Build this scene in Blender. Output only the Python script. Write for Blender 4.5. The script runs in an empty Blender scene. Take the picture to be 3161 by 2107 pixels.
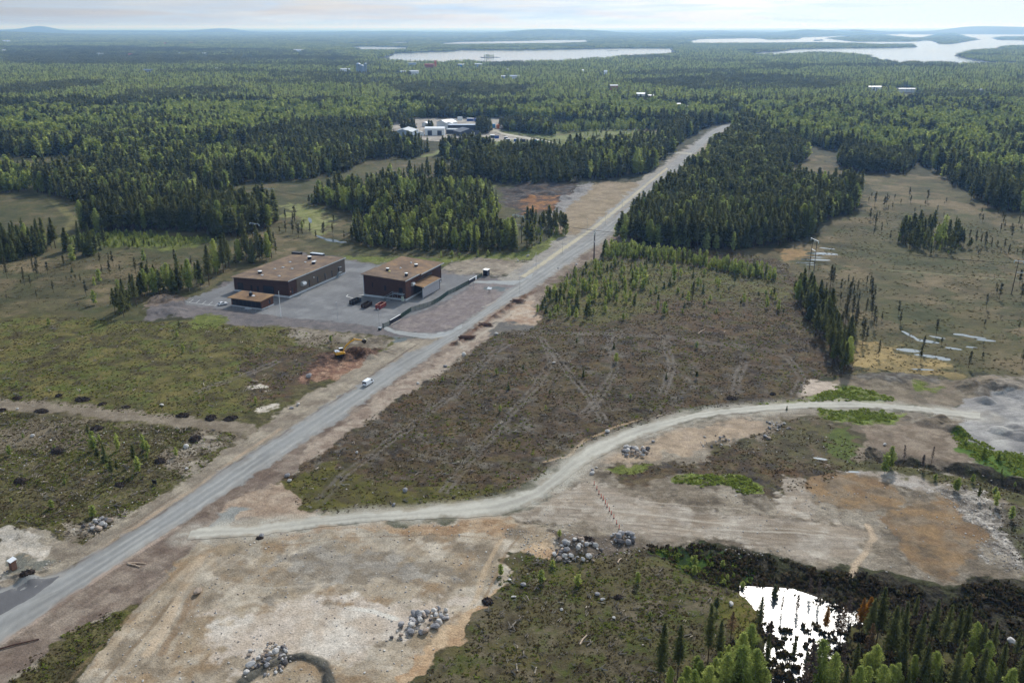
import bpy, math, random
import numpy as np
R = math.radians
# ---------------------------------------------------------------- camera, world, sun, exposure
C = bpy.context.scene.collection
SC = bpy.context.scene
CAM_H, PITCH = 120.0, math.atan(720/2074)
cam = bpy.data.cameras.new('camera'); cam.sensor_width = 36; cam.lens = 36*2074/2352
cam.clip_start = 1; cam.clip_end = 200000
co = bpy.data.objects.new('camera', cam); C.objects.link(co)
co.location = (0, 0, CAM_H); co.rotation_euler = (R(90)-PITCH, 0, 0); SC.camera = co
SUN_AZ, SUN_EL = R(19), R(36)
SUN_STR, SKY_STR = 3.5, 0.10
HAZE_D = 7.4e-5
wd = bpy.data.worlds.new('World'); SC.world = wd; wd.use_nodes = True
nt = wd.node_tree; nt.nodes.clear(); N = nt.nodes.new; L = nt.links.new
sky = N('ShaderNodeTexSky'); sky.sky_type = 'NISHITA'; sky.sun_disc = False
sky.sun_elevation = SUN_EL; sky.sun_rotation = SUN_AZ; sky.altitude = 150; sky.dust_density = 2.5; sky.air_density = 1.0
tc = N('ShaderNodeTexCoord'); sep = N('ShaderNodeSeparateXYZ'); L(tc.outputs['Generated'], sep.inputs[0])
def M_(op, a, b=None, c=None):
    n = N('ShaderNodeMath'); n.operation = op
    for i, q in enumerate((a, b, c)):
        if q is None: continue
        if hasattr(q, 'is_linked'): L(q, n.inputs[i])
        else: n.inputs[i].default_value = q
    return n.outputs[0]
zz = M_('MAXIMUM', sep.outputs[2], 0.0); zz = M_('ADD', zz, 0.06)
px = M_('DIVIDE', sep.outputs[0], zz); py = M_('DIVIDE', sep.outputs[1], zz)
cb = N('ShaderNodeCombineXYZ'); L(px, cb.inputs[0]); L(py, cb.inputs[1])
n1 = N('ShaderNodeTexNoise'); n1.inputs['Scale'].default_value = 0.55; n1.inputs['Detail'].default_value = 7; n1.inputs['Roughness'].default_value = .55; n1.inputs['Distortion'].default_value = .6
L(cb.outputs[0], n1.inputs['Vector'])
ramp = N('ShaderNodeValToRGB'); ramp.color_ramp.elements[0].position = .38; ramp.color_ramp.elements[1].position = .62
L(n1.outputs[0], ramp.inputs[0])
# cloud veil: thicker towards the sun side (right), thinner to the left
side = M_('MULTIPLY_ADD', sep.outputs[0], 0.75, 0.62)
cov = M_('MULTIPLY_ADD', ramp.outputs[0], 0.35, side); cov = M_('MINIMUM', cov, 0.97); cov = M_('MAXIMUM', cov, 0.35)
skc = N('ShaderNodeVectorMath'); skc.operation = 'SCALE'; L(sky.outputs[0], skc.inputs[0]); skc.inputs['Scale'].default_value = SKY_STR
n2 = N('ShaderNodeTexNoise'); n2.inputs['Scale'].default_value = 1.0; n2.inputs['Detail'].default_value = 8; n2.inputs['Roughness'].default_value = .6
cb2 = N('ShaderNodeCombineXYZ'); L(M_('MULTIPLY', sep.outputs[0], 6.0), cb2.inputs[0]); L(M_('MULTIPLY', sep.outputs[2], 95.0), cb2.inputs[1]); L(M_('MULTIPLY', sep.outputs[1], 6.0), cb2.inputs[2]); L(cb2.outputs[0], n2.inputs['Vector'])
n2f = M_('MULTIPLY_ADD', sep.outputs[0], 0.42, n2.outputs[0])
cr2 = N('ShaderNodeValToRGB')
cr2.color_ramp.elements[0].position = .34; cr2.color_ramp.elements[0].color = (.52, .69, .92, 1)
cr2.color_ramp.elements[1].position = .6; cr2.color_ramp.elements[1].color = (.76, .88, 1.0, 1)
L(n2f, cr2.inputs[0])
mx = N('ShaderNodeMix'); mx.data_type = 'RGBA'; L(cov, mx.inputs[0]); L(skc.outputs[0], mx.inputs[6]); L(cr2.outputs[0], mx.inputs[7])
# the bright veil round the sun
dt = N('ShaderNodeVectorMath'); dt.operation = 'DOT_PRODUCT'; L(tc.outputs['Generated'], dt.inputs[0])
dt.inputs[1].default_value = (math.cos(SUN_EL)*math.sin(SUN_AZ), math.cos(SUN_EL)*math.cos(SUN_AZ), math.sin(SUN_EL))
gl = M_('POWER', M_('MAXIMUM', dt.outputs['Value'], 0.0), 20.0); gl = M_('MULTIPLY_ADD', gl, 5.0, 1.0)
zen = M_('MULTIPLY_ADD', M_('MAXIMUM', sep.outputs[2], 0.0), -0.42, 1.0); gl = M_('MULTIPLY', gl, zen)
hzg = M_('EXPONENT', M_('MULTIPLY', M_('MAXIMUM', sep.outputs[2], 0.0), -14.0)); gl = M_('MULTIPLY_ADD', hzg, 0.06, gl)
gs = N('ShaderNodeVectorMath'); gs.operation = 'SCALE'; L(mx.outputs[2], gs.inputs[0]); L(gl, gs.inputs['Scale'])
bg = N('ShaderNodeBackground'); L(gs.outputs[0], bg.inputs[0]); bg.inputs[1].default_value = 1.0
wo = N('ShaderNodeOutputWorld'); L(bg.outputs[0], wo.inputs[0])
sl = bpy.data.lights.new('sun', 'SUN'); sl.energy = SUN_STR; sl.angle = R(1.0); sl.color = (1, .95, .89)
so = bpy.data.objects.new('sun', sl); C.objects.link(so); so.location = (0, 0, 300)
so.rotation_euler = (R(90)-SUN_EL, 0, math.pi - SUN_AZ)
so.rotation_euler = (-(R(90)-SUN_EL), 0, -SUN_AZ)
SC.view_settings.view_transform = 'Standard'; SC.view_settings.look = 'None'
SC.view_settings.exposure = 0.0; SC.view_settings.gamma = 1
SC.cycles.use_denoising = True; SC.cycles.denoiser = 'OPENIMAGEDENOISE'; SC.cycles.denoising_input_passes = 'RGB_ALBEDO_NORMAL'; SC.cycles.denoising_prefilter = 'ACCURATE'
SC.cycles.max_bounces = 5; SC.cycles.diffuse_bounces = 2; SC.cycles.transparent_max_bounces = 6
SC.cycles.volume_bounces = 0; SC.cycles.use_adaptive_sampling = True; SC.cycles.adaptive_threshold = 0.008
# ---------------------------------------------------------------- ground chart
HP = CAM_H/math.cos(PITCH); FH = 2074/math.cos(PITCH); SP = math.sin(PITCH)
def W(u, v):
    v = v-64.0
    return HP*(u-1176)/v, HP*(FH/v-SP)
def chart(x, y):
    v = HP*FH/np.maximum(y+HP*SP, 1e-3)
    return 1176+x*v/HP, v+64
def s2l(c):
    c = np.asarray(c, float)/255
    return np.where(c <= .04045, c/12.92, ((c+.055)/1.055)**2.4)
# noise
def _h(ix, iy, s):
    n = (ix.astype(np.int64)*374761393 + iy.astype(np.int64)*668265263 + s*1442695041) & 0xffffffff
    n = ((n ^ (n >> 13))*1274126177) & 0xffffffff
    n = n ^ (n >> 16)
    return (n & 0xffffff)/float(0xffffff)
def vnoise(x, y, s=0):
    ix = np.floor(x); iy = np.floor(y); fx = x-ix; fy = y-iy
    fx = fx*fx*(3-2*fx); fy = fy*fy*(3-2*fy)
    a = _h(ix, iy, s); b = _h(ix+1, iy, s); c = _h(ix, iy+1, s); d = _h(ix+1, iy+1, s)
    return (a+(b-a)*fx)*(1-fy)+(c+(d-c)*fx)*fy
def fbm(x, y, sc, o=4, s=0, r=.5):
    t = 0; a = 1; k = 0; x = x/sc; y = y/sc
    for i in range(o):
        t = t+a*vnoise(x, y, s+i*17); k += a; a *= r
        x, y = x*1.93+y*.41+7.1, y*1.93-x*.41+3.3
    return t/k
def sdf(px_, py_, poly):
    "signed distance (negative inside) to a polygon"
    d = np.full(px_.shape, 1e18); ins = np.zeros(px_.shape, bool); n = len(poly)
    for i in range(n):
        ax, ay = poly[i]; bx, by = poly[(i+1) % n]
        ex, ey = bx-ax, by-ay; wx, wy = px_-ax, py_-ay
        t = np.clip((wx*ex+wy*ey)/(ex*ex+ey*ey+1e-12), 0, 1)
        d = np.minimum(d, (wx-ex*t)**2+(wy-ey*t)**2)
        c = ((ay <= py_) != (by <= py_)) & (px_ < (bx-ax)*(py_-ay)/((by-ay) if by != ay else 1e-12)+ax)
        ins ^= c
    d = np.sqrt(d)
    return np.where(ins, -d, d)
def ldist(px_, py_, pts):
    d = np.full(px_.shape, 1e18)
    for i in range(len(pts)-1):
        ax, ay = pts[i]; bx, by = pts[i+1]; ex, ey = bx-ax, by-ay
        t = np.clip(((px_-ax)*ex+(py_-ay)*ey)/(ex*ex+ey*ey+1e-12), 0, 1)
        d = np.minimum(d, (px_-ax-ex*t)**2+(py_-ay-ey*t)**2)
    return np.sqrt(d)
def inpoly(u, v, poly):
    ins = np.zeros(u.shape, bool); n = len(poly)
    for i in range(n):
        ax, ay = poly[i]; bx, by = poly[(i+1) % n]
        ins ^= ((ay <= v) != (by <= v)) & (u < (bx-ax)*(v-ay)/((by-ay) if by != ay else 1e-12)+ax)
    return ins
# ---------------------------------------------------------------- palettes (surface colours)
MOSS = [(96,92,48),(80,74,44),(110,100,58),(66,58,40),(88,94,44)]
MOSSD = [(72,72,32),(88,84,48),(58,54,34),(102,94,66),(84,74,56)]
HEATH = [(76,64,48),(58,48,40),(94,80,54),(48,42,38),(70,66,38),(90,74,62),(102,96,90),(84,64,44)]
HEATHB = [(86,70,54),(66,55,45),(98,86,66),(60,55,56),(80,76,48),(90,68,48)]
BOG = [(108,96,72),(90,85,58),(72,75,46),(122,107,84),(82,74,52),(62,62,40)]
BOGL = [(88,85,55),(70,73,44),(102,92,67),(82,76,50),(60,64,38)]
SAND = [(170,155,140),(148,131,112),(188,176,165),(144,121,98),(158,148,138),(124,111,98)]
SHOULD = [(148,137,126),(134,123,113),(160,149,137),(120,108,98)]
SHOULDR = [(130,115,106),(114,99,92),(144,130,121),(104,88,80)]
ASPH = [(124,124,130),(116,116,122),(134,134,140),(110,110,117)]
DGRAV = [(108,102,106),(96,92,96),(118,110,112)]
RGRAV = [(126,116,120),(116,106,108),(136,126,126)]
DITCH = [(50,45,38),(62,56,46),(38,35,30),(56,56,36)]
GREEN = [(104,116,54),(90,100,48),(116,128,62),(100,96,60)]
OLIVE = [(98,108,46),(86,92,44),(108,112,56)]
RUST = [(140,114,86),(122,98,76),(134,118,102),(104,90,76)]
PALE = [(200,190,184),(182,172,164),(168,156,146)]
DUST = [(164,153,145),(148,134,122),(178,168,160),(154,142,133),(130,116,104)]
WORKS = [(134,122,110),(112,100,88),(150,140,130),(92,82,72)]
PEAT = [(92,68,56),(72,52,44),(112,86,72),(56,42,38)]
PEATL = [(142,108,90),(118,86,72),(162,134,116),(100,72,60)]
FOREST = [(58,60,38),(50,50,34),(66,66,44)]
ROCKY = [(150,142,138),(112,104,98),(178,170,166),(88,80,74)]
BLUEG = [(104,112,118),(96,102,108)]
YARDP = [(158,154,156),(140,136,138),(172,168,168),(120,118,122)]
# (view-chart polygon, palette, mottling size m, edge raggedness m, softness chart px)
REG = [
 ([(-300,1700),(-300,1300),(300,1120),(1000,760),(1240,600),(1560,350),(1680,280),(1690,300),(1450,560),(1240,700),(900,1000),(650,1200),(450,1300),(100,1700)], SHOULD, 6, 2, 6),
 ([(-300,730),(640,740),(900,770),(1010,775),(900,860),(700,1010),(400,1200),(150,1330),(-300,1330)], MOSSD, 4, 2, 6),
 ([(-300,345),(90,360),(240,380),(420,372),(640,345),(760,330),(1000,350),(1110,375),(1130,420),(1200,470),(1240,560),(1100,590),(850,585),(700,600),(540,640),(420,690),(300,740),(-300,760)], BOGL, 14, 6, 4),
 ([(0,600),(150,580),(420,600),(560,610),(400,680),(200,715),(0,720)], BOG, 18, 8, 14),
 ([(40,430),(180,470),(330,490),(200,510),(60,500),(-100,520),(-100,440)], BOGL, 10, 6, 8),
 ([(134,545),(260,530),(503,552),(400,572),(300,570),(180,565)], OLIVE, 6, 3, 4),
 ([(620,500),(740,470),(820,500),(820,560),(700,590),(600,590),(560,560)], BOG, 12, 5, 8),
 ([(860,372),(1000,378),(1099,386),(1090,396),(960,412),(860,402)], BOG, 12, 5, 3),
 ([(880,418),(1000,416),(1130,424),(1120,448),(990,444),(880,438)], OLIVE, 8, 4, 3),
 ([(370,350),(450,343),(560,343),(640,347),(560,357),(430,364)], BOG, 12, 5, 2),
 # far right bog
 ([(1560,560),(1700,575),(1790,565),(1880,540),(1900,500),(1980,480),(1990,430),(1940,405),(1800,412),(1785,395),(1850,362),(1890,352),(1930,380),(2060,400),(2150,400),(2230,450),(2700,520),(2700,900),(2200,868),(1960,866),(1955,780),(1880,700),(1820,650),(1700,600),(1560,580)], BOG, 16, 5, 4),
 ([(1990,520),(2200,500),(2352,540),(2352,640),(2100,630),(2000,600)], BOGL, 14, 6, 20),
 ([(1960,690),(2130,700),(2352,720),(2352,820),(2200,790),(2050,770)], BOGL, 10, 6, 16),
 ([(1955,792),(2040,788),(2110,815),(2200,850),(2110,866),(1968,858)], [(150,128,88),(130,114,78),(164,142,100),(112,100,70)], 8, 4, 8),
 ([(1790,570),(1850,568),(1865,588),(1800,602)], [(150,122,84),(136,110,78)], 5, 3, 6),
 # left clearings
 ([(-300,738),(150,728),(330,738),(500,722),(640,752),(800,768),(905,775),(1000,775),(905,800),(700,885),(600,945),(380,962),(200,940),(-300,920)], MOSS, 5, 3, 4),
 ([(540,800),(760,790),(880,790),(760,850),(640,920),(560,930)], HEATHB, 4, 4, 16),
 ([(640,745),(800,765),(900,778),(880,800),(760,800),(660,770)], WORKS, 4, 3, 8),
 ([(-300,915),(300,940),(570,990),(480,1062),(330,1160),(190,1245),(60,1222),(-300,1180)], MOSSD, 4, 3, 4),
 ([(430,1000),(570,992),(480,1062),(400,1110),(380,1060)], WORKS, 3, 3, 10),
 ([(210,1180),(330,1160),(250,1215),(160,1245),(130,1210)], WORKS, 2.5, 3, 8),
 ([(-40,1000),(180,960),(300,990),(120,1020),(-40,1060)], [(108,98,84),(94,84,68),(124,112,96)], 3, 5, 14),
 ([(-300,905),(150,922),(300,942),(450,962),(590,972),(595,995),(450,990),(300,970),(150,948),(-300,932)], [(128,116,104),(114,102,90),(140,128,116)], 4, 1.2, 4),
 ([(555,885),(600,880),(605,892),(565,896)], PALE, 2, 1.5, 3), ([(590,935),(650,928),(655,940),(600,946)], PALE, 2, 1.5, 3),
 # excavation
 ([(685,868),(700,840),(745,812),(800,800),(870,802),(875,815),(820,850),(770,868),(700,876)], PEAT, 2, 1.5, 3),
 ([(692,872),(715,850),(780,835),(850,822),(830,845),(770,870)], PEATL, 1.5, 1.5, 5),
 # yard platform and berms
 ([(325,738),(335,712),(350,698),(430,690),(520,650),(545,632),(690,580),(800,592),(900,598),(1010,618),(1110,632),(1200,640),(1190,655),(1120,705),(1060,755),(1000,775),(870,770),(700,752),(560,748),(450,732),(400,724)], DGRAV, 3, 1, 3),
 ([(420,690),(520,655),(545,640),(690,590),(800,599),(870,607),(1000,628),(1105,634),(1095,648),(1030,688),(960,718),(900,745),(876,753),(800,742),(640,726),(530,710),(432,700)], ASPH, 9, .4, 2),
 ([(905,752),(925,735),(1000,708),(1050,680),(1108,644),(1180,655),(1170,672),(1110,708),(1050,752),(1000,762),(950,762)], RGRAV, 3, .6, 2),
 ([(900,768),(960,775),(975,790),(930,796),(905,785)], BLUEG, 3, 1.5, 4), ([(1120,658),(1170,660),(1160,670),(1120,668)], BLUEG, 3, 1.5, 3),
 ([(325,712),(345,684),(372,673),(432,684),(400,697),(350,700)], SHOULDR, 3, .8, 3),
 ([(430,735),(450,722),(500,722),(530,738),(500,752),(440,755)], OLIVE, 2.5, 1.5, 5),
 ([(790,588),(1000,592),(1180,582),(1250,560),(1290,520),(1350,500),(1300,545),(1240,592),(1170,605),(1080,600),(990,612),(800,598)], OLIVE, 4, 2, 4),
 ([(1010,618),(1060,598),(1130,592),(1180,598),(1235,602),(1190,632),(1110,632)], SHOULD, 5, 2, 4),
 ([(650,470),(740,480),(760,520),(720,545),(680,520)], [(124,128,78),(108,112,66),(140,138,96)], 5, 4, 8),
 # corridor beside the upper road
 ([(1175,655),(1283,584),(1350,542),(1437,467),(1520,402),(1575,362),(1640,300),(1600,325),(1530,372),(1450,425),(1380,470),(1290,545),(1200,610),(1150,640)], [(148,142,138),(136,130,128),(158,152,146)], 5, 1, 2),
 ([(1262,498),(1300,470),(1345,430),(1395,416),(1468,418),(1440,450),(1360,512),(1320,540),(1285,535)], [(138,122,104),(126,112,92),(150,134,116)], 6, 2, 3),
 ([(1140,455),(1160,430),(1210,418),(1320,422),(1345,432),(1300,462),(1255,490),(1190,490)], [(40,37,39),(56,51,50),(30,28,31),(84,66,50),(96,92,94)], 4, 3, 3),
 ([(1195,470),(1215,452),(1300,448),(1268,485),(1215,490)], [(160,112,64),(126,88,56),(84,64,52),(60,50,48)], 5, 3, 3),
 ([(1252,494),(1285,462),(1335,424),(1362,420),(1352,440),(1310,474),(1285,498)], [(136,132,134),(120,116,118),(150,146,146)], 3, 1.5, 2),
 ([(1200,640),(1290,588),(1350,548),(1440,472),(1530,402),(1590,355),(1672,292),(1676,287),(1640,298),(1580,345),(1520,390),(1430,460),(1340,535),(1280,575),(1190,630)], [(150,148,150),(140,138,142)], 6, .5, 2),
 # industrial yard and meadow
 ([(880,276),(950,270),(1200,270),(1290,284),(1240,290),(1150,292),(1140,305),(1245,322),(1240,332),(1140,334),(1000,324),(900,318)], [(160,152,148),(140,132,128),(174,166,160)], 14, 4, 1.5),
 ([(1150,300),(1240,296),(1420,286),(1520,292),(1515,306),(1420,318),(1260,326),(1245,318)], [(112,118,68),(94,104,58),(124,128,80),(104,100,70)], 14, 5, 2),
 ([(1090,326),(1300,322),(1500,312),(1520,332),(1440,350),(1290,368),(1110,370)], OLIVE, 10, 5, 3),
 ([(1390,284),(1450,286),(1515,296),(1505,304),(1440,298)], [(96,84,74),(110,98,84)], 8, 4, 1.5),
 # road shoulders
 ([(-40,1260),(60,1222),(190,1248),(330,1162),(480,1066),(590,985),(640,950),(760,878),(880,803),(940,778),(1003,768),(1003,790),(873,856),(781,920),(593,1036),(369,1180),(148,1315),(-40,1350)], SHOULD, 6, 1.2, 3),
 ([(-40,1225),(60,1238),(110,1262),(70,1310),(-40,1345)], PALE, 3, 2, 5),
 ([(20,1270),(130,1290),(90,1315),(-20,1335)], [(120,118,112),(104,104,100),(150,136,120)], 2, 2, 5),
 ([(-40,1520),(60,1430),(119,1390),(235,1315),(365,1225),(500,1140),(600,1070),(697,1010),(788,950),(902,868),(1013,792),(1102,730),(1217,660),(1324,588),(1371,566),(1420,535),(1450,560),(1400,578),(1350,600),(1240,690),(1232,745),(1140,768),(1060,818),(960,885),(870,945),(780,1000),(700,1062),(650,1108),(660,1150),(560,1205),(440,1252),(370,1330),(300,1400),(230,1410),(150,1450),(-40,1600)], SHOULDR, 5, 1.5, 3),
 # central clearing
 ([(690,1168),(652,1110),(700,1062),(780,1000),(870,945),(960,888),(1060,820),(1135,768),(1230,752),(1238,690),(1300,628),(1360,604),(1400,572),(1600,562),(1800,600),(1835,660),(1955,740),(1962,862),(1860,872),(1850,915),(1700,930),(1560,945),(1430,985),(1350,1018),(1280,1066),(1210,1120),(1050,1148),(900,1165),(760,1178)], HEATH, 4, 2, 4),
 ([(1245,735),(1245,685),(1310,622),(1380,585),(1560,600),(1780,640),(1840,680),(1700,700),(1500,690),(1420,740)], [(86,88,46),(100,96,54),(74,72,44),(92,82,56)], 5, 4, 14),
 ([(1500,690),(1700,690),(1850,720),(1940,800),(1920,860),(1700,790),(1500,760)], HEATHB, 5, 5, 30),
 ([(690,1168),(652,1110),(760,1062),(930,1110),(1100,1120),(1180,1120),(1050,1150),(900,1166),(760,1178)], [(84,82,36),(98,92,44),(70,66,34),(80,72,48)], 3, 3, 12),
 ([(1140,762),(1172,704),(1225,690),(1232,746)], [(168,146,130),(182,166,154),(150,124,108)], 4, 1.5, 2),
 ([(1145,700),(1215,672),(1225,690),(1170,705),(1145,760),(1080,800),(900,930),(700,1062),(690,1045),(880,900),(1060,790)], [(150,134,124),(164,150,140),(130,112,102)], 3, 1.5, 4),
 ([(1130,742),(1225,745),(1225,758),(1130,768)], [(96,92,92),(110,106,102)], 2, 2, 3),
 # triangle at the junction
 ([(505,1195),(545,1150),(600,1118),(660,1110),(700,1168),(780,1178),(700,1190),(580,1204)], [(158,138,124),(144,124,110),(170,152,138)], 3, 2, 4),
 ([(480,1240),(500,1190),(560,1160),(580,1175),(540,1210)], [(138,138,138),(128,128,130)], 3, 1.5, 5),
 # works ground, right
 ([(1175,1195),(1250,1145),(1330,1083),(1420,1028),(1550,976),(1720,948),(1860,936),(2070,942),(2240,958),(2700,990),(2700,1380),(2330,1345),(2200,1335),(2050,1325),(1950,1312),(1850,1292),(1700,1264),(1500,1246),(1400,1262),(1290,1292),(1210,1272),(1240,1215)], WORKS, 5, 2, 4),
 ([(1360,1070),(1430,1040),(1560,990),(1700,965),(1760,975),(1700,1010),(1560,1040),(1450,1062)], [(162,144,130),(148,130,114),(172,152,134)], 3, 2, 6),
 ([(1380,1088),(1450,1062),(1560,1066),(1700,1020),(1850,990),(1960,1040),(1950,1095),(1880,1122),(1770,1132),(1700,1105),(1550,1100),(1430,1112)], HEATHB, 4, 3, 8),
 ([(1700,1015),(1790,965),(1890,958),(1960,985),(1985,1060),(1880,1075),(1760,1060)], [(82,78,58),(70,64,50),(92,86,56),(100,86,70)], 3.5, 3, 8),
 ([(1385,1092),(1430,1070),(1500,1062),(1480,1075),(1420,1092)], OLIVE, 3, 1.5, 4),
 ([(1548,1112),(1556,1094),(1600,1088),(1690,1088),(1742,1110),(1758,1130),(1716,1137),(1692,1116),(1640,1112)], GREEN, 2, 1, 2),
 ([(1180,1192),(1265,1130),(1330,1112),(1450,1142),(1600,1170),(1900,1196),(1995,1230),(1965,1295),(1850,1280),(1700,1255),(1500,1237),(1340,1202),(1240,1202)], DUST, 5, 2, 8),
 ([(1830,1120),(1850,1105),(1950,1092),(2065,1120),(2060,1180),(1960,1186),(1850,1155)], RUST, 5, 3, 8),
 ([(2040,1175),(2180,1130),(2245,1200),(2235,1300),(2150,1315),(2065,1262)], RUST, 5, 3, 10),
 ([(1790,1095),(1850,1098),(1840,1180),(1900,1196),(1780,1170)], DUST, 4, 2, 6),
 ([(1910,1086),(2050,1082),(2180,1110),(2120,1118),(1980,1100)], [(164,154,150),(150,138,130),(176,168,166)], 4, 3, 6),
 ([(2130,1110),(2260,1120),(2290,1160),(2330,1230),(2352,1330),(2290,1320),(2240,1230),(2200,1150)], ROCKY, 2.5, 4, 8),
 ([(2290,1160),(2352,1180),(2700,1210),(2700,1400),(2352,1345),(2320,1240)], [(84,78,68),(104,98,88),(66,62,52),(90,92,60)], 3, 3, 10),
 ([(1955,972),(2080,964),(2180,990),(2260,1045),(2170,1062),(2060,1052),(1970,1030)], [(132,116,104),(144,130,118),(112,98,86)], 4, 2, 6),
 ([(1900,1062),(1990,1052),(2100,1072),(2250,1085),(2352,1130),(2500,1180),(2352,1165),(2200,1110),(2020,1085),(1920,1080)], [(86,84,50),(70,68,44),(98,92,62)], 3, 2, 5),
 ([(1985,1022),(2060,1046),(2180,1056),(2280,1062),(2352,1092),(2500,1140),(2352,1140),(2250,1090),(2120,1075),(2020,1062)], DITCH, 3, 2, 5),
 ([(2172,992),(2210,990),(2280,1030),(2500,1060),(2500,1120),(2300,1085),(2200,1030)], [(78,104,38),(62,84,32),(94,118,48)], 2.5, 1.5, 4),
 ([(2185,948),(2225,905),(2290,892),(2500,915),(2500,1045),(2310,1040),(2240,1005),(2195,975)], YARDP, 6, 2, 5),
 ([(2205,890),(2285,866),(2500,872),(2500,918),(2300,902),(2235,915)], [(122,112,104),(98,90,84),(146,136,128)], 3, 2, 5),
 ([(1845,920),(1848,868),(1900,882),(1962,862),(2200,870),(2285,872),(2235,912),(2180,942),(2070,930),(1860,922)], [(124,110,98),(104,94,82),(138,126,112)], 4, 2, 4),
 ([(1970,862),(2100,862),(2180,872),(2100,880),(2000,876)], [(74,68,64),(92,84,78),(120,116,112)], 3, 2, 4),
 ([(1846,905),(1850,868),(1880,878),(1918,888),(1905,912)], [(190,174,164),(176,160,150)], 3, 1.5, 3),
 ([(1740,928),(1850,917),(1908,903),(1918,888),(1960,886),(2012,900),(2075,922),(1960,922),(1860,923)], GREEN, 2.5, 1.2, 2),
 ([(2110,882),(2180,886),(2170,896),(2120,896)], OLIVE, 3, 2, 5),
 ([(1885,940),(1970,938),(2068,948),(2055,968),(1960,972),(1898,962)], GREEN, 2.5, 1.2, 3),
 ([(1870,985),(1925,975),(1930,1010),(1985,1040),(1960,1060),(1900,1040)], [(88,98,46),(76,86,42)], 2.5, 2.5, 6),
 # bottom pad
 ([(440,1252),(560,1226),(980,1196),(1180,1198),(1250,1215),(1285,1262),(1210,1272),(1152,1325),(1125,1400),(1060,1478),(940,1558),(880,1640),(130,1640),(200,1520),(300,1405),(370,1335),(420,1275)], SAND, 6, 2, 4),
 ([(600,1300),(760,1270),(1000,1280),(1100,1310),(1060,1340),(900,1310),(760,1340),(640,1350)], [(142,134,128),(156,148,142),(128,116,104)], 4, 4, 14),
 ([(480,1430),(600,1390),(720,1370),(850,1400),(1000,1380),(1060,1400),(960,1470),(760,1530),(540,1500)], [(190,176,168),(178,162,150),(200,190,184)], 6, 5, 24),
 ([(570,1225),(980,1200),(1180,1205),(1150,1230),(900,1215),(640,1240)], [(160,134,110),(144,116,92),(170,146,124)], 3, 2, 6),
 ([(1100,1400),(1150,1330),(1240,1240),(1280,1262),(1180,1290),(1130,1400),(1060,1480),(940,1560),(900,1560)], [(178,150,124),(166,136,110),(188,164,140)], 3, 2, 6),
 ([(-40,1640),(30,1560),(110,1480),(160,1440),(235,1412),(290,1398),(280,1430),(205,1510),(150,1570),(120,1640)], MOSSD, 3, 2, 4),
 ([(1240,1215),(1300,1225),(1420,1240),(1500,1250),(1400,1285),(1300,1290),(1280,1255)], [(98,88,80),(84,74,66),(116,104,96)], 3, 2, 5),
 ([(1150,1325),(1215,1272),(1290,1292),(1400,1270),(1480,1252),(1600,1320),(1740,1358),(1735,1440),(1660,1500),(1620,1640),(900,1640),(950,1555),(1075,1472),(1130,1400)], [(80,72,50),(94,86,56),(66,58,44),(74,80,36),(104,94,78)], 3.5, 2.5, 4),
 ([(1640,1370),(1742,1358),(1770,1400),(1720,1470),(1660,1480),(1640,1420)], [(104,100,44),(88,86,42),(96,84,50)], 2.5, 2.5, 8),
 ([(1480,1246),(1560,1252),(1700,1268),(1850,1298),(1960,1318),(2070,1345),(2200,1338),(2330,1345),(2700,1400),(2700,1560),(2200,1500),(2000,1440),(1900,1415),(1740,1362),(1620,1322),(1500,1275)], DITCH, 3, 2.5, 5),
 ([(1482,1248),(1600,1258),(1715,1285),(1722,1330),(1690,1345),(1600,1312),(1510,1275)], [(52,74,26),(40,56,24),(68,92,32)], 2.5, 2, 4),
 ([(1640,1500),(1720,1440),(1760,1380),(1900,1418),(2100,1450),(2700,1500),(2700,1700),(1480,1700)], [(66,66,34),(52,50,30),(80,76,40),(88,80,56)], 3, 2.5, 6),
 ([(-300,1352),(0,1350),(150,1330),(120,1375),(60,1410),(-300,1440)], [(100,98,104),(92,90,96)], 4, 1, 3),
]
# tracks and other linear marks: (chart polyline, width m, palette, strength)
def twin(pts, g=1.05, w=.65, pal=((122,114,110),(106,98,94)), s=.76):
    out = []
    P_ = [W(*q) for q in pts]
    for sgn in (-1, 1):
        q = []
        for i, (x, y) in enumerate(P_):
            a = P_[max(i-1, 0)]; b = P_[min(i+1, len(P_)-1)]
            dx, dy = b[0]-a[0], b[1]-a[1]; l = math.hypot(dx, dy) or 1
            q.append((x-dy/l*g*sgn, y+dx/l*g*sgn))
        out.append((q, w, list(pal), s))
    return out
STREAK = {id(DUST): (.0, .35), id(SAND): (1.1, .2), id(ASPH): (1.15, .08), id(BOG): (.0, .3), id(BOGL): (.0, .25), id(RGRAV): (1.2, .12), id(SHOULD): (1.15, .25), id(SHOULDR): (1.15, .25), id(YARDP): (.2, .3), id(WORKS): (.1, .25)}
LINES = []
for t in ([(1140,762),(1215,765),(1248,780),(1268,830),(1232,888),(1180,940),(1130,1000),(1060,1080),(1020,1130)],
          [(1262,800),(1300,850),(1342,895),(1385,965)], [(1400,775),(1412,850),(1375,915),(1340,950)],
          [(1230,763),(1400,768),(1520,772),(1650,790),(1750,800),(1812,822),(1842,868),(1822,915)],
          [(1530,780),(1542,850),(1522,905)], [(1712,830),(1694,865),(1690,905)],
          [(1165,790),(1120,820),(1060,890),(960,965),(860,1040),(790,1090),(735,1150)], [(1420,770),(1395,800)],
          [(640,830),(560,860),(450,900)]):
    LINES += twin(t)
    LINES.append(([W(*q) for q in t], 2.2, [(94,86,76),(84,76,66)], .22))
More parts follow.
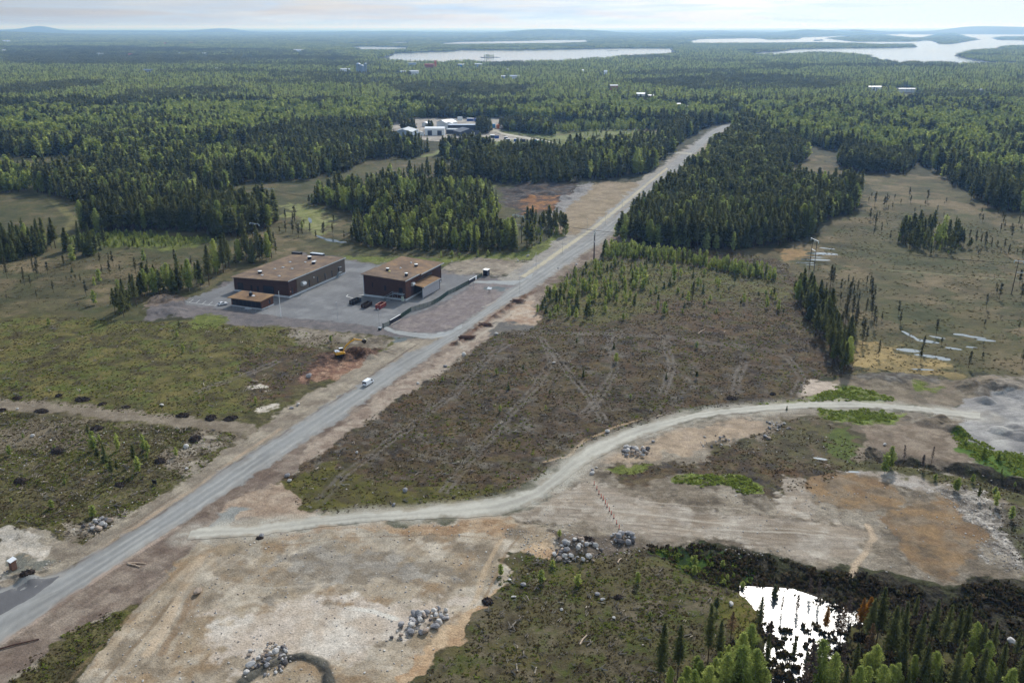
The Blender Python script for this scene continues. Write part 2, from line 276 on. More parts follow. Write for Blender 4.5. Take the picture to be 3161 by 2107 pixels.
for pts, w, pal, s in (
    ([(79,1329),(148,1311),(238,1259),(291,1227),(370,1179),(503,1087),(593,1031),(670,982),(760,926),(880,842),(960,790)], .5, [(98,84,76)], .8),
    ([(130,1345),(300,1238),(420,1165),(560,1062),(690,975)], .35, [(120,104,94)], .5),
    ([(225,1265),(330,1195),(440,1125),(560,1040),(640,985)], .8, [(172,150,132)], .7),
    ([(200,1272),(320,1192),(420,1128)], .5, [(112,96,84)], .6),
    ([(0,1478),(60,1440),(174,1362),(286,1288),(404,1212)], .8, [(176,156,146)], .7),
    ([(560,1562),(600,1535),(650,1515),(700,1508),(738,1522),(752,1548),(758,1600)], 1.2, [(84,82,78),(100,96,90),(66,64,62)], 2.5),
    ([(1250,1060),(1300,1050),(1345,1010),(1420,975),(1480,960)], .6, [(176,150,124)], .7),
    ([(340,1500),(400,1400),(430,1340),(460,1280)], 1.2, [(196,172,150)], .6), ([(370,1500),(420,1420),(450,1350)], 1.0, [(130,106,84)], .7),
    ([(395,1520),(455,1380),(470,1340)], .7, [(132,110,90)], .5),
    ([(800,1395),(850,1405),(905,1422)], .8, [(214,208,204)], .8),
    ([(1955,1330),(1965,1300),(1990,1265),(2005,1235),(1990,1205)], .9, [(190,168,148)], .8),
    ([(1480,1200),(1700,1230),(1800,1240)], .4, [(120,106,94)], .5), ([(1500,1165),(1640,1180),(1800,1185)], .35, [(118,104,92)], .5),
    ([(1460,1150),(1560,1158),(1700,1168)], .4, [(190,178,168)], .5), ([(1550,1215),(1800,1222),(1950,1235)], .5, [(192,182,174)], .5),
    ([(140,555),(150,530),(170,505),(120,460),(60,430)], 3, [(130,124,78)], .5),
    ([(1560,612),(1700,640),(1800,660)], 2, [(70,66,48)], .4),
    ([(2000,618),(2100,625),(2230,635),(2352,645)], .8, [(140,140,110)], .6),
    ([(970,360),(1010,352),(1015,345)], 6, [(130,136,84)], .8),
    ([(440,1228),(503,1222),(590,1216),(713,1200),(845,1187),(950,1180),(1060,1171),(1130,1164),(1190,1152),(1240,1128),(1280,1100),(1318,1068),(1358,1038),(1416,1013),(1500,981),(1597,954),(1700,942),(1860,929),(1966,929),(2070,935),(2174,947),(2260,955)], 6.0, [(176,168,160),(160,150,140),(188,182,176)], .8),
    ([(1150,1180),(1300,1185),(1500,1212),(1700,1236),(1850,1256)], .5, [(128,116,106)], .6), ([(1200,1160),(1400,1170),(1600,1196),(1900,1222)], .6, [(190,180,172)], .5), ([(1240,1150),(1340,1118),(1420,1125),(1500,1150)], .5, [(136,122,110)], .5),
    ([(1500,1222),(1640,1246),(1760,1252)], .4, [(112,98,88)], .6), ([(1700,1205),(1850,1216),(1990,1248)], .4, [(132,118,106)], .6), ([(1300,1210),(1420,1222),(1560,1234)], .4, [(126,112,102)], .5),
    ([(150,1568),(240,1470),(330,1380),(420,1300),(450,1262)], .6, [(132,110,88)], .6), ([(180,1568),(280,1460),(370,1370),(445,1290)], 1.0, [(190,172,154)], .5), ([(230,1568),(320,1470),(400,1375),(460,1300)], .5, [(124,104,84)], .6), ([(260,1560),(350,1450),(430,1350),(480,1290)], .6, [(186,166,146)], .5),
    ([(600,1260),(800,1235),(1000,1225),(1150,1240)], .4, [(128,108,90)], .6), ([(1150,1240),(1120,1300),(1090,1380),(1040,1450)], .8, [(186,162,138)], .6), ([(1190,1230),(1150,1300),(1110,1380)], .4, [(130,108,86)], .6), ([(700,1290),(850,1300),(1000,1290)], .5, [(120,112,106)], .4), ([(480,1330),(620,1350),(760,1340)], .5, [(186,174,164)], .4),
    ([(1040,792),(1060,780),(1110,745),(1165,706),(1228,668)], 1.6, [(112,84,72),(86,64,54),(130,104,90)], .9), ([(1060,798),(1130,752),(1180,712)], 1.0, [(176,164,154)], .7),
    ([(1118,702),(1180,668),(1240,640),(1300,610)], 1.0, [(178,168,160)], .5)):
    LINES.append(([W(*q) for q in pts], w, pal, s))
# open water (chart polygons) and the land standing in it
WATER = [
 [(880,137),(912,122),(1045,118),(1056,115),(1200,115.5),(1334,113),(1435,111),(1569,111),(1620,113),(1630,121),(1552,126),(1440,131),(1362,137),(1290,142),(1200,145),(1133,149),(1110,144),(1090,141),(1000,146),(940,145)],
 [(1005,99.5),(1063,95.8),(1167,94.8),(1290,92),(1345,92),(1348,98),(1375,98.5),(1284,102),(1167,103),(1063,104),(1030,104.5)],
 [(800,98.5),(845,98),(845,102.5),(802,102)], [(905,97),(935,96.5),(935,102),(905,102.5)],
 [(805,107.5),(845,106.5),(932,108.5),(932,116),(880,118),(836,117)],
 [(1583,95),(1613,90),(1730,88),(1781,90.5),(1844,86.5),(1952,82.5),(2010,79.5),(2066,78.6),(2134,79),(2217,79),(2700,80),(2700,150),(2310,149.5),(2200,149),(2066,147),(2022,139),(2015,133),(1965,126),(1881,123),(1811,126),(1750,129),(1735,123),(1600,102)],
 [(1315,79),(1345,78.6),(1345,80.4),(1315,80.6)], [(1480,94.5),(1520,94),(1520,96.5),(1480,97)], [(1918,76.3),(1953,76.3),(1953,78),(1918,78)],
]
LAND = [
 [(1540,102.5),(1613,101.5),(1730,101.3),(1898,100),(1965,101.5),(2022,104.3),(2099,103.4),(2112,109),(2022,111),(1965,110.8),(1898,112),(1830,113.5),(1805,118),(1760,121),(1540,122)],
 [(1893,88.5),(1930,86),(1952,83),(2032,81),(2086,87),(2130,90),(2113,96),(1965,96.5),(1931,93)],
 [(2099,90),(2150,80),(2200,80),(2254,91),(2190,101.5),(2156,101),(2140,95)],
 [(2274,87),(2310,85.5),(2700,84),(2700,94),(2352,93),(2290,92)],
 [(2190,128),(2220,118.5),(2267,115.5),(2352,115),(2700,116),(2700,143),(2352,144),(2294,145),(2240,140)],
 [(2285,110),(2310,107.5),(2700,106),(2700,113),(2352,113),(2300,112.5)],
 [(1730,86),(1781,85),(1844,86.2),(1835,90.5),(1760,91.5)], [(1866,92),(1890,90.5),(1893,94),(1870,94.6)],
 [(1395,116.5),(1420,116.3),(1420,117.4),(1395,117.6)], [(1100,131),(1140,130.6),(1150,132),(1105,133)],
]
ROUGH = {id(MOSS): .35, id(MOSSD): .5, id(HEATH): .45, id(HEATHB): .45, id(DITCH): .9, id(PEAT): 1.1, id(PEATL): .5, id(ROCKY): .7, id(WORKS): .3,
         id(GREEN): .5, id(OLIVE): .4, id(SAND): .16, id(DUST): .1, id(BOG): .22, id(BOGL): .25, id(DGRAV): .15, id(RUST): .2, id(PALE): .25, id(FOREST): .3,
         id(ASPH): 0, id(YARDP): .1}
# heaps: chart centre, radius m, height m, stretch
HEAPS = [(1095,757,2.2,.8),(1140,728,2.4,.9),(1155,716,2,.8),(1172,703,2.2,.9),(1205,682,2.4,.8),(1050,790,2,.7),(2262,922,3.6,2.0),(2132,972,4.2,1.6),(2165,968,3.2,1.4),(2186,985,3.6,1.8),(2158,960,3,1.2),(2205,995,3,1.4),(2300,990,4,1.5),(2335,986,4,1.7),(2345,1003,4,1.3),
 (2240,893,7,1.8),(2285,885,9,2.2),(2340,900,9,1.8),(2215,885,5,1.2),(815,808,3.4,2.0),(838,812,3.6,2.4),(795,818,2.6,1.2),(850,820,3,1.4),(372,688,7,2.4),(400,697,5,1.2),
 (350,716,6,1.4),(395,716,7,1.6),(1330,438,8,2.6),(1300,455,8,2.2),(1275,478,7,2.0),(1230,432,10,2.4),(1190,440,10,2.2),(1262,445,8,2.0),(1215,452,6,1.6),(2010,872,9,1.2),(2080,872,9,1.0),(1290,1240,5,1.0),(1335,1255,5,1.2),(1430,1236,3,1.0),
 (62,1328,3,1.0),(70,1335,3,.8),(1680,1000,6,.6),(40,1215,6,1.2),(100,1228,6,1.0)]
# hollows: chart polygon, depth, softness px
HOLLOWS = [([(1490,1258),(1700,1285),(1850,1318),(1960,1338),(2150,1360),(2330,1375),(2700,1430),(2700,1540),(2200,1500),(2000,1440),(1900,1420),(1740,1380),(1600,1330)], 1.4, 26),
 ([(2000,1036),(2180,1066),(2352,1108),(2500,1150),(2352,1130),(2180,1080),(2020,1056)], 2.0, 10)]
POND_ISLES = 1
POND = [(1718,1345),(1765,1350),(1825,1366),(1885,1388),(1945,1422),(1952,1470),(1930,1510),(1880,1535),(1872,1600),(1735,1610),(1742,1520),(1752,1470),(1742,1420)]
RIDGES = [([(545,1575),(575,1552),(620,1525),(660,1511),(700,1508),(735,1520),(750,1545),(756,1600)], 1.1, .55), ([(1050,790),(1110,747),(1165,707),(1226,670)], 1.1, .6), ([(860,800),(905,812),(930,800)], .8, .4), ([(-10,1326),(60,1322),(110,1308)], .8, .4)]
POOLS = [  # shallow bog pools: chart outline boxes (cx, cy, half width, half height, tilt px)
 (1898,570,20,1.1,4),(1885,582,38,2.6,4),(1868,590,26,1.0,2),(1872,596,36,1.7,3),(1848,603,22,1.1,1),(1862,608,14,.9,1),
 (2088,768,20,2.6,20),(2128,783,28,2.8,8),(2152,774,22,1.8,8),(2088,804,28,3.6,6),(2138,818,36,2.8,9),(2168,824,16,3,3),(2205,768,20,2,4),(2240,774,24,2,6),(2265,781,22,2,4),
 (2190,800,18,2,5),(2230,797,14,1.5,3),(2120,848,24,1.5,2),(738,545,12,2,8),(762,552,16,3,4),(712,506,4,5,5),(786,556,10,1.5,0),(1885,1053,16,2,5),(1960,1083,14,2,1)]
MAIN_L = [(-40,1385),(0,1353),(79,1327),(148,1309),(238,1257),(291,1225),(370,1177),(503,1085),(593,1028),(670,978),(788,905),(873,849),(935,812),(978,796),(1003,780),(1043,756),(1090,725),(1120,704),(1176,657),(1213,632),(1283,586),(1350,543),(1411,499),(1437,479),(1478,444),(1518,409),(1552,379),(1570,366),(1600,325),(1626,302),(1660,288),(1678,282)]
MAIN_R = [(-40,1503),(0,1478),(58,1439),(119,1396),(174,1359),(235,1322),(286,1285),(365,1232),(404,1209),(503,1146),(600,1079),(697,1018),(788,958),(902,876),(954,842),(1013,799),(1053,775),(1102,737),(1148,707),(1217,667),(1277,627),(1324,592),(1371,562),(1411,533),(1446,494),(1485,452),(1528,415),(1552,395),(1578,372),(1612,335),(1640,310),(1673,292),(1684,285)]
SIDE_U = [(440,1215),(503,1208),(580,1206),(713,1188),(818,1177),(924,1172),(1030,1157),(1069,1153),(1121,1145),(1176,1134),(1229,1117),(1269,1089),(1306,1055),(1352,1022),(1414,997),(1431,988),(1502,969),(1597,947),(1692,935),(1757,929),(1861,922),(1966,922),(2070,927),(2174,940),(2252,946)]
SIDE_D = [(430,1240),(500,1236),(595,1230),(713,1213),(845,1199),(930,1194),(1030,1190),(1080,1188),(1140,1184),(1190,1172),(1240,1145),(1285,1112),(1324,1083),(1365,1054),(1417,1030),(1440,1018),(1500,994),(1600,961),(1700,950),(1757,944),(1861,937),(1966,937),(2070,943),(2170,954),(2250,964)]
GATE_U = [(885,748),(910,758),(960,764),(1000,764),(1040,756),(1062,742)]
GATE_D = [(880,756),(905,768),(950,776),(990,780),(1020,776),(1060,756)]
GATE2_U = [(1096,645),(1125,644),(1160,645),(1200,641),(1225,626)]
GATE2_D = [(1084,650),(1112,652),(1150,655),(1180,656),(1220,640)]
CYC_U = [(1193,635),(1240,604),(1300,562),(1360,521),(1430,465),(1485,420),(1530,385)]
CYC_D = [(1206,638),(1252,608),(1312,565),(1371,524),(1440,468),(1493,422),(1536,388)]
# far houses: chart centre of the front, width m, height m, label, wall, roof
FARH = [(229,128,28,8,'white long house in the far left woods','W','W'),(300,129,22,7,'reddish house in the far left woods','O','R'),(468,127,18,8,'white house in the far woods left of centre','W','W'),(412,126,10,7,'small white house left of the white one','W','G'),(8,119,20,7,'white house at the far left edge','W','W'),(14,97,60,10,'pale building high at the far left edge','W','W'),
 (339,168,24,7,'grey shed in the dark woods at the left','G','G'),(497,166,7,9,'single white house in the dark woods','W','W'),(685,119,52,9,'long white building before the lake at the left','W','W'),(563,194,9,5,'tiny pale house in the left woods','G','G'),(380,102,30,8,'far reddish roof in the left woods','O','R'),(440,101,26,8,'far pale reddish house in the left woods','O','R'),
 (793,167,26,8,'white building left of the silos','W','W'),(951,173,24,9,'bright white hall right of the silos','W','W'),(926,171,14,6,'pale low shed left of the bright white hall','B','W'),(988,156,36,9,'brick red building group below the lake','R','R'),(1000,157,6,20,'red brick chimney block below the lake','O','O'),(1060,154,22,6,'light blue sheds below the lake','C','W'),(1098,153,30,6,'long pale shed below the lake','B','W'),(946,151,34,6,'long grey roof left of the red building','B','G'),
 (1182,182,26,6,'long pale house in the middle woods','W','B'),(1156,183,10,6,'small pale house left of the long one','B','W'),(1391,178,8,14,'tall pale tower house right of centre','W','W'),(1410,208,16,8,'brownish house in the woods right of centre','R','G'),(1472,227,15,7,'white house beside the pink one','W','W'),(1496,229,15,5,'pink-roofed low house right of the white one','R','W'),(1553,250,14,5,'grey shed near the far road','G','G'),(1575,254,8,4,'tiny shed near the far road','B','G'),
 (2010,209,26,6,'bright white house in the right woods','W','W'),(2066,213,9,5,'first pale cabin of the right clearing','W','G'),(2076,213,9,5,'second pale cabin of the right clearing','W','G'),(2088,213,9,5,'third pale cabin of the right clearing','W','G'),(2100,213,9,5,'fourth pale cabin of the right clearing','W','G'),(2252,220,7,9,'grey tower-like house in the right woods','G','G'),(1165,168,6,9,'tiny white house below the lake','W','W'),(1340,170,8,8,'tiny white house in the middle woods','W','W'),(2085,217,34,.5,'pale gravel pad with the cabins','G','G')]
# ---------------------------------------------------------------- helpers
def link_mesh(name, me, parent=None, loc=None):
    o = bpy.data.objects.new(name, me); C.objects.link(o)
    if parent: o.parent = parent
    if loc is not None: o.location = loc
    return o
def tag(o, label=None, cat=None, group=None, kind=None):
    if label: o['label'] = label
    if cat: o['category'] = cat
    if group: o['group'] = group
    if kind: o['kind'] = kind
    return o
def np_mesh(name, v, f, mats=(), attrs=None, smooth=False, mi=None):
    me = bpy.data.meshes.new(name); v = np.asarray(v, np.float32)
    me.vertices.add(len(v)); me.vertices.foreach_set('co', v.ravel())
    if isinstance(f, np.ndarray):
        n, k = f.shape; lens = np.full(n, k, np.int32); flat = f.ravel().astype(np.int32)
    else:
        n = len(f); lens = np.array([len(q) for q in f], np.int32); flat = np.fromiter((i for q in f for i in q), np.int32)
    if n:
        me.loops.add(len(flat)); me.loops.foreach_set('vertex_index', flat)
        me.polygons.add(n); st = np.concatenate([[0], np.cumsum(lens)[:-1]]).astype(np.int32)
        me.polygons.foreach_set('loop_start', st)
        if mi is not None: me.polygons.foreach_set('material_index', np.asarray(mi, np.int32))
        me.polygons.foreach_set('use_smooth', np.full(n, smooth))
    for m in mats: me.materials.append(m)
    for k, a in (attrs or {}).items():
        a = np.asarray(a)
        if a.ndim == 2:
            t = me.attributes.new(k, 'FLOAT_COLOR', 'POINT'); c = np.ones((len(v), 4), np.float32); c[:, :3] = a; t.data.foreach_set('color', c.ravel())
        else:
            ty = 'INT' if a.dtype.kind == 'i' else 'FLOAT'
            t = me.attributes.new(k, ty, 'POINT'); t.data.foreach_set('value', a.astype(np.int32 if ty == 'INT' else np.float32))
    me.update(calc_edges=True); return me
def mat(name, col, rough=.8, spec=.3, metal=0, noise=0, nscale=3, bump=0, emis=None):
    m = bpy.data.materials.new(name); m.use_nodes = True; t = m.node_tree; b = t.nodes['Principled BSDF']
    c = tuple(s2l(col))+(1,)
    b.inputs['Base Color'].default_value = c; b.inputs['Roughness'].default_value = rough; b.inputs['Metallic'].default_value = metal
    b.inputs['Specular IOR Level'].default_value = spec
    if noise:
        tc = t.nodes.new('ShaderNodeTexCoord'); n = t.nodes.new('ShaderNodeTexNoise'); n.inputs['Scale'].default_value = nscale; n.inputs['Detail'].default_value = 6
        t.links.new(tc.outputs['Object'], n.inputs['Vector'])
        mr = t.nodes.new('ShaderNodeMapRange'); mr.inputs[1].default_value = .25; mr.inputs[2].default_value = .75; mr.inputs[3].default_value = 1-noise; mr.inputs[4].default_value = 1+noise
        t.links.new(n.outputs[0], mr.inputs[0]); vm = t.nodes.new('ShaderNodeVectorMath'); vm.operation = 'SCALE'; vm.inputs[0].default_value = c[:3]
        t.links.new(mr.outputs[0], vm.inputs['Scale']); t.links.new(vm.outputs[0], b.inputs['Base Color'])
        if bump:
            bp = t.nodes.new('ShaderNodeBump'); bp.inputs['Strength'].default_value = bump; t.links.new(n.outputs[0], bp.inputs['Height']); t.links.new(bp.outputs[0], b.inputs['Normal'])
    return m
ALB = np.array([.925, .94, .87])
def ground_mat(name, amp=.42, scl=2.2, bump=.8, bd=.3):
    m = bpy.data.materials.new(name); m.use_nodes = True; t = m.node_tree; b = t.nodes['Principled BSDF']; n_ = t.nodes.new; l = t.links.new
    a = n_('ShaderNodeAttribute'); a.attribute_name = 'col'; rg = n_('ShaderNodeAttribute'); rg.attribute_name = 'rg'
    tc = n_('ShaderNodeNewGeometry')
    n = n_('ShaderNodeTexNoise'); n.inputs['Scale'].default_value = scl; n.inputs['Detail'].default_value = 5; n.inputs['Roughness'].default_value = .7; l(tc.outputs['Position'], n.inputs['Vector'])
    v = n_('ShaderNodeTexVoronoi'); v.inputs['Scale'].default_value = .9; l(tc.outputs['Position'], v.inputs['Vector'])
    mr = n_('ShaderNodeMapRange'); mr.inputs[1].default_value = .3; mr.inputs[2].default_value = .7; mr.inputs[3].default_value = 1-amp; mr.inputs[4].default_value = 1+amp; l(n.outputs[0], mr.inputs[0])
    # rough ground is blotchier: exponent by rg
    p = n_('ShaderNodeMath'); p.operation = 'MULTIPLY_ADD'; l(rg.outputs['Fac'], p.inputs[0]); p.inputs[1].default_value = 2.2; p.inputs[2].default_value = .35
    pw = n_('ShaderNodeMath'); pw.operation = 'POWER'; l(mr.outputs[0], pw.inputs[0]); l(p.outputs[0], pw.inputs[1])
    sc = n_('ShaderNodeVectorMath'); sc.operation = 'SCALE'; l(a.outputs['Color'], sc.inputs[0]); l(pw.outputs[0], sc.inputs['Scale'])
    l(sc.outputs[0], b.inputs['Base Color']); b.inputs['Roughness'].default_value = .95; b.inputs['Specular IOR Level'].default_value = .15
    bp = n_('ShaderNodeBump'); bp.inputs['Strength'].default_value = bump; bp.inputs['Distance'].default_value = bd; l(n.outputs[0], bp.inputs['Height']); l(bp.outputs[0], b.inputs['Normal'])
    return m
def palmix(pal, x, y, sc, s):
    cols = s2l(np.array(pal, float)); k = len(pal)
    acc = np.zeros(x.shape+(3,)); tw = np.zeros(x.shape)
    for i in range(k):
        w = np.exp(15*fbm(x, y, sc, 4, s+i*101, .6)); acc += w[..., None]*cols[i]; tw += w
    return acc/tw[..., None]
def smooth(e0, e1, x):
    t = np.clip((x-e0)/(e1-e0), 0, 1); return t*t*(3-2*t)
def bbox_sel(u, v, poly, m):
    p = np.array(poly); return np.nonzero((u > p[:, 0].min()-m) & (u < p[:, 0].max()+m) & (v > p[:, 1].min()-m) & (v < p[:, 1].max()+m))[0]
def water_mask(u, v):
    w = np.zeros(u.shape, bool)
    for p in WATER: w |= inpoly(u, v, p)
    for p in LAND: w &= ~inpoly(u, v, p)
    return w
REG.append((MAIN_L+MAIN_R[::-1], [(140,138,140),(126,124,126),(152,148,148)], 5, .6, 5))
FLAT = []   # strips (roads) below which the ground lies even
RWORLD = [([W(*q) for q in pts], w_, h_) for pts, w_, h_ in RIDGES]
def relief(x, y, rg=None):
    "terrain height in metres"
    x = np.asarray(x, float); y = np.asarray(y, float); u, v = chart(x, y)
    if rg is None: rg = rough_at(x, y)
    z = rg*((fbm(x, y, 2.2, 3, 5)-.5)*1.1+(fbm(x, y, 9, 2, 9)-.5)*.9)
    r = np.hypot(x, y)
    for cu, cv, rad, h in HEAPS:
        cx, cy = W(cu, cv); d = np.hypot(x-cx, y-cy)/rad
        m = d < 1.4
        if m.any():
            j = 1+.5*(fbm(x[m], y[m], 2.5, 3, 40)-.5)
            z[m] += h*np.clip(1-(d[m]*j)**1.6, 0, 1)
    for pts, w_, h_ in RWORLD:
        m = (np.abs(x-pts[0][0]) < 60) & (np.abs(y-pts[0][1]) < 90)
        if m.any(): z[m] += h_*np.clip(1-(ldist(x[m], y[m], pts)/w_)**2, 0, 1)*(.6+.8*fbm(x[m], y[m], 1.2, 2, 41))
    for pl, dep, soft in HOLLOWS+[(POND, 1.3, 14)]:
        i = bbox_sel(u, v, pl, soft*2)
        if len(i): z[i] -= dep*smooth(soft, -soft, sdf(u[i], v[i], pl))
    i = bbox_sel(u, v, POND, 0)
    if len(i):
        k_ = smooth(4, -8, sdf(u[i], v[i], POND)); z[i] += k_*.7*smooth(.58, .72, fbm(x[i], y[i], 1.3, 4, 90, .6)+.0012*(v[i]-1430))
    for cu, cv, hw, hh, tl in POOLS:
        i = np.nonzero((np.abs(u-cu) < hw*1.6) & (np.abs(v-cv) < hh*3+tl+3))[0]
        if len(i):
            e = ((u[i]-cu)/hw)**2+((v[i]-cv-tl*.5*(u[i]-cu)/hw)/(hh*1.3))**2; z[i] -= .22*np.clip(1.3-e, 0, 1.1)
    # far hills
    far = r > 3500
    if far.any():
        az = np.degrees(np.arctan2(x[far], y[far])); rr = r[far]
        g = (fbm(x[far], y[far], 5200, 4, 70)-.42)*75*smooth(14000, 22000, rr)
        g += (fbm(x[far], y[far], 1500, 3, 71)-.4)*9*smooth(9000, 15000, rr)*smooth(60000, 20000, rr)
        for a0, wa, d0, wd, h in ((-28.2,2.0,26000,5000,60),(-26.3,.9,27000,3500,105),(-16.8,1.4,27000,4000,80),(-22,6,26000,5000,70),(1.5,2.3,17000,2600,70),(4.5,2.0,17500,2600,60),
                                  (-8,5,22000,4000,40),(19.5,1.8,24000,3000,70),(17.2,1.2,20000,2500,50),(28.0,2.2,26000,4000,120),(25.5,1.6,28000,3500,100),(12,3,26000,4000,45),(-29,4,15000,3000,60)):
            g += h*np.exp(-((az-a0)/wa)**2-((rr-d0)/wd)**2)
        g = np.maximum(g, 0)
        z[far] += g*smooth(3500, 9000, rr)
    wm = (v < 160) & (v > 66)
    i = np.nonzero(wm)[0] if z.ndim == 1 else None
    if i is not None and len(i):
        k = water_mask(u[i], v[i]); z[i[k]] = -4
    return z
def rough_at(x, y, want_col=False):
    u0, v0 = chart(x, y)
    rg = np.full(x.shape, .3); col = palmix(FOREST, x, y, 12, 1) if want_col else None
    nhi = fbm(x, y, 2.2, 4, 33, .65)
    wx = (fbm(x, y, 9, 4, 31, .6)-.5)*2; wy = (fbm(x, y, 9, 4, 32, .6)-.5)*2
    for k, (pl, pal, sc, edge, soft) in enumerate(REG):
        i = bbox_sel(u0, v0, pl, 60)
        if not len(i): continue
        r_ = np.hypot(x[i], y[i]); e = edge*2.2*(1+r_/700)
        u, v = chart(x[i]+wx[i]*e, y[i]+wy[i]*e)
        j = bbox_sel(u, v, pl, soft*1.5)
        if not len(j): continue
        sd = sdf(u[j], v[j], pl); i = i[j]; w = smooth(soft*.7, -soft*.7, sd+(nhi[i]-.5)*(soft*2.6+5))
        rg[i] += (ROUGH.get(id(pal), .2)-rg[i])*w
        if want_col:
            c = palmix(pal, x[i], y[i], sc, 200+k*7)
            if id(pal) in STREAK:
                a_, am = STREAK[id(pal)]; ca, sa = math.cos(a_), math.sin(a_); lx = x[i]*ca+y[i]*sa; ly = -x[i]*sa+y[i]*ca
                c = c*(1+(fbm(lx/9+wx[i]*.3, ly/.9, 1, 4, 140+k, .6)-.5)*2*am)[:, None]
            col[i] += (c-col[i])*w[:, None]
    for pl in FLAT:
        i = bbox_sel(u0, v0, pl, 12)
        if len(i): rg[i] *= smooth(-1, 7, sdf(u0[i], v0[i], pl))
    if not want_col: return rg
    col = col*(1+(fbm(x, y, 1.1, 3, 34, .7)-.5)*(.25+1.5*rg))[:, None]
    for pts, w, pal, s in LINES:
        p = np.array(pts); m = w*2+3
        i = np.nonzero((x > p[:, 0].min()-m) & (x < p[:, 0].max()+m) & (y > p[:, 1].min()-m) & (y < p[:, 1].max()+m))[0]
        if not len(i): continue
        d = ldist(x[i]+wx[i]*.8, y[i]+wy[i]*.8, pts); a = np.clip(smooth(w*1.3, w*.4, d)*s*(.4+.6*smooth(.3, .55, fbm(x[i], y[i], 6, 3, 77))), 0, 1)
        c = palmix(pal, x[i], y[i], 3, 900); col[i] += (c-col[i])*a[:, None]
    return rg, col
for a, b in ((MAIN_L, MAIN_R), (SIDE_U, SIDE_D), (GATE_U, GATE_D), (GATE2_U, GATE2_D), (CYC_U, CYC_D)): FLAT.append(a+b[::-1])
# ---------------------------------------------------------------- the ground, one sheet to the horizon
vs = np.concatenate([np.arange(1720, 66.2, -.8), [65.8, 65.5, 65.3, 65.15]])
Yr = HP*(FH/(vs-64)-SP); Yr = Yr[(Yr > 60)]
rings = np.concatenate([[0.5, 20, 45], Yr])
az = np.concatenate([np.arange(-180, -44, 6), np.arange(-43, -34, .5), np.arange(-33.9, 33.95, .068), np.arange(34.5, 43.5, .5), np.arange(45, 180, 6)])
az = np.radians(az); nr, na = len(rings), len(az)
X = np.outer(rings, np.sin(az)); Y = np.outer(rings, np.cos(az)); x, y = X.ravel(), Y.ravel()
front = (y > 50) & (np.abs(np.arctan2(x, y)) < R(44))
col = np.tile(s2l((84,80,58)), (len(x), 1)); z = np.zeros(len(x)); rg = np.full(len(x), .3)
fi = np.nonzero(front)[0]
rg[fi], col[fi] = rough_at(x[fi], y[fi], True)
z[fi] = relief(x[fi], y[fi], rg[fi])
# far woodland seen as ground colour, pale lake beds stay hidden under the water
far = np.hypot(x, y) > 3000
fc = palmix([(34,42,32),(40,48,34),(30,38,30),(46,54,36)], x[far], y[far], 600, 600); col[far] = fc
idx = np.arange(nr*na).reshape(nr, na); nx = np.roll(idx, -1, 1)
F = np.stack([idx[:-1], nx[:-1], nx[1:], idx[1:]], -1).reshape(-1, 4)
vv = np.stack([x, y, z], 1)
gm = ground_mat('soil_and_heath')
me = np_mesh('ground', vv, F, [gm], {'col': col*ALB, 'rg': rg}, smooth=True)
tag(link_mesh('ground', me), 'rolling heath, bog and bare construction ground reaching the horizon', None, None, 'structure')
def zat(x, y):
    return float(relief(np.array([float(x)]), np.array([float(y)]))[0])
def at(u, v, dz=0):
    x, y = W(u, v); return (x, y, zat(x, y)+dz)
# ---------------------------------------------------------------- roads
def strip(name, Lp, Rp, dz, colfn, mat_, n=700, m=16, label=None, edge=.9, bl=.85):
    def rs(P_):
        P_ = np.array([W(*q) for q in P_]); d = P_ @ np.array([math.sin(ax_), math.cos(ax_)]); return P_, d
    a = np.array([W(*q) for q in Lp]); b = np.array([W(*q) for q in Rp])
    def res(P_):
        s = np.concatenate([[0], np.cumsum(np.hypot(*np.diff(P_, axis=0).T))]); s /= s[-1]
        t = np.linspace(0, 1, n); return np.stack([np.interp(t, s, P_[:, 0]), np.interp(t, s, P_[:, 1])], 1)
    A = res(a); B = res(b)
    k = np.linspace(0, 1, m)
    P_ = A[:, None]*(1-k)[None, :, None]+B[:, None]*k[None, :, None]
    ctr = (A+B)/2; wid = np.hypot(*(B-A).T)
    dirv = (B-A)/wid[:, None]
    e0 = (fbm(ctr[:, 0], ctr[:, 1], 3.0, 4, 11, .6)-.5)*2*edge; e1 = (fbm(ctr[:, 0], ctr[:, 1], 3.0, 4, 12, .6)-.5)*2*edge
    off = e0[:, None]*(1-k)**2+e1[:, None]*k**2
    P_ = P_+dirv[:, None]*off[..., None]
    s = np.concatenate([[0], np.cumsum(np.hypot(*np.diff(ctr, axis=0).T))])
    x, y = P_[..., 0].ravel(), P_[..., 1].ravel()
    z = relief(x, y, np.zeros(x.shape))+dz-.07*np.tile((np.abs(k-.5)*2)**6, n)
    c = colfn(x, y, np.repeat(s, m), np.tile(k, n))
    gc = rough_at(x, y, True)[1]; kk = np.tile(np.abs(k-.5)*2, n); bw = smooth(.45, 1.0, kk+(fbm(x, y, 2.5, 4, 35, .65)-.5)*1.3)[:, None]*bl; c = c+(gc-c)*bw
    i = np.arange(n*m).reshape(n, m); F = np.stack([i[:-1, :-1], i[:-1, 1:], i[1:, 1:], i[1:, :-1]], -1).reshape(-1, 4)
    if True: F = F[:, ::-1]
    me = np_mesh(name, np.stack([x, y, z], 1), F, [mat_], {'col': c*ALB, 'rg': np.full(len(x), .12)}, smooth=True)
    return tag(link_mesh(name, me), label, None, None, 'structure')
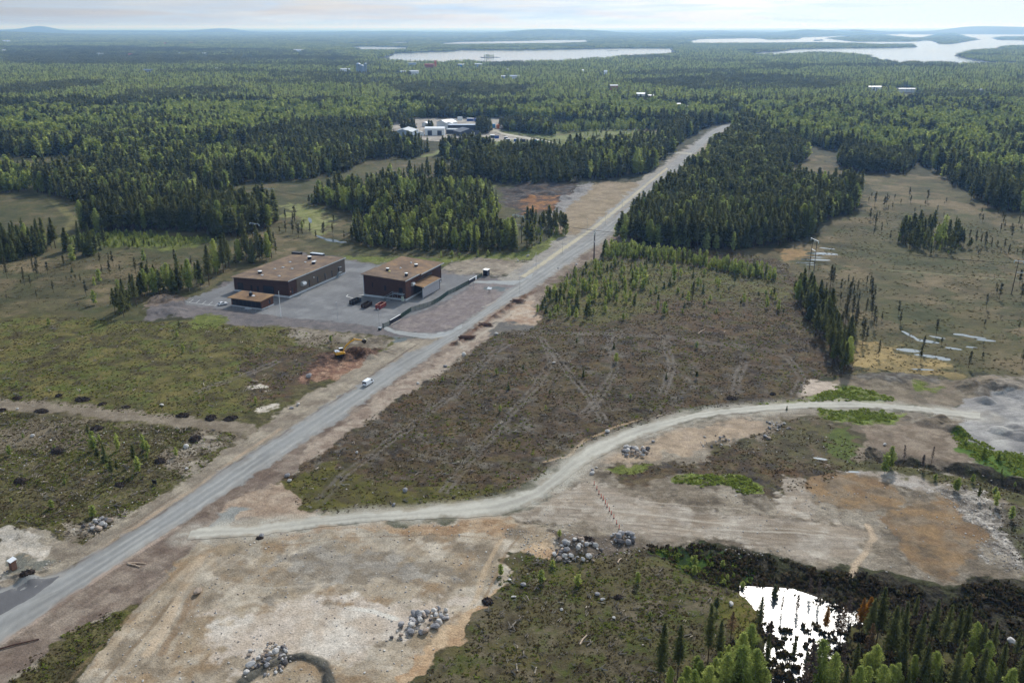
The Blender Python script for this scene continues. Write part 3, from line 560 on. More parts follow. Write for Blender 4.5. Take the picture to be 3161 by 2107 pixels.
def gravel(base, light, dark, lanes, seed=0):
    def fn(x, y, s, k):
        c = np.tile(s2l(base), (len(x), 1)); l, d = s2l(light), s2l(dark)
        nn = fbm(x, y, 14, 4, seed+1); c += (d-c)*(smooth(.45, .7, nn)*.6)[:, None]
        wob = k+(fbm(s, s*0, 30, 3, seed+2)-.5)*.08
        st = fbm(s/14, k*9, 1, 4, seed+3); c += (l-c)*(smooth(.5, .75, st)*.45)[:, None]
        for p, w_, a, t in lanes:
            g = np.exp(-((wob-p)/w_)**2)*a*.6*(.5+fbm(s, k*3, 25, 3, seed+int(p*97)))
            c += ((l if t else d)-c)*np.clip(g, 0, 1)[:, None]
        g = fbm(x, y, .8, 3, seed+9); c *= (1+(g-.5)*.22)[:, None]
        e = np.clip((np.abs(k-.5)*2-.9)/.1, 0, 1); c += (d-c)*(e*.4)[:, None]
        return c
    return fn
rm = ground_mat('road_gravel', .12, 3.5, .25, .06)
strip('road', MAIN_L, MAIN_R, .10, gravel((141,141,145), (170,168,168), (120,119,122), [(.12,.05,.5,0),(.3,.05,.55,1),(.42,.03,.4,0),(.55,.04,.5,1),(.68,.04,.6,0),(.8,.05,.7,1),(.9,.03,.4,0),(.97,.04,.7,1)]), rm, 2600, 26, 'wide grey gravel main road running diagonally through the clearings')
strip('asphalt_apron', [(-60,1398),(-20,1368),(20,1351),(80,1333),(135,1322)], [(-60,1462),(-20,1432),(20,1410),(80,1374),(138,1326)], .118, gravel((100,99,105), (112,110,114), (88,87,93), [], 20), rm, 80, 8, 'darker apron on the near left side of the main road', .5, .3)
strip('side_road', SIDE_U, SIDE_D, .14, gravel((178,173,168), (198,194,188), (150,146,142), [(.25,.09,.7,1),(.5,.08,.5,0),(.75,.09,.7,1),(.08,.06,.6,0)], 30), rm, 1600, 18, 'pale gravel side road curving to the right')
strip('entrance_road', GATE_U, GATE_D, .13, gravel((150,152,158), (172,174,178), (124,124,128), [(.3,.1,.7,1),(.7,.1,.7,1)], 50), rm, 160, 10, 'gravel drive from the lower gate to the main road', .3)
strip('entrance_road', GATE2_U, GATE2_D, .13, gravel((150,152,158), (166,168,172), (124,124,128), [(.3,.1,.7,1),(.7,.1,.5,1)], 60), rm, 160, 10, 'gravel drive from the upper gate to the main road', .3)
strip('footpath', CYC_U, CYC_D, .12, gravel((176,166,148), (188,178,162), (150,142,130), [(.5,.3,.4,1)], 70), rm, 900, 8, 'tan gravel path beside the upper main road', .3)
# ---------------------------------------------------------------- water
def water_mat(name, rough, bump, scl):
    m = bpy.data.materials.new(name); m.use_nodes = True; t = m.node_tree; b = t.nodes['Principled BSDF']
    b.inputs['Base Color'].default_value = (.03, .045, .05, 1); b.inputs['Roughness'].default_value = rough; b.inputs['IOR'].default_value = 1.45; b.inputs['Specular IOR Level'].default_value = .5
    g = t.nodes.new('ShaderNodeNewGeometry'); n = t.nodes.new('ShaderNodeTexNoise'); n.inputs['Scale'].default_value = scl; n.inputs['Detail'].default_value = 3
    t.links.new(g.outputs['Position'], n.inputs['Vector']); bp = t.nodes.new('ShaderNodeBump'); bp.inputs['Strength'].default_value = bump; bp.inputs['Distance'].default_value = .05
    t.links.new(n.outputs[0], bp.inputs['Height']); t.links.new(bp.outputs[0], b.inputs['Normal']); return m
wm_far = water_mat('lake_water', .12, .0, .1); wm_near = water_mat('pond_water', .33, .5, 1.3); wm_pool = water_mat('pool_water', .14, .2, 1.4)
def sheet(name, pts, z, m, label, kind='structure'):
    v = [(*W(*q), z) for q in pts]
    me = np_mesh(name, v, [list(range(len(v)))[::-1]], [m])
    o = link_mesh(name, me)
    if me.polygons[0].normal.z < 0: me.flip_normals()
    return tag(o, label, None, None, kind)
sheet('lake', [(870,140),(900,118),(1050,112),(1200,112),(1430,108),(1650,110),(1650,124),(1560,131),(1440,136),(1300,148),(1140,155),(1000,153),(890,150)], -1, wm_far, 'long bright lake in the middle distance')
sheet('lake', [(990,101),(1060,94.5),(1290,90.5),(1390,91),(1390,101),(1290,104),(1020,107)], -1, wm_far, 'narrow bright lake behind the long one')
sheet('lake', [(790,100),(850,96),(940,95),(940,104),(880,104),(840,104.5)], -1, wm_far, 'two small far bright lakes at the left')
sheet('lake', [(795,109),(845,105),(940,106),(940,118),(880,121),(800,119)], -1, wm_far, 'small bright lake left of the long one')
sheet('lake', [(1570,96),(1610,87),(1800,84),(1950,79),(2020,76.8),(2900,77),(2900,156),(2100,156),(2000,140),(1930,132),(1740,134),(1560,104)], -1, wm_far, 'large bright island-dotted lake at the upper right')
sheet('lake', [(1308,78.5),(1350,78),(1350,81),(1308,81.2)], -1, wm_far, 'tiny far bright lake before the hills')
sheet('lake', [(1475,94),(1525,93.5),(1525,97),(1475,97.5)], -1, wm_far, 'tiny far bright lake between the lakes')
sheet('lake', [(1912,76),(1960,76),(1960,78.4),(1912,78.4)], -1, wm_far, 'tiny far bright lake above the islands')
sheet('pond', [(1700,1336),(1820,1342),(1985,1400),(1980,1490),(1900,1560),(1890,1640),(1700,1640)], -1.0, wm_near, 'glittering pond between the woods at the lower right')
for i, (cu, cv, hw, hh, tl) in enumerate(POOLS):
    pts = [(cu+hw*math.cos(a)*1.1, cv+hh*math.sin(a)*1.1+tl*math.cos(a)*.5*1.1) for a in np.linspace(0, 2*math.pi, 20, endpoint=False)]
    sheet('bog_pool', pts, -.10+i*.004, wm_pool, ['shallow pool streak in the bog', 'narrow strip of open water in the bog'][i % 2])
# ---------------------------------------------------------------- foliage materials and tree shapes
def leaf_mat(name, c1, c2, trans=.3, rv=.35):
    m = bpy.data.materials.new(name); m.use_nodes = True; t = m.node_tree; t.nodes.clear(); n_ = t.nodes.new; l = t.links.new
    oi = n_('ShaderNodeObjectInfo'); g = n_('ShaderNodeNewGeometry'); tc = n_('ShaderNodeTexCoord')
    n = n_('ShaderNodeTexNoise'); n.inputs['Scale'].default_value = 7; n.inputs['Detail'].default_value = 2; l(tc.outputs['Object'], n.inputs['Vector'])
    mx = n_('ShaderNodeMix'); mx.data_type = 'RGBA'; mx.inputs[6].default_value = tuple(s2l(c1))+(1,); mx.inputs[7].default_value = tuple(s2l(c2))+(1,)
    a = n_('ShaderNodeMath'); a.operation = 'MULTIPLY_ADD'; l(oi.outputs['Random'], a.inputs[0]); a.inputs[1].default_value = .7
    b = n_('ShaderNodeMath'); b.operation = 'MULTIPLY_ADD'; l(n.outputs[0], b.inputs[0]); b.inputs[1].default_value = .8; b.inputs[2].default_value = -.25; l(b.outputs[0], a.inputs[2])
    l(a.outputs[0], mx.inputs[0])
    br = n_('ShaderNodeMath'); br.operation = 'MULTIPLY_ADD'; l(g.outputs['Random Per Island'], br.inputs[0]); br.inputs[1].default_value = rv*2; br.inputs[2].default_value = 1-rv
    sc = n_('ShaderNodeVectorMath'); sc.operation = 'SCALE'; l(mx.outputs[2], sc.inputs[0]); l(br.outputs[0], sc.inputs['Scale'])
    d = n_('ShaderNodeBsdfDiffuse'); tr = n_('ShaderNodeBsdfTranslucent'); ms = n_('ShaderNodeMixShader'); ms.inputs[0].default_value = trans
    l(sc.outputs[0], d.inputs[0]); l(sc.outputs[0], tr.inputs[0]); l(d.outputs[0], ms.inputs[1]); l(tr.outputs[0], ms.inputs[2])
    o = n_('ShaderNodeOutputMaterial'); l(ms.outputs[0], o.inputs[0]); return m
M_PINE = leaf_mat('pine_needles', (92,98,60), (138,140,92), .55)
M_SPRUCE = leaf_mat('spruce_needles', (84,94,56), (124,130,82), .5)
M_BIRCH = leaf_mat('birch_leaves', (136,152,82), (192,198,118), .6)
M_BIRCHY = leaf_mat('young_leaves', (112,130,62), (146,160,80), .45)
M_BOGP = leaf_mat('bog_pine_needles', (88,88,66), (112,108,82), .4)
M_DEAD = leaf_mat('dead_needles', (96,78,60), (120,96,70), .2)
M_ORANGE = leaf_mat('rusty_needles', (150,104,40), (176,124,52), .3)
M_GREY = leaf_mat('bare_twigs', (72,62,56), (98,86,78), .1)
M_BARK = mat('pine_bark', (92,74,60), .9, .1, noise=.3, nscale=9)
M_BARKB = mat('birch_bark', (170,166,158), .8, .1, noise=.35, nscale=6)
def trunk_arr(r0, top, sides=5, lean=0, rng=None, limbs=(), crown_r=.1):
    v, f = [], []
    def tube(pts, rad):
        b = len(v)
        for (p, r_) in zip(pts, rad):
            for k in range(sides):
                a = 2*math.pi*k/sides; v.append((p[0]+r_*math.cos(a), p[1]+r_*math.sin(a), p[2]))
        for i in range(len(pts)-1):
            for k in range(sides):
                k2 = (k+1) % sides; f.append((b+i*sides+k, b+i*sides+k2, b+(i+1)*sides+k2, b+(i+1)*sides+k))
    pts = [(lean*t*t+.004*math.sin(7*t), .004*math.cos(5*t), t*top) for t in (0, .3, .6, 1)]
    pts[0] = (0, 0, -.03)
    tube(pts, [r0, r0*.8, r0*.5, r0*.12])
    for (h, a, ln) in limbs:
        p0 = (0, 0, h); p1 = (ln*math.cos(a), ln*math.sin(a), h+ln*.35)
        v0 = len(v); w = r0*.3
        v.extend([(p0[0], p0[1], p0[2]-w), (p0[0], p0[1], p0[2]+w), (p1[0], p1[1], p1[2])]); f.append((v0, v0+1, v0+2))
    return v, f
def crown_arr(kind, n, seed):
    rg_ = random.Random(seed); v, f = [], []
    lob = [(rg_.uniform(0, 6.28), rg_.uniform(.3, .95), rg_.uniform(.7, 1.25)) for _ in range(7)]
    for i in range(n):
        a = rg_.uniform(0, 2*math.pi)
        if kind == 'spruce':
            t = rg_.random()**1.35; z = .06+.94*t; R_ = .135*(1-t)**.85+.008; lay = .68+.42*math.cos(t*62+a)
            r_ = R_*lay*math.sqrt(rg_.uniform(.25, 1)); sz = .05*(1-t*.55); droop = -.45
        elif kind == 'pine':
            t = rg_.random()**1.1; z = .30+.70*t; R_ = .112*math.sin(math.pi*min(1, (.22+.80*(1-t))*.62))**1.0*(1-t**3.5*.85)
            if t < .15 and rg_.random() < .5: continue
            r_ = R_*math.sqrt(rg_.uniform(.02, 1))*(.72+.34*math.sin(3*a+t*17)+.34*math.sin(t*70+2*a)); sz = .052*(1-t*.45); droop = .15
        elif kind == 'bog':
            t = rg_.random(); z = .3+.7*t; R_ = .075*(1-t**2)+.012
            r_ = R_*math.sqrt(rg_.random())*(.7+.5*math.sin(2*a+t*31)); sz = .05; droop = .1
        else:
            t = rg_.random(); z = .13+.87*t; R_ = .155*max(0, math.sin(math.pi*(.1+.87*t)))**.6
            r_ = R_*(rg_.uniform(.12, 1)**.5)*(.70+.32*math.sin(2*a+t*9+seed)+.3*math.sin(5*a-t*23)); sz = .048*(1.1-.45*t); droop = .2
        x, y = r_*math.cos(a), r_*math.sin(a); z += rg_.uniform(-.012, .012)
        # card: outward-leaning small leaf clump
        o = (math.cos(a), math.sin(a), droop); s = sz*rg_.uniform(.6, 1.3)
        tx, ty = -math.sin(a), math.cos(a); j = [rg_.uniform(-.7, .7) for _ in range(6)]
        ux, uy, uz = o[0]+j[0], o[1]+j[1], o[2]+j[2]; lu = math.sqrt(ux*ux+uy*uy+uz*uz)+1e-6; ux, uy, uz = ux/lu, uy/lu, uz/lu
        wx, wy, wz = tx+j[3], ty+j[4], j[5]*.9; lw = math.sqrt(wx*wx+wy*wy+wz*wz)+1e-6; wx, wy, wz = wx/lw, wy/lw, wz/lw
        b = len(v); e = .55
        v.extend([(x-ux*s*.4-wx*s*e, y-uy*s*.4-wy*s*e, z-uz*s*.4-wz*s*e), (x-ux*s*.4+wx*s*e, y-uy*s*.4+wy*s*e, z-uz*s*.4+wz*s*e), (x+ux*s+wx*s*.25, y+uy*s+wy*s*.25, z+uz*s+wz*s*.25), (x+ux*s-wx*s*.25, y+uy*s-wy*s*.25, z+uz*s-wz*s*.25)])
        f.append((b, b+1, b+2, b+3))
    return v, f
def tree_parts(kind, n, seed):
    rg_ = random.Random(seed*7+1)
    cr = crown_arr({'pine': 'pine', 'spruce': 'spruce', 'birch': 'birch', 'bog': 'bog'}[kind], n, seed)
    limbs = [(rg_.uniform(.3, .85), rg_.uniform(0, 6.28), rg_.uniform(.04, .10)) for _ in range(10)]
    tr = trunk_arr({'pine': .012, 'spruce': .013, 'birch': .009, 'bog': .010}[kind], .97, 5, rg_.uniform(-.02, .02), rg_, limbs)
    return cr, tr
# ---------------------------------------------------------------- where trees stand
# chart polygon, spacing m, (pine, spruce, birch) shares, height, spread, kind word for labels
FB = [(-700,65),(3000,65),(3000,520),(2352,494),(2290,482),(2240,465),(2225,442),(2175,418),(2150,395),(2105,378),(2000,352),(1890,346),(1860,334),(1760,320),(1700,294),(1684,283),(1650,285),(1600,305),(1542,350),(1486,396),(1455,406),(1376,413),(1298,422),(1143,421),(1077,419),(1044,416),(1050,397),(1110,383),(1055,371),(944,365),(856,367),(790,400),(704,416),(637,420),(570,422),(536,434),(503,440),(469,432),(385,402),(318,405),(240,387),(201,381),(84,366),(0,356),(-700,345)]
HOLES = [[(370,350),(450,343),(560,343),(640,347),(560,358),(430,364)], [(888,280),(960,272),(1200,272),(1290,286),(1420,290),(1520,294),(1518,330),(1440,345),(1290,356),(1240,363),(1120,363),(1100,350),(1000,348),(905,344),(888,310)],
 [(985,345),(1020,345),(1010,370),(930,385)], [(1995,200),(2110,203),(2105,213),(1990,210)], [(2200,280),(2300,285),(2290,292),(2200,290)]]
STANDS = [
 ([(925,300),(950,298),(955,306),(935,310)], 4.5, (.9,.1,0), 11, .2, 'inside the works site'),
 ([(985,296),(998,294),(1000,300),(988,302)], 5, (.9,.1,0), 10, .2, 'inside the works site'),
 ([(1095,300),(1130,298),(1128,306),(1098,310)], 4, (.85,.15,0), 12, .2, 'inside the works site'),
 ([(1040,290),(1095,286),(1095,290),(1045,293)], 7, (.85,.15,0), 9, .2, 'inside the works site'),
 ([(1150,290),(1260,298),(1275,312),(1220,308),(1160,300)], 4, (.6,.2,.2), 12, .2, 'between the works site and the meadow'),
 ([(1260,296),(1420,286),(1520,292),(1500,300),(1380,300),(1300,306)], 5, (.1,.1,.8), 8, .3, 'along the meadow'),
 ([(1330,312),(1420,306),(1500,306),(1515,316),(1400,322)], 7, (.2,.2,.6), 6, .4, 'along the meadow'),
 ([(885,276),(940,272),(930,284),(890,290)], 5, (.7,.2,.1), 11, .2, 'at the back of the works site'),
 (FB, 3.4, None, 13.5, .22, 'in the wide woods'),
 ([(0,395),(70,402),(75,440),(30,445),(-100,440),(-100,392)], 4, (.2,.1,.7), 11, .25, 'in the woods at the left edge'),
 ([(86,446),(168,463),(235,473),(318,477),(440,467),(452,450),(420,432),(330,418),(230,408),(150,402),(95,425)], 3.6, (.62,.1,.28), 13, .22, 'in the wooded island of the left bog'),
 ([(181,531),(235,535),(318,531),(469,534),(503,547),(553,544),(620,521),(645,498),(600,487),(500,491),(400,496),(300,506),(200,516)], 3.2, (.68,.17,.15), 15, .2, 'in the long wood behind the hall'),
 ([(-300,585),(0,606),(50,592),(94,587),(127,567),(60,555),(0,560),(-300,560)], 3.6, (.35,.5,.15), 13, .22, 'in the dark clump at the left edge'),
 ([(150,585),(188,590),(248,584),(260,570),(190,565),(150,572)], 6, (.5,.4,.1), 11, .25, 'in the thin stand left of the green shrubs'),
 ([(262,722),(310,722),(305,700),(270,702)], 4.2, (.5,.15,.35), 13, .2, 'beside the sand mound of the yard'),
 ([(310,712),(340,680),(419,674),(480,651),(536,620),(530,608),(470,632),(400,655),(330,668)], 4.2, (.5,.15,.35), 11, .28, 'along the back fence of the yard'),
 ([(536,620),(614,602),(612,585),(545,590)], 4.6, (.55,.3,.15), 13, .2, 'close behind the left hall'),
 ([(880,415),(1044,416),(1040,404),(960,404),(885,406)], 4.4, (.5,.25,.25), 11, .25, 'in the tree row of the middle bog'),
 ([(705,472),(760,480),(860,502),(960,503),(1060,502),(1140,500),(1152,482),(1118,456),(1000,447),(880,440),(800,450),(730,458)], 3.8, (.4,.2,.4), 12.5, .25, 'in the wood left of the rubble field'),
 ([(800,556),(830,571),(920,575),(1050,579),(1172,576),(1184,552),(1150,532),(1000,517),(880,517),(810,532)], 3.8, (.42,.13,.45), 12, .24, 'in the wood behind the two brick halls'),
 ([(1208,572),(1230,576),(1232,560),(1212,556)], 3.2, (.8,.1,.1), 13, .15, 'by the upper gate'),
 ([(1200,516),(1300,546),(1300,532),(1250,514),(1208,508)], 4.2, (.75,.15,.1), 10.5, .18, 'beneath the orange rubble'),
 ([(1408,545),(1438,552),(1502,562),(1585,568),(1693,575),(1797,564),(1872,541),(1886,510),(1967,489),(1975,462),(1950,450),(1900,440),(1830,436),(1785,430),(1775,410),(1810,385),(1850,365),(1850,348),(1760,326),(1712,300),(1700,304),(1680,318),(1622,372),(1594,398),(1515,462),(1458,505)], 3.0, (.70,.12,.18), 14, .2, 'in the big pine wood right of the road'),
 ([(1408,545),(1438,552),(1502,562),(1585,568),(1590,556),(1480,545),(1460,520),(1430,530)], 4, (.1,.1,.8), 12, .2, 'at the front edge of the big wood'),
 ([(1925,372),(1940,391),(1990,402),(2060,398),(2100,385),(2080,368),(2000,358),(1940,360)], 3.4, (.9,.05,.05), 12.5, .18, 'on the wooded island of the right bog'),
 ([(2058,566),(2090,577),(2150,587),(2200,582),(2225,560),(2190,540),(2110,530),(2070,542)], 4.1, (.8,.05,.15), 8, .3, 'in the lone pine clump of the right bog'),
 ([(1830,672),(1858,668),(1885,700),(1915,738),(1940,780),(1960,850),(1930,864),(1905,820),(1885,780),(1865,730),(1840,700)], 3.2, (.82,.05,.13), 9, .3, 'in the pine row between clearing and bog'),
 ([(1377,590),(1500,602),(1600,612),(1700,632),(1760,648),(1792,642),(1740,620),(1640,600),(1500,582),(1400,572)], 2.5, (.05,.1,.85), 4.6, .4, 'in the bright birch thicket above the clearing'),
 ([(880,420),(1000,417),(1120,424),(1110,444),(990,444),(885,440)], 3.2, (.2,.1,.7), 4.5, .35, 'in the young growth of the middle bog'),
 ([(134,548),(260,532),(503,552),(400,572),(300,570),(180,565)], 3.0, (.1,.05,.85), 2.6, .4, 'in the green scrub before the long wood'),
 ([(800,592),(1000,590),(1180,580),(1240,556),(1300,525),(1330,512),(1250,585),(1100,596)], 7, (.05,.05,.9), 3, .4, 'on the green strip behind the brick halls'),
 ([(1240,560),(1300,530),(1200,500),(1190,560)], 6, (.1,.05,.85), 4, .4, 'on the green strip by the upper road'),
 ([(1236,740),(1240,690),(1300,628),(1360,604),(1480,606),(1500,650),(1420,700),(1330,745)], 4.4, (.15,.15,.7), 3.8, .45, 'among the saplings of the clearing'),
 ([(1480,606),(1600,618),(1780,650),(1830,700),(1800,740),(1600,720),(1420,745),(1420,700)], 6.6, (.25,.15,.6), 3.2, .5, 'on the open clearing'),
 ([(700,1060),(960,890),(1120,780),(1700,790),(1930,860),(1850,910),(1560,940),(1300,1040),(1100,1140),(720,1160)], 19, (.4,.15,.45), 1.9, .5, 'on the lower clearing'),
 ([(-100,740),(300,742),(620,760),(860,790),(600,930),(300,930),(-100,910)], 17, (.1,.05,.85), 1.8, .5, 'on the mossy clearing left of the road'),
 ([(-60,950),(500,1000),(400,1110),(200,1220),(-60,1170)], 13, (.05,.05,.9), 2.0, .5, 'on the stony heath at the lower left'),
 ([(220,1000),(330,1010),(340,1100),(240,1120)], 6, (.3,.1,.6), 3.8, .3, 'on the stony heath at the lower left'),
 ([(1150,1330),(1480,1260),(1730,1370),(1640,1500),(1000,1560)], 10, (.1,.05,.85), 1.8, .5, 'on the heath at the bottom'),
 ([(1990,660),(2352,650),(2352,860),(2130,840),(1990,780)], 13, (1,0,0), 4.6, .4, 'thin on the right bog'),
 ([(1960,440),(2200,460),(2352,520),(2352,620),(2000,560),(1900,520)], 14, (1,0,0), 4.8, .4, 'thin on the upper right bog'),
 ([(2250,490),(2352,500),(2352,600),(2230,570)], 9, (1,0,0), 5.2, .35, 'thin on the upper right bog'),
 ([(1890,650),(2000,640),(2000,850),(1965,850),(1940,760)], 6.5, (1,0,0), 6.5, .4, 'beside the pine row'),
 ([(1290,790),(2290,865),(2352,850),(2352,810),(2240,820)], 17, (1,0,0), 5, .4, 'thin on the right bog'),
 ([(-200,600),(400,600),(500,640),(300,710),(-200,735)], 10, (.8,.05,.15), 6, .4, 'thin on the left bog'),
 ([(300,640),(480,600),(620,560),(640,590),(540,620),(320,690)], 9, (.8,.05,.15), 7, .4, 'thin on the left bog'),
 ([(640,500),(820,520),(810,560),(640,580)], 9, (.9,0,.1), 8, .3, 'thin between the woods'),
 ([(-200,360),(300,390),(130,430),(-200,380)], 9, (.6,.1,.3), 8, .35, 'thin on the upper left bog'),
 ([(1560,565),(1800,575),(1830,590),(1700,590)], 9, (.6,.3,.1), 4, .4, 'before the big wood'),
 ([(1500,566),(1700,580),(1690,572),(1510,560)], 5, (.1,.1,.8), 8, .3, 'at the front edge of the big wood'),
 ([(1490,1262),(1600,1278),(1720,1308),(1722,1350),(1640,1325)], 3.2, (0,0,1), 2.2, .35, 'in the willow scrub of the ditch'),
 ([(2190,1000),(2280,1040),(2352,1062),(2352,1110),(2290,1085)], 3.2, (0,0,1), 2.4, .35, 'in the green scrub by the gravel yard'),
 ([(2240,1085),(2352,1140),(2352,1240),(2250,1160),(2100,1090)], 5, (.4,.1,.5), 4, .35, 'below the gravel yard'),
]
BIRCHY = [[(-50,262),(200,264),(400,252),(700,256),(900,246),(1010,264),(900,292),(700,308),(500,326),(250,336),(60,336),(-50,312)], [(-50,208),(160,196),(245,196),(240,208),(100,222),(-50,228)],
 [(280,222),(420,212),(560,212),(560,224),(400,236),(290,240)], [(880,210),(1020,232),(1200,226),(1250,208),(1100,200),(960,198)], [(1180,262),(1400,246),(1680,262),(1640,282),(1500,290),(1300,290),(1180,275)],
 [(1700,262),(1850,230),(2352,300),(2500,420),(2352,430),(2200,400),(2100,372),(1900,340),(1760,312)], [(1400,196),(1700,178),(2000,190),(1900,214),(1600,214)], [(0,110),(500,112),(760,120),(880,160),(500,156),(0,150)],
 [(2090,250),(2352,235),(2500,300),(2200,290)], [(400,405),(560,412),(700,404),(640,392),(450,392)]]
rnd = np.random.default_rng(4)
for hu, hv, hw_, hh_, *_r in FARH:
    k_ = (hv-64)/HP; hp_ = max(hw_*k_/2+1.5, 3); HOLES.append([(hu-hp_, hv-1.2), (hu+hp_, hv-1.2), (hu+hp_, hv+11*k_), (hu-hp_, hv+11*k_)])
HOLES += [[(810,161),(850,161),(850,176),(810,176)]]
def grid_pts(x0, x1, y0, y1, sp):
    gx, gy = np.meshgrid(np.arange(x0, x1, sp), np.arange(y0, y1, sp)); gx = gx.ravel(); gy = gy.ravel()
    return gx+rnd.uniform(-.48, .48, gx.shape)*sp, gy+rnd.uniform(-.48, .48, gy.shape)*sp
def in_view(x, y, mu=60, top=True):
    u, v = chart(x, y); return (u > -mu) & (u < 2352+mu) & (v < 1568+160) & (v > 64), u, v
CLEAR = [[(470,700),(560,620),(690,575),(1110,630),(1240,640),(1030,790),(640,740)], [(-10,1360),(800,900),(1440,480),(1500,480),(1560,360),(1640,300),(1690,285),(1690,300),(1600,365),(1560,400),(1430,540),(1100,745),(700,1030),(0,1490)]]
def scatter(si, poly, sp, mix, h, spread):
    P_ = np.array(poly); far = poly is FB
    if far:
        R0 = 1500; gx, gy = grid_pts(-900, 900, 480, R0, sp); m, u, v = in_view(gx, gy); gx, gy, u, v = gx[m], gy[m], u[m], v[m]
        rr = np.hypot(gx, gy); keep = rnd.random(len(gx)) < np.clip(1.12-rr/2600, .35, 1); gx, gy, u, v = gx[keep], gy[keep], u[keep], v[keep]
    else:
        w = np.array([W(*q) for q in poly]); gx, gy = grid_pts(w[:, 0].min(), w[:, 0].max(), w[:, 1].min(), w[:, 1].max(), sp); m, u, v = in_view(gx, gy); gx, gy, u, v = gx[m], gy[m], u[m], v[m]
    e = 5 if far else min(4, sp)
    wx = (fbm(gx, gy, 22, 3, 51)-.5)*e*3; wy = (fbm(gx, gy, 22, 3, 52)-.5)*e*3
    uu, vv = chart(gx+wx, gy+wy)
    m = inpoly(uu, vv, poly)
    if mix is None or 3 <= sp < 4.7:
        sd = -sdf(uu, vv, poly)/np.maximum((v-64)/HP, .5)/2.2; nz = fbm(gx, gy, 26, 3, 53+si)
        m &= rnd.random(len(gx)) < np.clip((.5 if mix is None else .8)+sd/7, 0, 1)*smooth(.31 if mix is None else .24, .45 if mix is None else .38, nz+.06)
    for c in CLEAR: m &= ~inpoly(u, v, c)
    if far:
        for c in HOLES: m &= ~inpoly(uu, vv, c)
        m &= ~water_mask(u, v)
    gx, gy, u, v = gx[m], gy[m], u[m], v[m]
    if mix is None:
        b = np.full(len(gx), .17)
        for c in BIRCHY: b = np.where(inpoly(u+(fbm(gx, gy, 60, 3, 5)-.5)*60, v+(fbm(gx, gy, 60, 3, 6)-.5)*16, c), .86, b)
        nn = fbm(gx, gy, 110, 3, 61); b = np.clip(b+.02+(nn-.5)*1.3, .02, .95)
        pb, ps = b, (1-b)*.28
    else:
        nn = fbm(gx, gy, 16, 3, 62+si); pb = np.clip(mix[2]+(nn-.5)*1.0*min(1, 4*mix[2]*(1-mix[2])), 0, 1) if mix[2] > 0 else np.zeros(len(gx)); ps = (1-pb)*mix[1]/max(1e-6, mix[0]+mix[1])
    q = rnd.random(len(gx)); kind = np.where(q < pb, 2, np.where(q < pb+ps, 1, 0))
    hh = h*(1+rnd.normal(0, spread*1.5, len(gx)).clip(-2.2*spread, 2*spread))*(.62+.76*fbm(gx, gy, 32, 3, 63)); hh = np.where(kind == 2, hh*.88, hh)
    if sp >= 6.4 and mix == (1,0,0) or (mix and mix[0] >= .8 and sp >= 8): kind = np.where(kind == 0, 3, kind)
    if mix and sp > 6: 
        k2 = rnd.random(len(gx)) < smooth(.38, .55, fbm(gx, gy, 30, 3, 64+si)); gx, gy, kind, hh = gx[k2], gy[k2], kind[k2], hh[k2]
    return np.stack([gx, gy, hh, kind, np.full(len(gx), si)], 1)
trees = [scatter(i, *s[:5]) for i, s in enumerate(STANDS)]
# the wood in the lower right corner, tree by tree where it matters: chart u, v, height, kind
NEAR = [(1535,1580,6,2),(1575,1585,6.5,2),(1605,1565,5.5,2),(1648,1545,6,2),(1668,1530,6,2),(1690,1515,5.5,2),(1712,1560,7,2),(1600,1530,3.5,2),(1655,1490,4,2),(1730,1575,8,2),(1750,1600,8,2),(1620,1590,7,2),(1670,1575,7.5,2),(1985,1560,7,2),(2010,1540,6.5,2),(2095,1565,7,2),(2140,1560,7.5,2),(2215,1560,7,2),(2265,1590,8,2),(2050,1585,7.5,2),(1513,1572,15,0),(1556,1545,12,0),(1626,1508,13,0),(1650,1512,10,0),(1678,1455,6.5,5),(1742,1440,9,0),(1895,1432,6.5,6),(1930,1458,9,5),(1922,1452,8,4),(1830,1385,5.5,4),(1795,1385,5,4),(1990,1480,12,0),(2012,1470,13.5,0),
 (2040,1520,14,0),(2070,1500,13,0),(2100,1530,13,0),(2135,1480,12,0),(2160,1500,12.5,0),(2190,1490,11,0),(2210,1470,11,0),(2110,1440,9,4),(2005,1440,7.5,4),(2060,1455,8,1),(2230,1505,9,2),(2250,1510,9.5,0),(2280,1500,9,0),(2060,1560,11,0),(2120,1590,12,0),
 (2180,1600,13,0),(2240,1600,12,0),(2290,1580,11,0),(2335,1600,12,0),(2345,1540,9,0),(2000,1560,9,2),(1960,1545,8,0),(1930,1560,9,4),(1880,1580,12,2),(1905,1600,11,2),(1850,1600,13,4),(1730,1590,11,2),(1700,1600,12,2),
 (1660,1600,11,2),(1625,1610,9,2),(1590,1610,8,2),(1560,1615,7,2),(1640,1570,7,2),(1690,1560,8,2),(1700,1530,9,2),(1720,1500,8,2),(1760,1520,9,0),(1770,1480,8,4),(1820,1500,6,0),(1850,1540,7,0),(1680,1590,10,1),(1690,1600,9,1),
 (2080,1600,7,1),(2110,1610,8,1),(2150,1610,9,1),(2200,1620,9,1),(2020,1610,9,2),(2040,1600,8,2),(1985,1600,8,2),(1965,1610,9,2),(1935,1620,10,0),(2260,1540,8,2),(2300,1530,7,0),(2330,1500,7,0),(2352,1480,8,0),(2275,1620,10,1),(2310,1630,10,2),(2350,1625,9,0),
 (2020,1410,6,4),(2070,1420,7,4),(1950,1400,6,4),(2100,1410,7,0),(2150,1420,7.5,4),(2180,1440,8,0),(1880,1360,6,4),(1860,1350,5,4),(1780,1352,5,0),(1990,1520,10,5),(1900,1520,6,4),(2350,1440,6,4),(1990,1430,8,6),(1975,1435,8,6)]
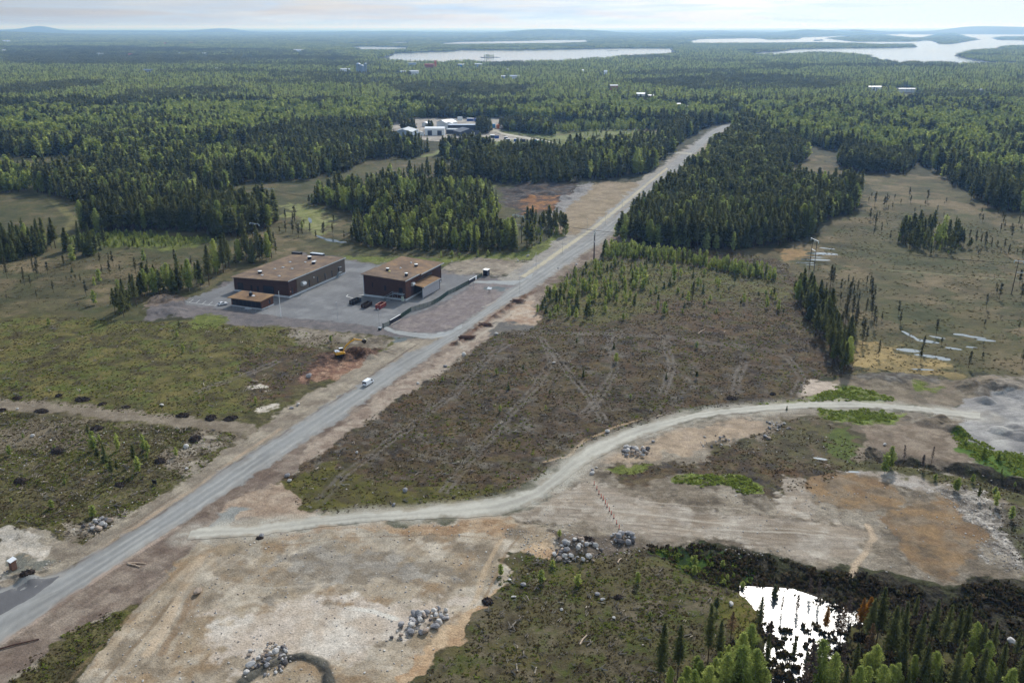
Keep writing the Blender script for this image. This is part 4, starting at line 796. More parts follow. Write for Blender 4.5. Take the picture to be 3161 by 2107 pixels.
trees.append(np.array([(*W(u, v+10), h*1.02, k, -1) for u, v, h, k in NEAR]))
# a few standing apart that the picture shows clearly
LONE = [(1548,648,9,2),(1480,660,9,2),(1462,650,8,2),(1590,690,9,3),(1340,670,7,2),(1365,690,8,2),(515,0,0,0),(217,700,7,2),(285,728,13,0),(275,724,13,0),(1432,558,11,2),(1415,548,9,2),(1640,566,12,2),(1625,570,10,2),(1745,566,11,2),(2045,1075,7,2),(2032,1085,6,2),(2078,1052,6,4),(2140,1058,5.5,4),(2118,1080,5,4),
 (270,1085,4,0),(318,1085,5,2),(340,1040,4,2),(1327,1345,3,2),(1285,1240,2,2),(1150,1320,3,2),(1340,865,3,1),(1410,800,2.5,1),(1600,870,3,0),(1600,800,3,2),(1530,870,2.5,1),(1140,860,2.5,2),(1807,941,1.6,1),(1835,692,8,2),(1848,690,8,0),(2018,820,7,3),(2150,770,7,3),(2118,810,7,3)]
trees.append(np.array([(*W(u, v), h, k, -2) for u, v, h, k in LONE if h]))
T = np.concatenate(trees)
tu, tv = chart(T[:, 0], T[:, 1]); Tz = relief(T[:, 0], T[:, 1])
app = T[:, 2]*(tv-64); vis = (tu > -30) & (tu < 2382) & (tv-app*.00845 < 1568)
print('trees', len(T), np.bincount(T[:, 3].astype(int)))
# ---------------------------------------------------------------- single trees: the ones that show largest, with trunk and crown
KN = {0: 'pine_tree', 1: 'spruce_tree', 2: 'birch_tree', 3: 'bog_pine', 4: 'dead_tree', 5: 'dead_pine', 6: 'rusty_pine'}
KM = {0: (M_PINE, M_BARK), 1: (M_SPRUCE, M_BARK), 2: (M_BIRCH, M_BARKB), 3: (M_BOGP, M_BARK), 4: (M_GREY, M_BARK), 5: (M_DEAD, M_BARK), 6: (M_ORANGE, M_BARK)}
KS = {0: 'pine', 1: 'spruce', 2: 'birch', 3: 'bog', 4: 'bog', 5: 'pine', 6: 'pine'}
CAP = {0: 290, 1: 150, 2: 280, 3: 150, 4: 40, 5: 9, 6: 9}
MESHES = {}
def tree_meshes(k, var, big):
    key = (k, var, big)
    if key not in MESHES:
        n = {0: 1700, 1: 1900, 2: 2200, 3: 500, 4: 260, 5: 600, 6: 1700}[k] if big else {0: 330, 1: 330, 2: 330, 3: 80, 4: 90, 5: 200, 6: 300}[k]
        cr, tr = tree_parts(KS[k], n, 10+var*13+k)
        cv = np.array(cr[0])
        if not big:    # fewer, larger leaf clumps
            c = cv.reshape(-1, 4, 3); m_ = c.mean(1, keepdims=True); cv = (m_+(c-m_)*1.55).reshape(-1, 3)
        else:
            c = cv.reshape(-1, 4, 3); m_ = c.mean(1, keepdims=True); cv = (m_+(c-m_)*.6).reshape(-1, 3)
        MESHES[key] = (np_mesh('crown', cv, np.array(cr[1]), [KM[k][0]]), np_mesh('trunk', np.array(tr[0]), [tuple(q) for q in tr[1]], [KM[k][1]]))
    return MESHES[key]
LOOK = {0: ('dark pine', 'slim dark pine', 'tall dark pine'), 1: ('narrow dark spruce', 'pointed spruce', 'tall pointed spruce'), 2: ('small light green birch', 'light green birch', 'tall light green birch'), 3: ('stunted little pine', 'thin bog pine', 'taller bog pine'),
        4: ('small bare grey tree', 'bare grey tree', 'tall bare grey tree'), 5: ('brown dead pine', 'brown dead pine', 'brown dead pine'), 6: ('orange rusty pine', 'orange rusty pine', 'orange rusty pine')}
single = np.zeros(len(T), bool)
for k in CAP:
    i = np.nonzero((T[:, 3] == k) & vis)[0]; i = i[np.argsort(-app[i])][:CAP[k]]; single[i] = True
def place_word(si, i):
    if si >= 0: return STANDS[si][5]
    if si == -2: return 'standing apart'
    u = tu[i]
    return 'left of the glittering pond' if u < 1740 else 'around the glittering pond' if u < 1960 else 'in the wood right of the pond'
names_used = {}
def row_word(i, rank, n):
    return ''
groups = {}
for i in np.nonzero(single)[0]:
    groups.setdefault((int(T[i, 3]), place_word(int(T[i, 4]), i)), []).append(i)
for (k, pw), ids in groups.items():
    ids.sort(key=lambda i: tu[i]); n = len(ids); hs = [T[i, 2] for i in ids]; hm = sorted(hs)
    for j, i in enumerate(ids):
        x, y, h = T[i, 0], T[i, 1], T[i, 2]
        lk = LOOK[k][0 if h < hm[int(n*.33)] else 2 if h > hm[min(n-1, int(n*.7))] else 1]
        near = h*(tv[i]-64) > 5200
        if n <= 1: lab = f'{lk} {pw}'
        elif j == 0: lab = f'{lk} {pw}, the leftmost'
        elif j == n-1: lab = f'{lk} {pw}, the rightmost'
        elif h == hm[-1]: lab = f'{lk} {pw}, the very tallest'
        elif h == hm[0]: lab = f'{lk} {pw}, the very smallest'
        else: lab = f'{lk} {pw}'
        e = bpy.data.objects.new(KN[k], None); C.objects.link(e); e.location = (x, y, Tz[i]-.05); e.rotation_euler = (rnd.normal(0, .02), rnd.normal(0, .02), rnd.uniform(0, 6.28))
        wd_ = rnd.uniform(.85, 1.25)*(1.35 if h < 4 else 1)*(.74 if T[i, 4] == -1 and k == 0 else 1); e.scale = (h*wd_, h*wd_, h)
        tag(e, lab, 'tree', LOOK[k][1].replace('slim ', '').replace('a ', '')+'s '+pw if n > 1 else None)
        cm, tm = tree_meshes(k, int(rnd.integers(0, 4)), near)
        link_mesh('crown', cm, e); link_mesh('trunk', tm, e)
# ---------------------------------------------------------------- everything past that: one object per mass, instanced on points
def mass(name, protos, pts, rot, scl, var, label, mats, gxy=None):
    """protos: list of (verts, faces, material index) ; pts: n x 3; scl: n x 3"""
    V, F, A, MI = [], [], [], []; b = 0
    for k, (v, f, mi) in enumerate(protos):
        v = np.asarray(v); V.append(v); F += [tuple(int(q)+b for q in ff) for ff in f]; A.append(np.full(len(v), k)); MI += list(mi); b += len(v)
    n = len(pts); V.append(pts); A.append(np.full(n, -1)); V = np.concatenate(V); A = np.concatenate(A).astype(np.int32)
    def full(a):
        o = np.zeros((len(V),)+a.shape[1:], np.float32); o[b:] = a; return o
    me = np_mesh(name, V, F, mats, {'proto': A, 'var': full(var.astype(np.float32))+.0}, mi=MI)
    for nm, a in (('rot', rot), ('scl', scl)):
        t = me.attributes.new(nm, 'FLOAT_VECTOR', 'POINT'); t.data.foreach_set('vector', full(a).ravel())
    o = link_mesh(name, me); tag(o, label, None, None, 'stuff')
    g = bpy.data.node_groups.new('spread_'+name, 'GeometryNodeTree'); g.interface.new_socket('Geometry', in_out='INPUT', socket_type='NodeSocketGeometry'); g.interface.new_socket('Geometry', in_out='OUTPUT', socket_type='NodeSocketGeometry')
    N = g.nodes.new; Lk = g.links.new; gi = N('NodeGroupInput'); go = N('NodeGroupOutput')
    def attr(nm, ty):
        a = N('GeometryNodeInputNamedAttribute'); a.data_type = ty; a.inputs['Name'].default_value = nm; return a.outputs['Attribute']
    def pick(k):
        s = N('GeometryNodeSeparateGeometry'); s.domain = 'POINT'; c = N('FunctionNodeCompare'); c.data_type = 'INT'; c.operation = 'EQUAL'
        Lk(attr('proto', 'INT'), c.inputs[2]); c.inputs[3].default_value = k; Lk(c.outputs[0], s.inputs['Selection']); Lk(gi.outputs[0], s.inputs[0]); return s.outputs[0]
    jn = N('GeometryNodeJoinGeometry')
    for k in range(len(protos)):
        gti = N('GeometryNodeGeometryToInstance'); Lk(pick(k), gti.inputs[0]); Lk(gti.outputs[0], jn.inputs[0])
    ip = N('GeometryNodeInstanceOnPoints'); Lk(pick(-1), ip.inputs['Points']); Lk(jn.outputs[0], ip.inputs['Instance']); ip.inputs['Pick Instance'].default_value = True
    fi_ = N('FunctionNodeFloatToInt'); Lk(attr('var', 'FLOAT'), fi_.inputs[0]); Lk(fi_.outputs[0], ip.inputs['Instance Index'])
    er = N('FunctionNodeEulerToRotation'); Lk(attr('rot', 'FLOAT_VECTOR'), er.inputs[0]); Lk(er.outputs[0], ip.inputs['Rotation'])
    Lk(attr('scl', 'FLOAT_VECTOR'), ip.inputs['Scale']); Lk(ip.outputs[0], go.inputs[0])
    md = o.modifiers.new('spread', 'NODES'); md.node_group = g; return o
def merged(k, n, seed, grow=1.0):
    cr, tr = tree_parts(KS[k], n, seed); cv = np.array(cr[0]).reshape(-1, 4, 3); m_ = cv.mean(1, keepdims=True); cv = (m_+(cv-m_)*grow).reshape(-1, 3); tv_ = np.array(tr[0])
    f = [tuple(q) for q in cr[1]]+[tuple(i+len(cv) for i in q) for q in tr[1]]
    return np.concatenate([cv, tv_]), f, [0]*len(cr[1])+[1]*len(tr[1])
for k, nm, lab in ((0, 'pine_forest', 'dark pines of the woods beyond those one can tell apart'), (1, 'spruce_forest', 'narrow spruces mixed into the woods'), (2, 'birch_forest', 'light green birches mixed into the woods and scrub'), (3, 'bog_pines_forest', 'thin scatter of small pines across the bogs')):
    i = np.nonzero((T[:, 3] == k) & ~single)[0]; n = len(i)
    if not n: continue
    h = T[i, 2]; w = rnd.uniform(.85, 1.3, n)*np.where(h < 4, 1.4, 1)*(1+np.clip(np.hypot(T[i, 0], T[i, 1])-600, 0, 900)/2500)
    mass(nm, [merged(k, 210 if k < 3 else 55, 100+q, 1.9) for q in range(4)], np.stack([T[i, 0], T[i, 1], Tz[i]], 1), np.stack([np.zeros(n), np.zeros(n), rnd.uniform(0, 6.28, n)], 1), np.stack([h*w, h*w, h], 1), rnd.integers(0, 4, n), lab, KM[k])
# woods beyond 1.5 km: clumps of trees
def clump(kind_w, nt_, size, seed, leafs):
    rg_ = random.Random(seed); V, F, MI = [], [], []; b = 0
    cells = int(math.ceil(math.sqrt(nt_)))
    for q in range(nt_):
        k = rg_.choices((0, 1, 2), kind_w)[0]
        v, f, mi = merged(k, leafs, seed*31+q, 2.4 if leafs > 50 else 3.2); h = rg_.uniform(.75, 1.2)*(1 if k < 2 else .85)
        x = ((q % cells+rg_.uniform(.1, .9))/cells-.5)*size; y = ((q//cells+rg_.uniform(.1, .9))/cells-.5)*size; w = h*1.35
        V.append(v*np.array([w, w, h])+np.array([x, y, 0])); F += [tuple(int(i)+b for i in ff) for ff in f]; MI += [0 if m_ == 0 and k < 2 else 1 if m_ == 0 else 2 for m_ in mi]; b += len(v)
    return np.concatenate(V), F, MI
def far_mass(name, r0, r1, cell, size, h, nt_, leafs, label, seed):
    # cell m; clump unit height 1 scaled by h
    gx, gy = grid_pts(-r1*.62, r1*.62, r0*.8, r1, cell); r_ = np.hypot(gx, gy); m = (r_ >= r0) & (r_ < r1); gx, gy = gx[m], gy[m]
    m, u, v = in_view(gx, gy, 50); gx, gy, u, v = gx[m], gy[m], u[m], v[m]
    m = np.ones(len(gx), bool)
    for ox in (-.5, .5):
        for oy in (-.5, .5): uc, vc = chart(gx+ox*size, gy+oy*size-h*.6); m &= ~water_mask(uc, vc)
    for c in HOLES: m &= ~inpoly(u, v, c)
    m &= inpoly(u, v, FB); gx, gy, u, v = gx[m], gy[m], u[m], v[m]
    b = np.full(len(gx), .04)
    for c in BIRCHY: b = np.where(inpoly(u+(fbm(gx, gy, 200, 3, 5)-.5)*60, v+(fbm(gx, gy, 200, 3, 6)-.5)*8, c), .70, b)
    b = np.clip(b+(fbm(gx, gy, 420, 3, 65)-.47)*1.3, 0, 1); lv = np.clip((b*3).astype(int), 0, 2)
    n = len(gx); var = lv*3+rnd.integers(0, 3, n); pr = []
    for w in ((.75,.2,.05), (.4,.2,.4), (.12,.08,.8)):
        for q in range(3): pr.append(clump(w, nt_, size/h, seed+len(pr), leafs))
    s = h*rnd.uniform(.85, 1.15, n); z = relief(gx, gy)
    print(name, n)
    mass(name, pr, np.stack([gx, gy, z], 1), np.stack([np.zeros(n), np.zeros(n), rnd.integers(0, 4, n)*math.pi/2], 1), np.stack([np.full(n, h), np.full(n, h), s], 1), var, label, [M_PINE, M_BIRCH, M_BARK])
far_mass('far_forest', 1500, 3200, 24, 25, 12.5, 17, 60, 'wide mixed woods in the distance', 300)
far_mass('distant_forest', 3200, 9000, 40, 43, 12, 26, 26, 'hazy blue-green woods before the lakes', 400)
far_mass('horizon_forest', 9000, 20000, 75, 80, 14, 30, 14, 'dark woods towards the horizon', 500)
# ---------------------------------------------------------------- low cover: heather, grass tussocks, slash, small stones
def simple_leaf(name, cols, rv=.3, tl=.45):
    "cols: palette picked per instance"
    m = bpy.data.materials.new(name); m.use_nodes = True; t = m.node_tree; t.nodes.clear(); n_ = t.nodes.new; l = t.links.new
    oi = n_('ShaderNodeObjectInfo'); r = n_('ShaderNodeValToRGB'); cr = r.color_ramp; cr.interpolation = 'LINEAR'
    while len(cr.elements) < len(cols): cr.elements.new(.5)
    for i, c in enumerate(cols): cr.elements[i].position = i/(len(cols)-1); cr.elements[i].color = tuple(s2l(c))+(1,)
    g = n_('ShaderNodeNewGeometry'); br = n_('ShaderNodeMath'); br.operation = 'MULTIPLY_ADD'; l(g.outputs['Random Per Island'], br.inputs[0]); br.inputs[1].default_value = rv*2; br.inputs[2].default_value = 1-rv
    l(oi.outputs['Random'], r.inputs[0]); sc = n_('ShaderNodeVectorMath'); sc.operation = 'SCALE'; l(r.outputs[0], sc.inputs[0]); l(br.outputs[0], sc.inputs['Scale'])
    d = n_('ShaderNodeBsdfDiffuse'); l(sc.outputs[0], d.inputs[0]); o = n_('ShaderNodeOutputMaterial'); e_ = n_('ShaderNodeBsdfTranslucent'); l(sc.outputs[0], e_.inputs[0]); x_ = n_('ShaderNodeMixShader'); x_.inputs[0].default_value = tl; l(d.outputs[0], x_.inputs[1]); l(e_.outputs[0], x_.inputs[2]); l(x_.outputs[0], o.inputs[0]); return m
def tuft(seed, n=12, flat=.5):
    rg_ = random.Random(seed); v, f = [], []
    for i in range(n):
        a = rg_.uniform(0, 6.28); r_ = math.sqrt(rg_.random())*.42; x, y = r_*math.cos(a), r_*math.sin(a); h = flat*rg_.uniform(.5, 1)*(1-r_)
        w = rg_.uniform(.12, .24); b = a+rg_.uniform(-1.3, 1.3); dx, dy = -math.sin(b)*w, math.cos(b)*w; o = len(v); ox, oy = math.cos(a)*.12, math.sin(a)*.12
        v += [(x-dx, y-dy, -.05), (x+dx, y+dy, -.05), (x+dx*.6+ox, y+dy*.6+oy, h), (x-dx*.6+ox, y-dy*.6+oy, h*rg_.uniform(.8, 1.1))]; f.append((o, o+1, o+2, o+3))
    return v, f, [0]*n
def rock_arr(seed, rough=.28, sub=1):
    import bmesh
    bm = bmesh.new(); bmesh.ops.create_icosphere(bm, subdivisions=sub+1, radius=.5); rg_ = random.Random(seed)
    dirs = [(rg_.gauss(0,1), rg_.gauss(0,1), rg_.gauss(0,1)) for _ in range(9)]
    dirs = [tuple(c/math.sqrt(sum(q*q for q in d)) for c in d) for d in dirs]; lim = [rg_.uniform(.30, .46) for _ in dirs]
    sx, sy, sz = rg_.uniform(.85, 1.3), rg_.uniform(.7, 1.05), rg_.uniform(.6, .85)
    for vtx in bm.verts:
        c = vtx.co
        for d, l_ in zip(dirs, lim):
            p = c.x*d[0]+c.y*d[1]+c.z*d[2]
            if p > l_: c.x -= d[0]*(p-l_); c.y -= d[1]*(p-l_); c.z -= d[2]*(p-l_)
        c.x *= sx; c.y *= sy; c.z *= sz
    bm.verts.ensure_lookup_table(); v = [tuple(q.co) for q in bm.verts]; f = [tuple(q.index for q in p.verts) for p in bm.faces]; bm.free(); return v, f, [0]*len(f)
def stick(seed, ln=1):
    rg_ = random.Random(seed); v, f = [], []
    for q in range(3):
        a = rg_.uniform(-.5, .5)+q*.5; x0, y0 = rg_.uniform(-.3, .3), rg_.uniform(-.15, .15); L_ = ln*rg_.uniform(.4, 1)*(1 if q == 0 else .6); w = .045*(1 if q == 0 else .6)
        p0 = (x0-math.cos(a)*L_/2, y0-math.sin(a)*L_/2, .05); p1 = (x0+math.cos(a)*L_/2, y0+math.sin(a)*L_/2, .12+.1*q); o = len(v); nx, ny = -math.sin(a)*w, math.cos(a)*w
        v += [(p0[0]-nx, p0[1]-ny, p0[2]), (p0[0]+nx, p0[1]+ny, p0[2]), (p0[0], p0[1], p0[2]+w*1.7), (p1[0]-nx, p1[1]-ny, p1[2]), (p1[0]+nx, p1[1]+ny, p1[2]), (p1[0], p1[1], p1[2]+w*1.7)]
        f += [(o, o+1, o+4, o+3), (o+1, o+2, o+5, o+4), (o+2, o, o+3, o+5)]
    return v, f, [0]*len(f)
def pts_in(polys, sp, thr=None, nsc=8, seed=0, clear=True, edge=2):
    out = []
    for pl in polys:
        w = np.array([W(*q) for q in pl]); gx, gy = grid_pts(w[:, 0].min(), w[:, 0].max(), w[:, 1].min(), w[:, 1].max(), sp)
        m, u, v = in_view(gx, gy, 20); gx, gy, u, v = gx[m], gy[m], u[m], v[m]
        uu, vv = chart(gx+(fbm(gx, gy, 6, 3, 81)-.5)*edge*2, gy+(fbm(gx, gy, 6, 3, 82)-.5)*edge*2)
        m = inpoly(uu, vv, pl)
        if clear:
            for c in FLAT: m &= ~inpoly(u, v, c)
        if thr is not None: m &= fbm(gx, gy, nsc, 3, 83+seed)+rnd.uniform(-.12, .12, len(gx)) > thr
        out.append(np.stack([gx[m], gy[m]], 1))
    return np.concatenate(out)
def notrack(P_):
    k = np.ones(len(P_), bool)
    for pts, w, pal, st_ in LINES:
        if w == .75: k &= ldist(P_[:, 0], P_[:, 1], pts) > .6
    return P_[k]
def cover(name, protos, P_, smin, smax, zs, label, mats, power=1.0, sink=0):
    n = len(P_); z = relief(P_[:, 0], P_[:, 1]); s = smin+(smax-smin)*rnd.random(n)**power
    print(name, n)
    mass(name, protos, np.stack([P_[:, 0], P_[:, 1], z-sink*s], 1), np.stack([rnd.normal(0, .15, n), rnd.normal(0, .15, n), rnd.uniform(0, 6.28, n)], 1), np.stack([s, s, s*zs], 1), rnd.integers(0, len(protos), n), label, mats)
P_CENT = [(652,1110),(700,1062),(780,1000),(870,945),(960,888),(1060,820),(1135,768),(1240,750),(1240,690),(1300,628),(1360,604),(1400,572),(1600,562),(1800,600),(1835,660),(1955,740),(1962,862),(1860,872),(1850,912),(1700,930),(1560,945),(1430,985),(1350,1018),(1280,1066),(1210,1120),(1050,1148),(900,1165),(760,1178),(690,1168)]
P_LEFT = [(-60,738),(150,728),(330,738),(640,752),(800,772),(690,860),(600,945),(380,962),(200,935),(-60,915)]
P_LL = [(-60,935),(300,972),(560,995),(480,1062),(330,1160),(190,1245),(60,1222),(-60,1180)]
P_BOT = [(1150,1325),(1215,1272),(1400,1270),(1480,1252),(1600,1320),(1740,1358),(1735,1440),(1660,1500),(1620,1640),(900,1640),(950,1555),(1075,1472),(1130,1400)]
P_BL = [(-40,1640),(30,1560),(110,1480),(160,1440),(235,1412),(290,1398),(280,1430),(205,1510),(150,1570),(120,1640)]
P_DT = [(1480,1246),(1700,1268),(1960,1318),(2070,1345),(2330,1345),(2450,1390),(2450,1560),(2200,1500),(2000,1440),(1900,1415),(1740,1362),(1620,1322),(1500,1275)]
P_DD = [(1380,1088),(1450,1062),(1560,1066),(1700,1015),(1790,965),(1890,958),(1985,1040),(2180,1062),(2352,1110),(2352,1330),(2280,1160),(2100,1085),(1960,1070),(1880,1122),(1770,1132),(1550,1095)]
P_WD = [(1640,1500),(1720,1440),(1760,1550),(1900,1540),(1990,1430),(2100,1450),(2450,1500),(2450,1700),(1480,1700)]
M_HTH = simple_leaf('heather_leaves', [(70,58,44),(90,80,52),(78,68,46),(98,92,56),(82,66,52),(112,102,84)])
M_GRN = simple_leaf('low_shrub_leaves', [(106,112,54),(122,132,60),(96,100,48),(134,144,70)])
M_RIM = None
M_DRK = simple_leaf('ditch_growth', [(56,50,40),(76,66,52),(64,66,42),(96,84,66)])
M_LIME = simple_leaf('fresh_grass', [(118,132,60),(136,148,70),(100,112,52)])
M_GREYW = simple_leaf('weathered_wood', [(128,118,108),(168,156,142),(102,92,84),(190,178,160)], .1, 0)
M_STONE = simple_leaf('field_stone', [(176,172,168),(140,134,130),(198,194,188),(164,150,138),(120,118,118)], .06, 0)
tf = [tuft(i) for i in range(4)]
cover('heather', tf, np.concatenate([notrack(pts_in([P_CENT], 1.25, .47, 5, 1)), pts_in([P_LEFT], 1.5, .42, 7, 2), pts_in([P_LL, P_BOT, P_BL], .9, .42, 5, 3), pts_in([P_DD], 1.1, .45, 5, 4)]), .4, 1.15, .55, 'patchy heather and moss tussocks over the clearings', [M_HTH], 1.6)
cover('low_shrubs', tf, np.concatenate([notrack(pts_in([P_CENT], 2.0, .56, 12, 5)), pts_in([P_LEFT], 2.0, .50, 12, 6), pts_in([P_LL, P_BOT, P_BL], 1.3, .5, 8, 7)]), .4, 1.3, .7, 'small green shrubs between the heather', [M_GRN], 1.5)
cover('undergrowth', [tuft(i, 16, .8) for i in range(3)], pts_in([P_DT, P_WD], .85, .40, 5, 8), .7, 1.9, .8, 'dark tangled growth of the ditch and the pond wood', [M_DRK], 1.3)
gp = [r_[0] for r_ in REG if r_[1] is GREEN]+[[(1482,1248),(1600,1258),(1715,1285),(1722,1330),(1690,1345),(1600,1312),(1510,1275)],[(2172,992),(2210,990),(2280,1030),(2450,1060),(2450,1120),(2300,1085),(2200,1030)]]
cover('grass', [tuft(20+i, 14, .7) for i in range(3)], pts_in(gp, .7, .43, 3, 9, edge=3), .6, 1.3, .7, 'bright fresh green grass and scrub along the side road', [M_LIME])
bgp = [[(1830,600),(1990,480),(2352,520),(2352,860),(2200,862),(1965,858),(1955,780),(1880,700),(1820,650)], [(-60,600),(240,580),(560,600),(400,690),(-60,730)]]
M_BOGT = simple_leaf('bog_sedge', [(94,84,62),(116,102,76),(80,78,50),(104,96,62)])
cover('bog_sedge_grass', tf, pts_in(bgp, 3.0, .42, 14, 10), 1.0, 2.4, .22, 'low sedge tussocks of the bogs', [M_BOGT], 1.4)
cover('slash_debris', [stick(i) for i in range(5)], np.concatenate([pts_in([P_CENT], 3.4, .40, 20, 11), pts_in([P_BOT, P_LL], 2.6, .42, 12, 12), pts_in([P_LEFT], 6, .45, 12, 13)]), 1.0, 3.6, .8, 'grey branches and logging slash on the clearings', [M_GREYW], 2.2)
P_PAD = [(440,1252),(560,1230),(980,1200),(1180,1202),(1250,1215),(1280,1262),(1210,1272),(1152,1325),(1125,1400),(1060,1478),(940,1558),(880,1640),(130,1640),(200,1520),(300,1405),(370,1335),(420,1275)]
P_WORK = [(1180,1192),(1265,1130),(1340,1080),(1450,1140),(1600,1130),(1850,1120),(2180,1110),(2352,1230),(2352,1340),(2050,1322),(1850,1285),(1700,1260),(1500,1240),(1240,1205)]
rocks_s = [rock_arr(50+i, sub=0) for i in range(4)]
cover('stones', rocks_s, np.concatenate([pts_in([P_PAD], 1.8, .42, 12, 14), pts_in([P_WORK, P_DD], 2.2, .45, 12, 15), pts_in([P_LL], 1.9, .47, 9, 16), pts_in([P_BOT, P_CENT], 6, .45, 15, 17), pts_in([P_LEFT], 8, .47, 15, 18),
   pts_in([[(1150,1205),(1290,1225),(1500,1240),(1480,1260),(1300,1292),(1200,1275)], [(1660,1250),(1820,1288),(1800,1300),(1660,1268)], [(2150,1120),(2280,1150),(2352,1320),(2250,1290),(2220,1200)], [(30,1275),(140,1290),(100,1315),(0,1320)], [(2070,932),(2230,945),(2230,970),(2070,945)]], .8, .4, 4, 19),
   pts_in([[(830,590),(1180,582),(1290,530),(1340,520),(1240,600),(1100,600),(860,604)], [(640,755),(880,785),(870,800),(640,770)], [(1250,490),(1360,425),(1350,445),(1290,495)]], 2.0, .45, 6, 20)]), .14, .62, .8, 'loose pale stones scattered over the bare ground', [M_STONE], 2.4, -.15)
pp = pts_in([POND], .55, None, clear=False); pz = relief(pp[:, 0], pp[:, 1]); pp = pp[(pz > -1.08) & (rnd.random(len(pp)) < .75)]
cover('pond_sedge_grass', [tuft(30+i, 14, 1.0) for i in range(3)], pp, .4, 1.2, .9, 'dark sedge and twigs standing in the glittering pond', [M_DRK])
# ---------------------------------------------------------------- boulders and boulder heaps: stone by stone
M_R = [mat('granite_pale', (190,186,182), .9, .2, noise=.25, nscale=2.5, bump=.3), mat('granite_grey', (142,140,142), .9, .2, noise=.3, nscale=2.5, bump=.3), mat('granite_brown', (158,142,128), .9, .2, noise=.3, nscale=2.5, bump=.3), mat('granite_dark', (96,92,92), .9, .2, noise=.3, nscale=2.5, bump=.3)]
RW = ['pale', 'grey', 'brownish', 'dark grey']
RM = {}
def rock_mesh(v, m):
    if (v, m) not in RM:
        a = rock_arr(80+v, sub=1); RM[(v, m)] = np_mesh('boulder', np.array(a[0]), a[1], [M_R[m]])
    return RM[(v, m)]
def boulder(x, y, z, s, m, label, group=None, flat=1.0):
    o = link_mesh('boulder', rock_mesh(int(rnd.integers(0, 8)), m)); o.location = (x, y, z); k = rnd.uniform(.85, 1.15)
    o.scale = (s*k, s/k, s*flat); o.rotation_euler = (rnd.normal(0, .25), rnd.normal(0, .25), rnd.uniform(0, 6.28)); tag(o, label, 'boulder', group); return o
def heap(u, v, rx, ry, n, smin, smax, az_, where, levels=2.0):
    cx, cy = W(u, v); ca, sa = math.cos(R(az_)), math.sin(R(az_)); placed = []
    for i in range(n):
        a = rnd.uniform(0, 6.28); q = math.sqrt(rnd.random()); px_, py_ = rx*q*math.cos(a), ry*q*math.sin(a); s = smin+(smax-smin)*rnd.random()**1.8
        x, y = cx+px_*ca-py_*sa, cy+px_*sa+py_*ca; top = max(0, 1-q)*levels*rnd.uniform(.3, 1)
        placed.append((x, y, s, top, int(rnd.choice(4, p=[.38,.28,.2,.14]))))
    big = max(placed, key=lambda p: p[2])
    for p in placed:
        lv = 'near the top of' if p[3] > levels*.45 else 'low in'
        lab = f'{RW[p[4]]} stone, largest of {where}' if p is big else f'{RW[p[4]]} stone {lv} {where}'
        boulder(p[0], p[1], zat(p[0], p[1])+p[2]*.28+p[3], p[2], p[4], lab, f'stones of {where}')
heap(618, 1512, 4.6, 5.4, 62, .45, 1.5, 20, 'the round heap on the sand pad', .7)
heap(1288, 1432, 3.2, 8.2, 74, .45, 1.9, -52, 'the long heap on the sand pad', 1.0) if False else heap(1288/1.3333+0, 1432, 3.4, 7.5, 74, .45, 1.9, -48, 'the long heap on the sand pad', .9)
heap(1328, 1272, 6.0, 4.6, 56, .6, 1.9, 0, 'the heap below the row of red posts', 1.2)
heap(1425, 1238, 3.5, 2.6, 24, .5, 2.2, 0, 'the heap below the lowest red post', .8)
heap(226, 1206, 3.0, 3.6, 26, .7, 2.1, -60, 'the heap beside the main road', .7)
heap(1462, 1040, 4.6, 4.0, 40, .5, 2.0, -20, 'the heap inside the side road bend', .9)
heap(1785, 978, 4.0, 3.6, 26, .4, 1.2, 0, 'the small heap below the side road', .5)
heap(1640, 1015, 5.5, 4.5, 20, .4, 1.3, 0, 'the loose stones by the side road bend', .3)
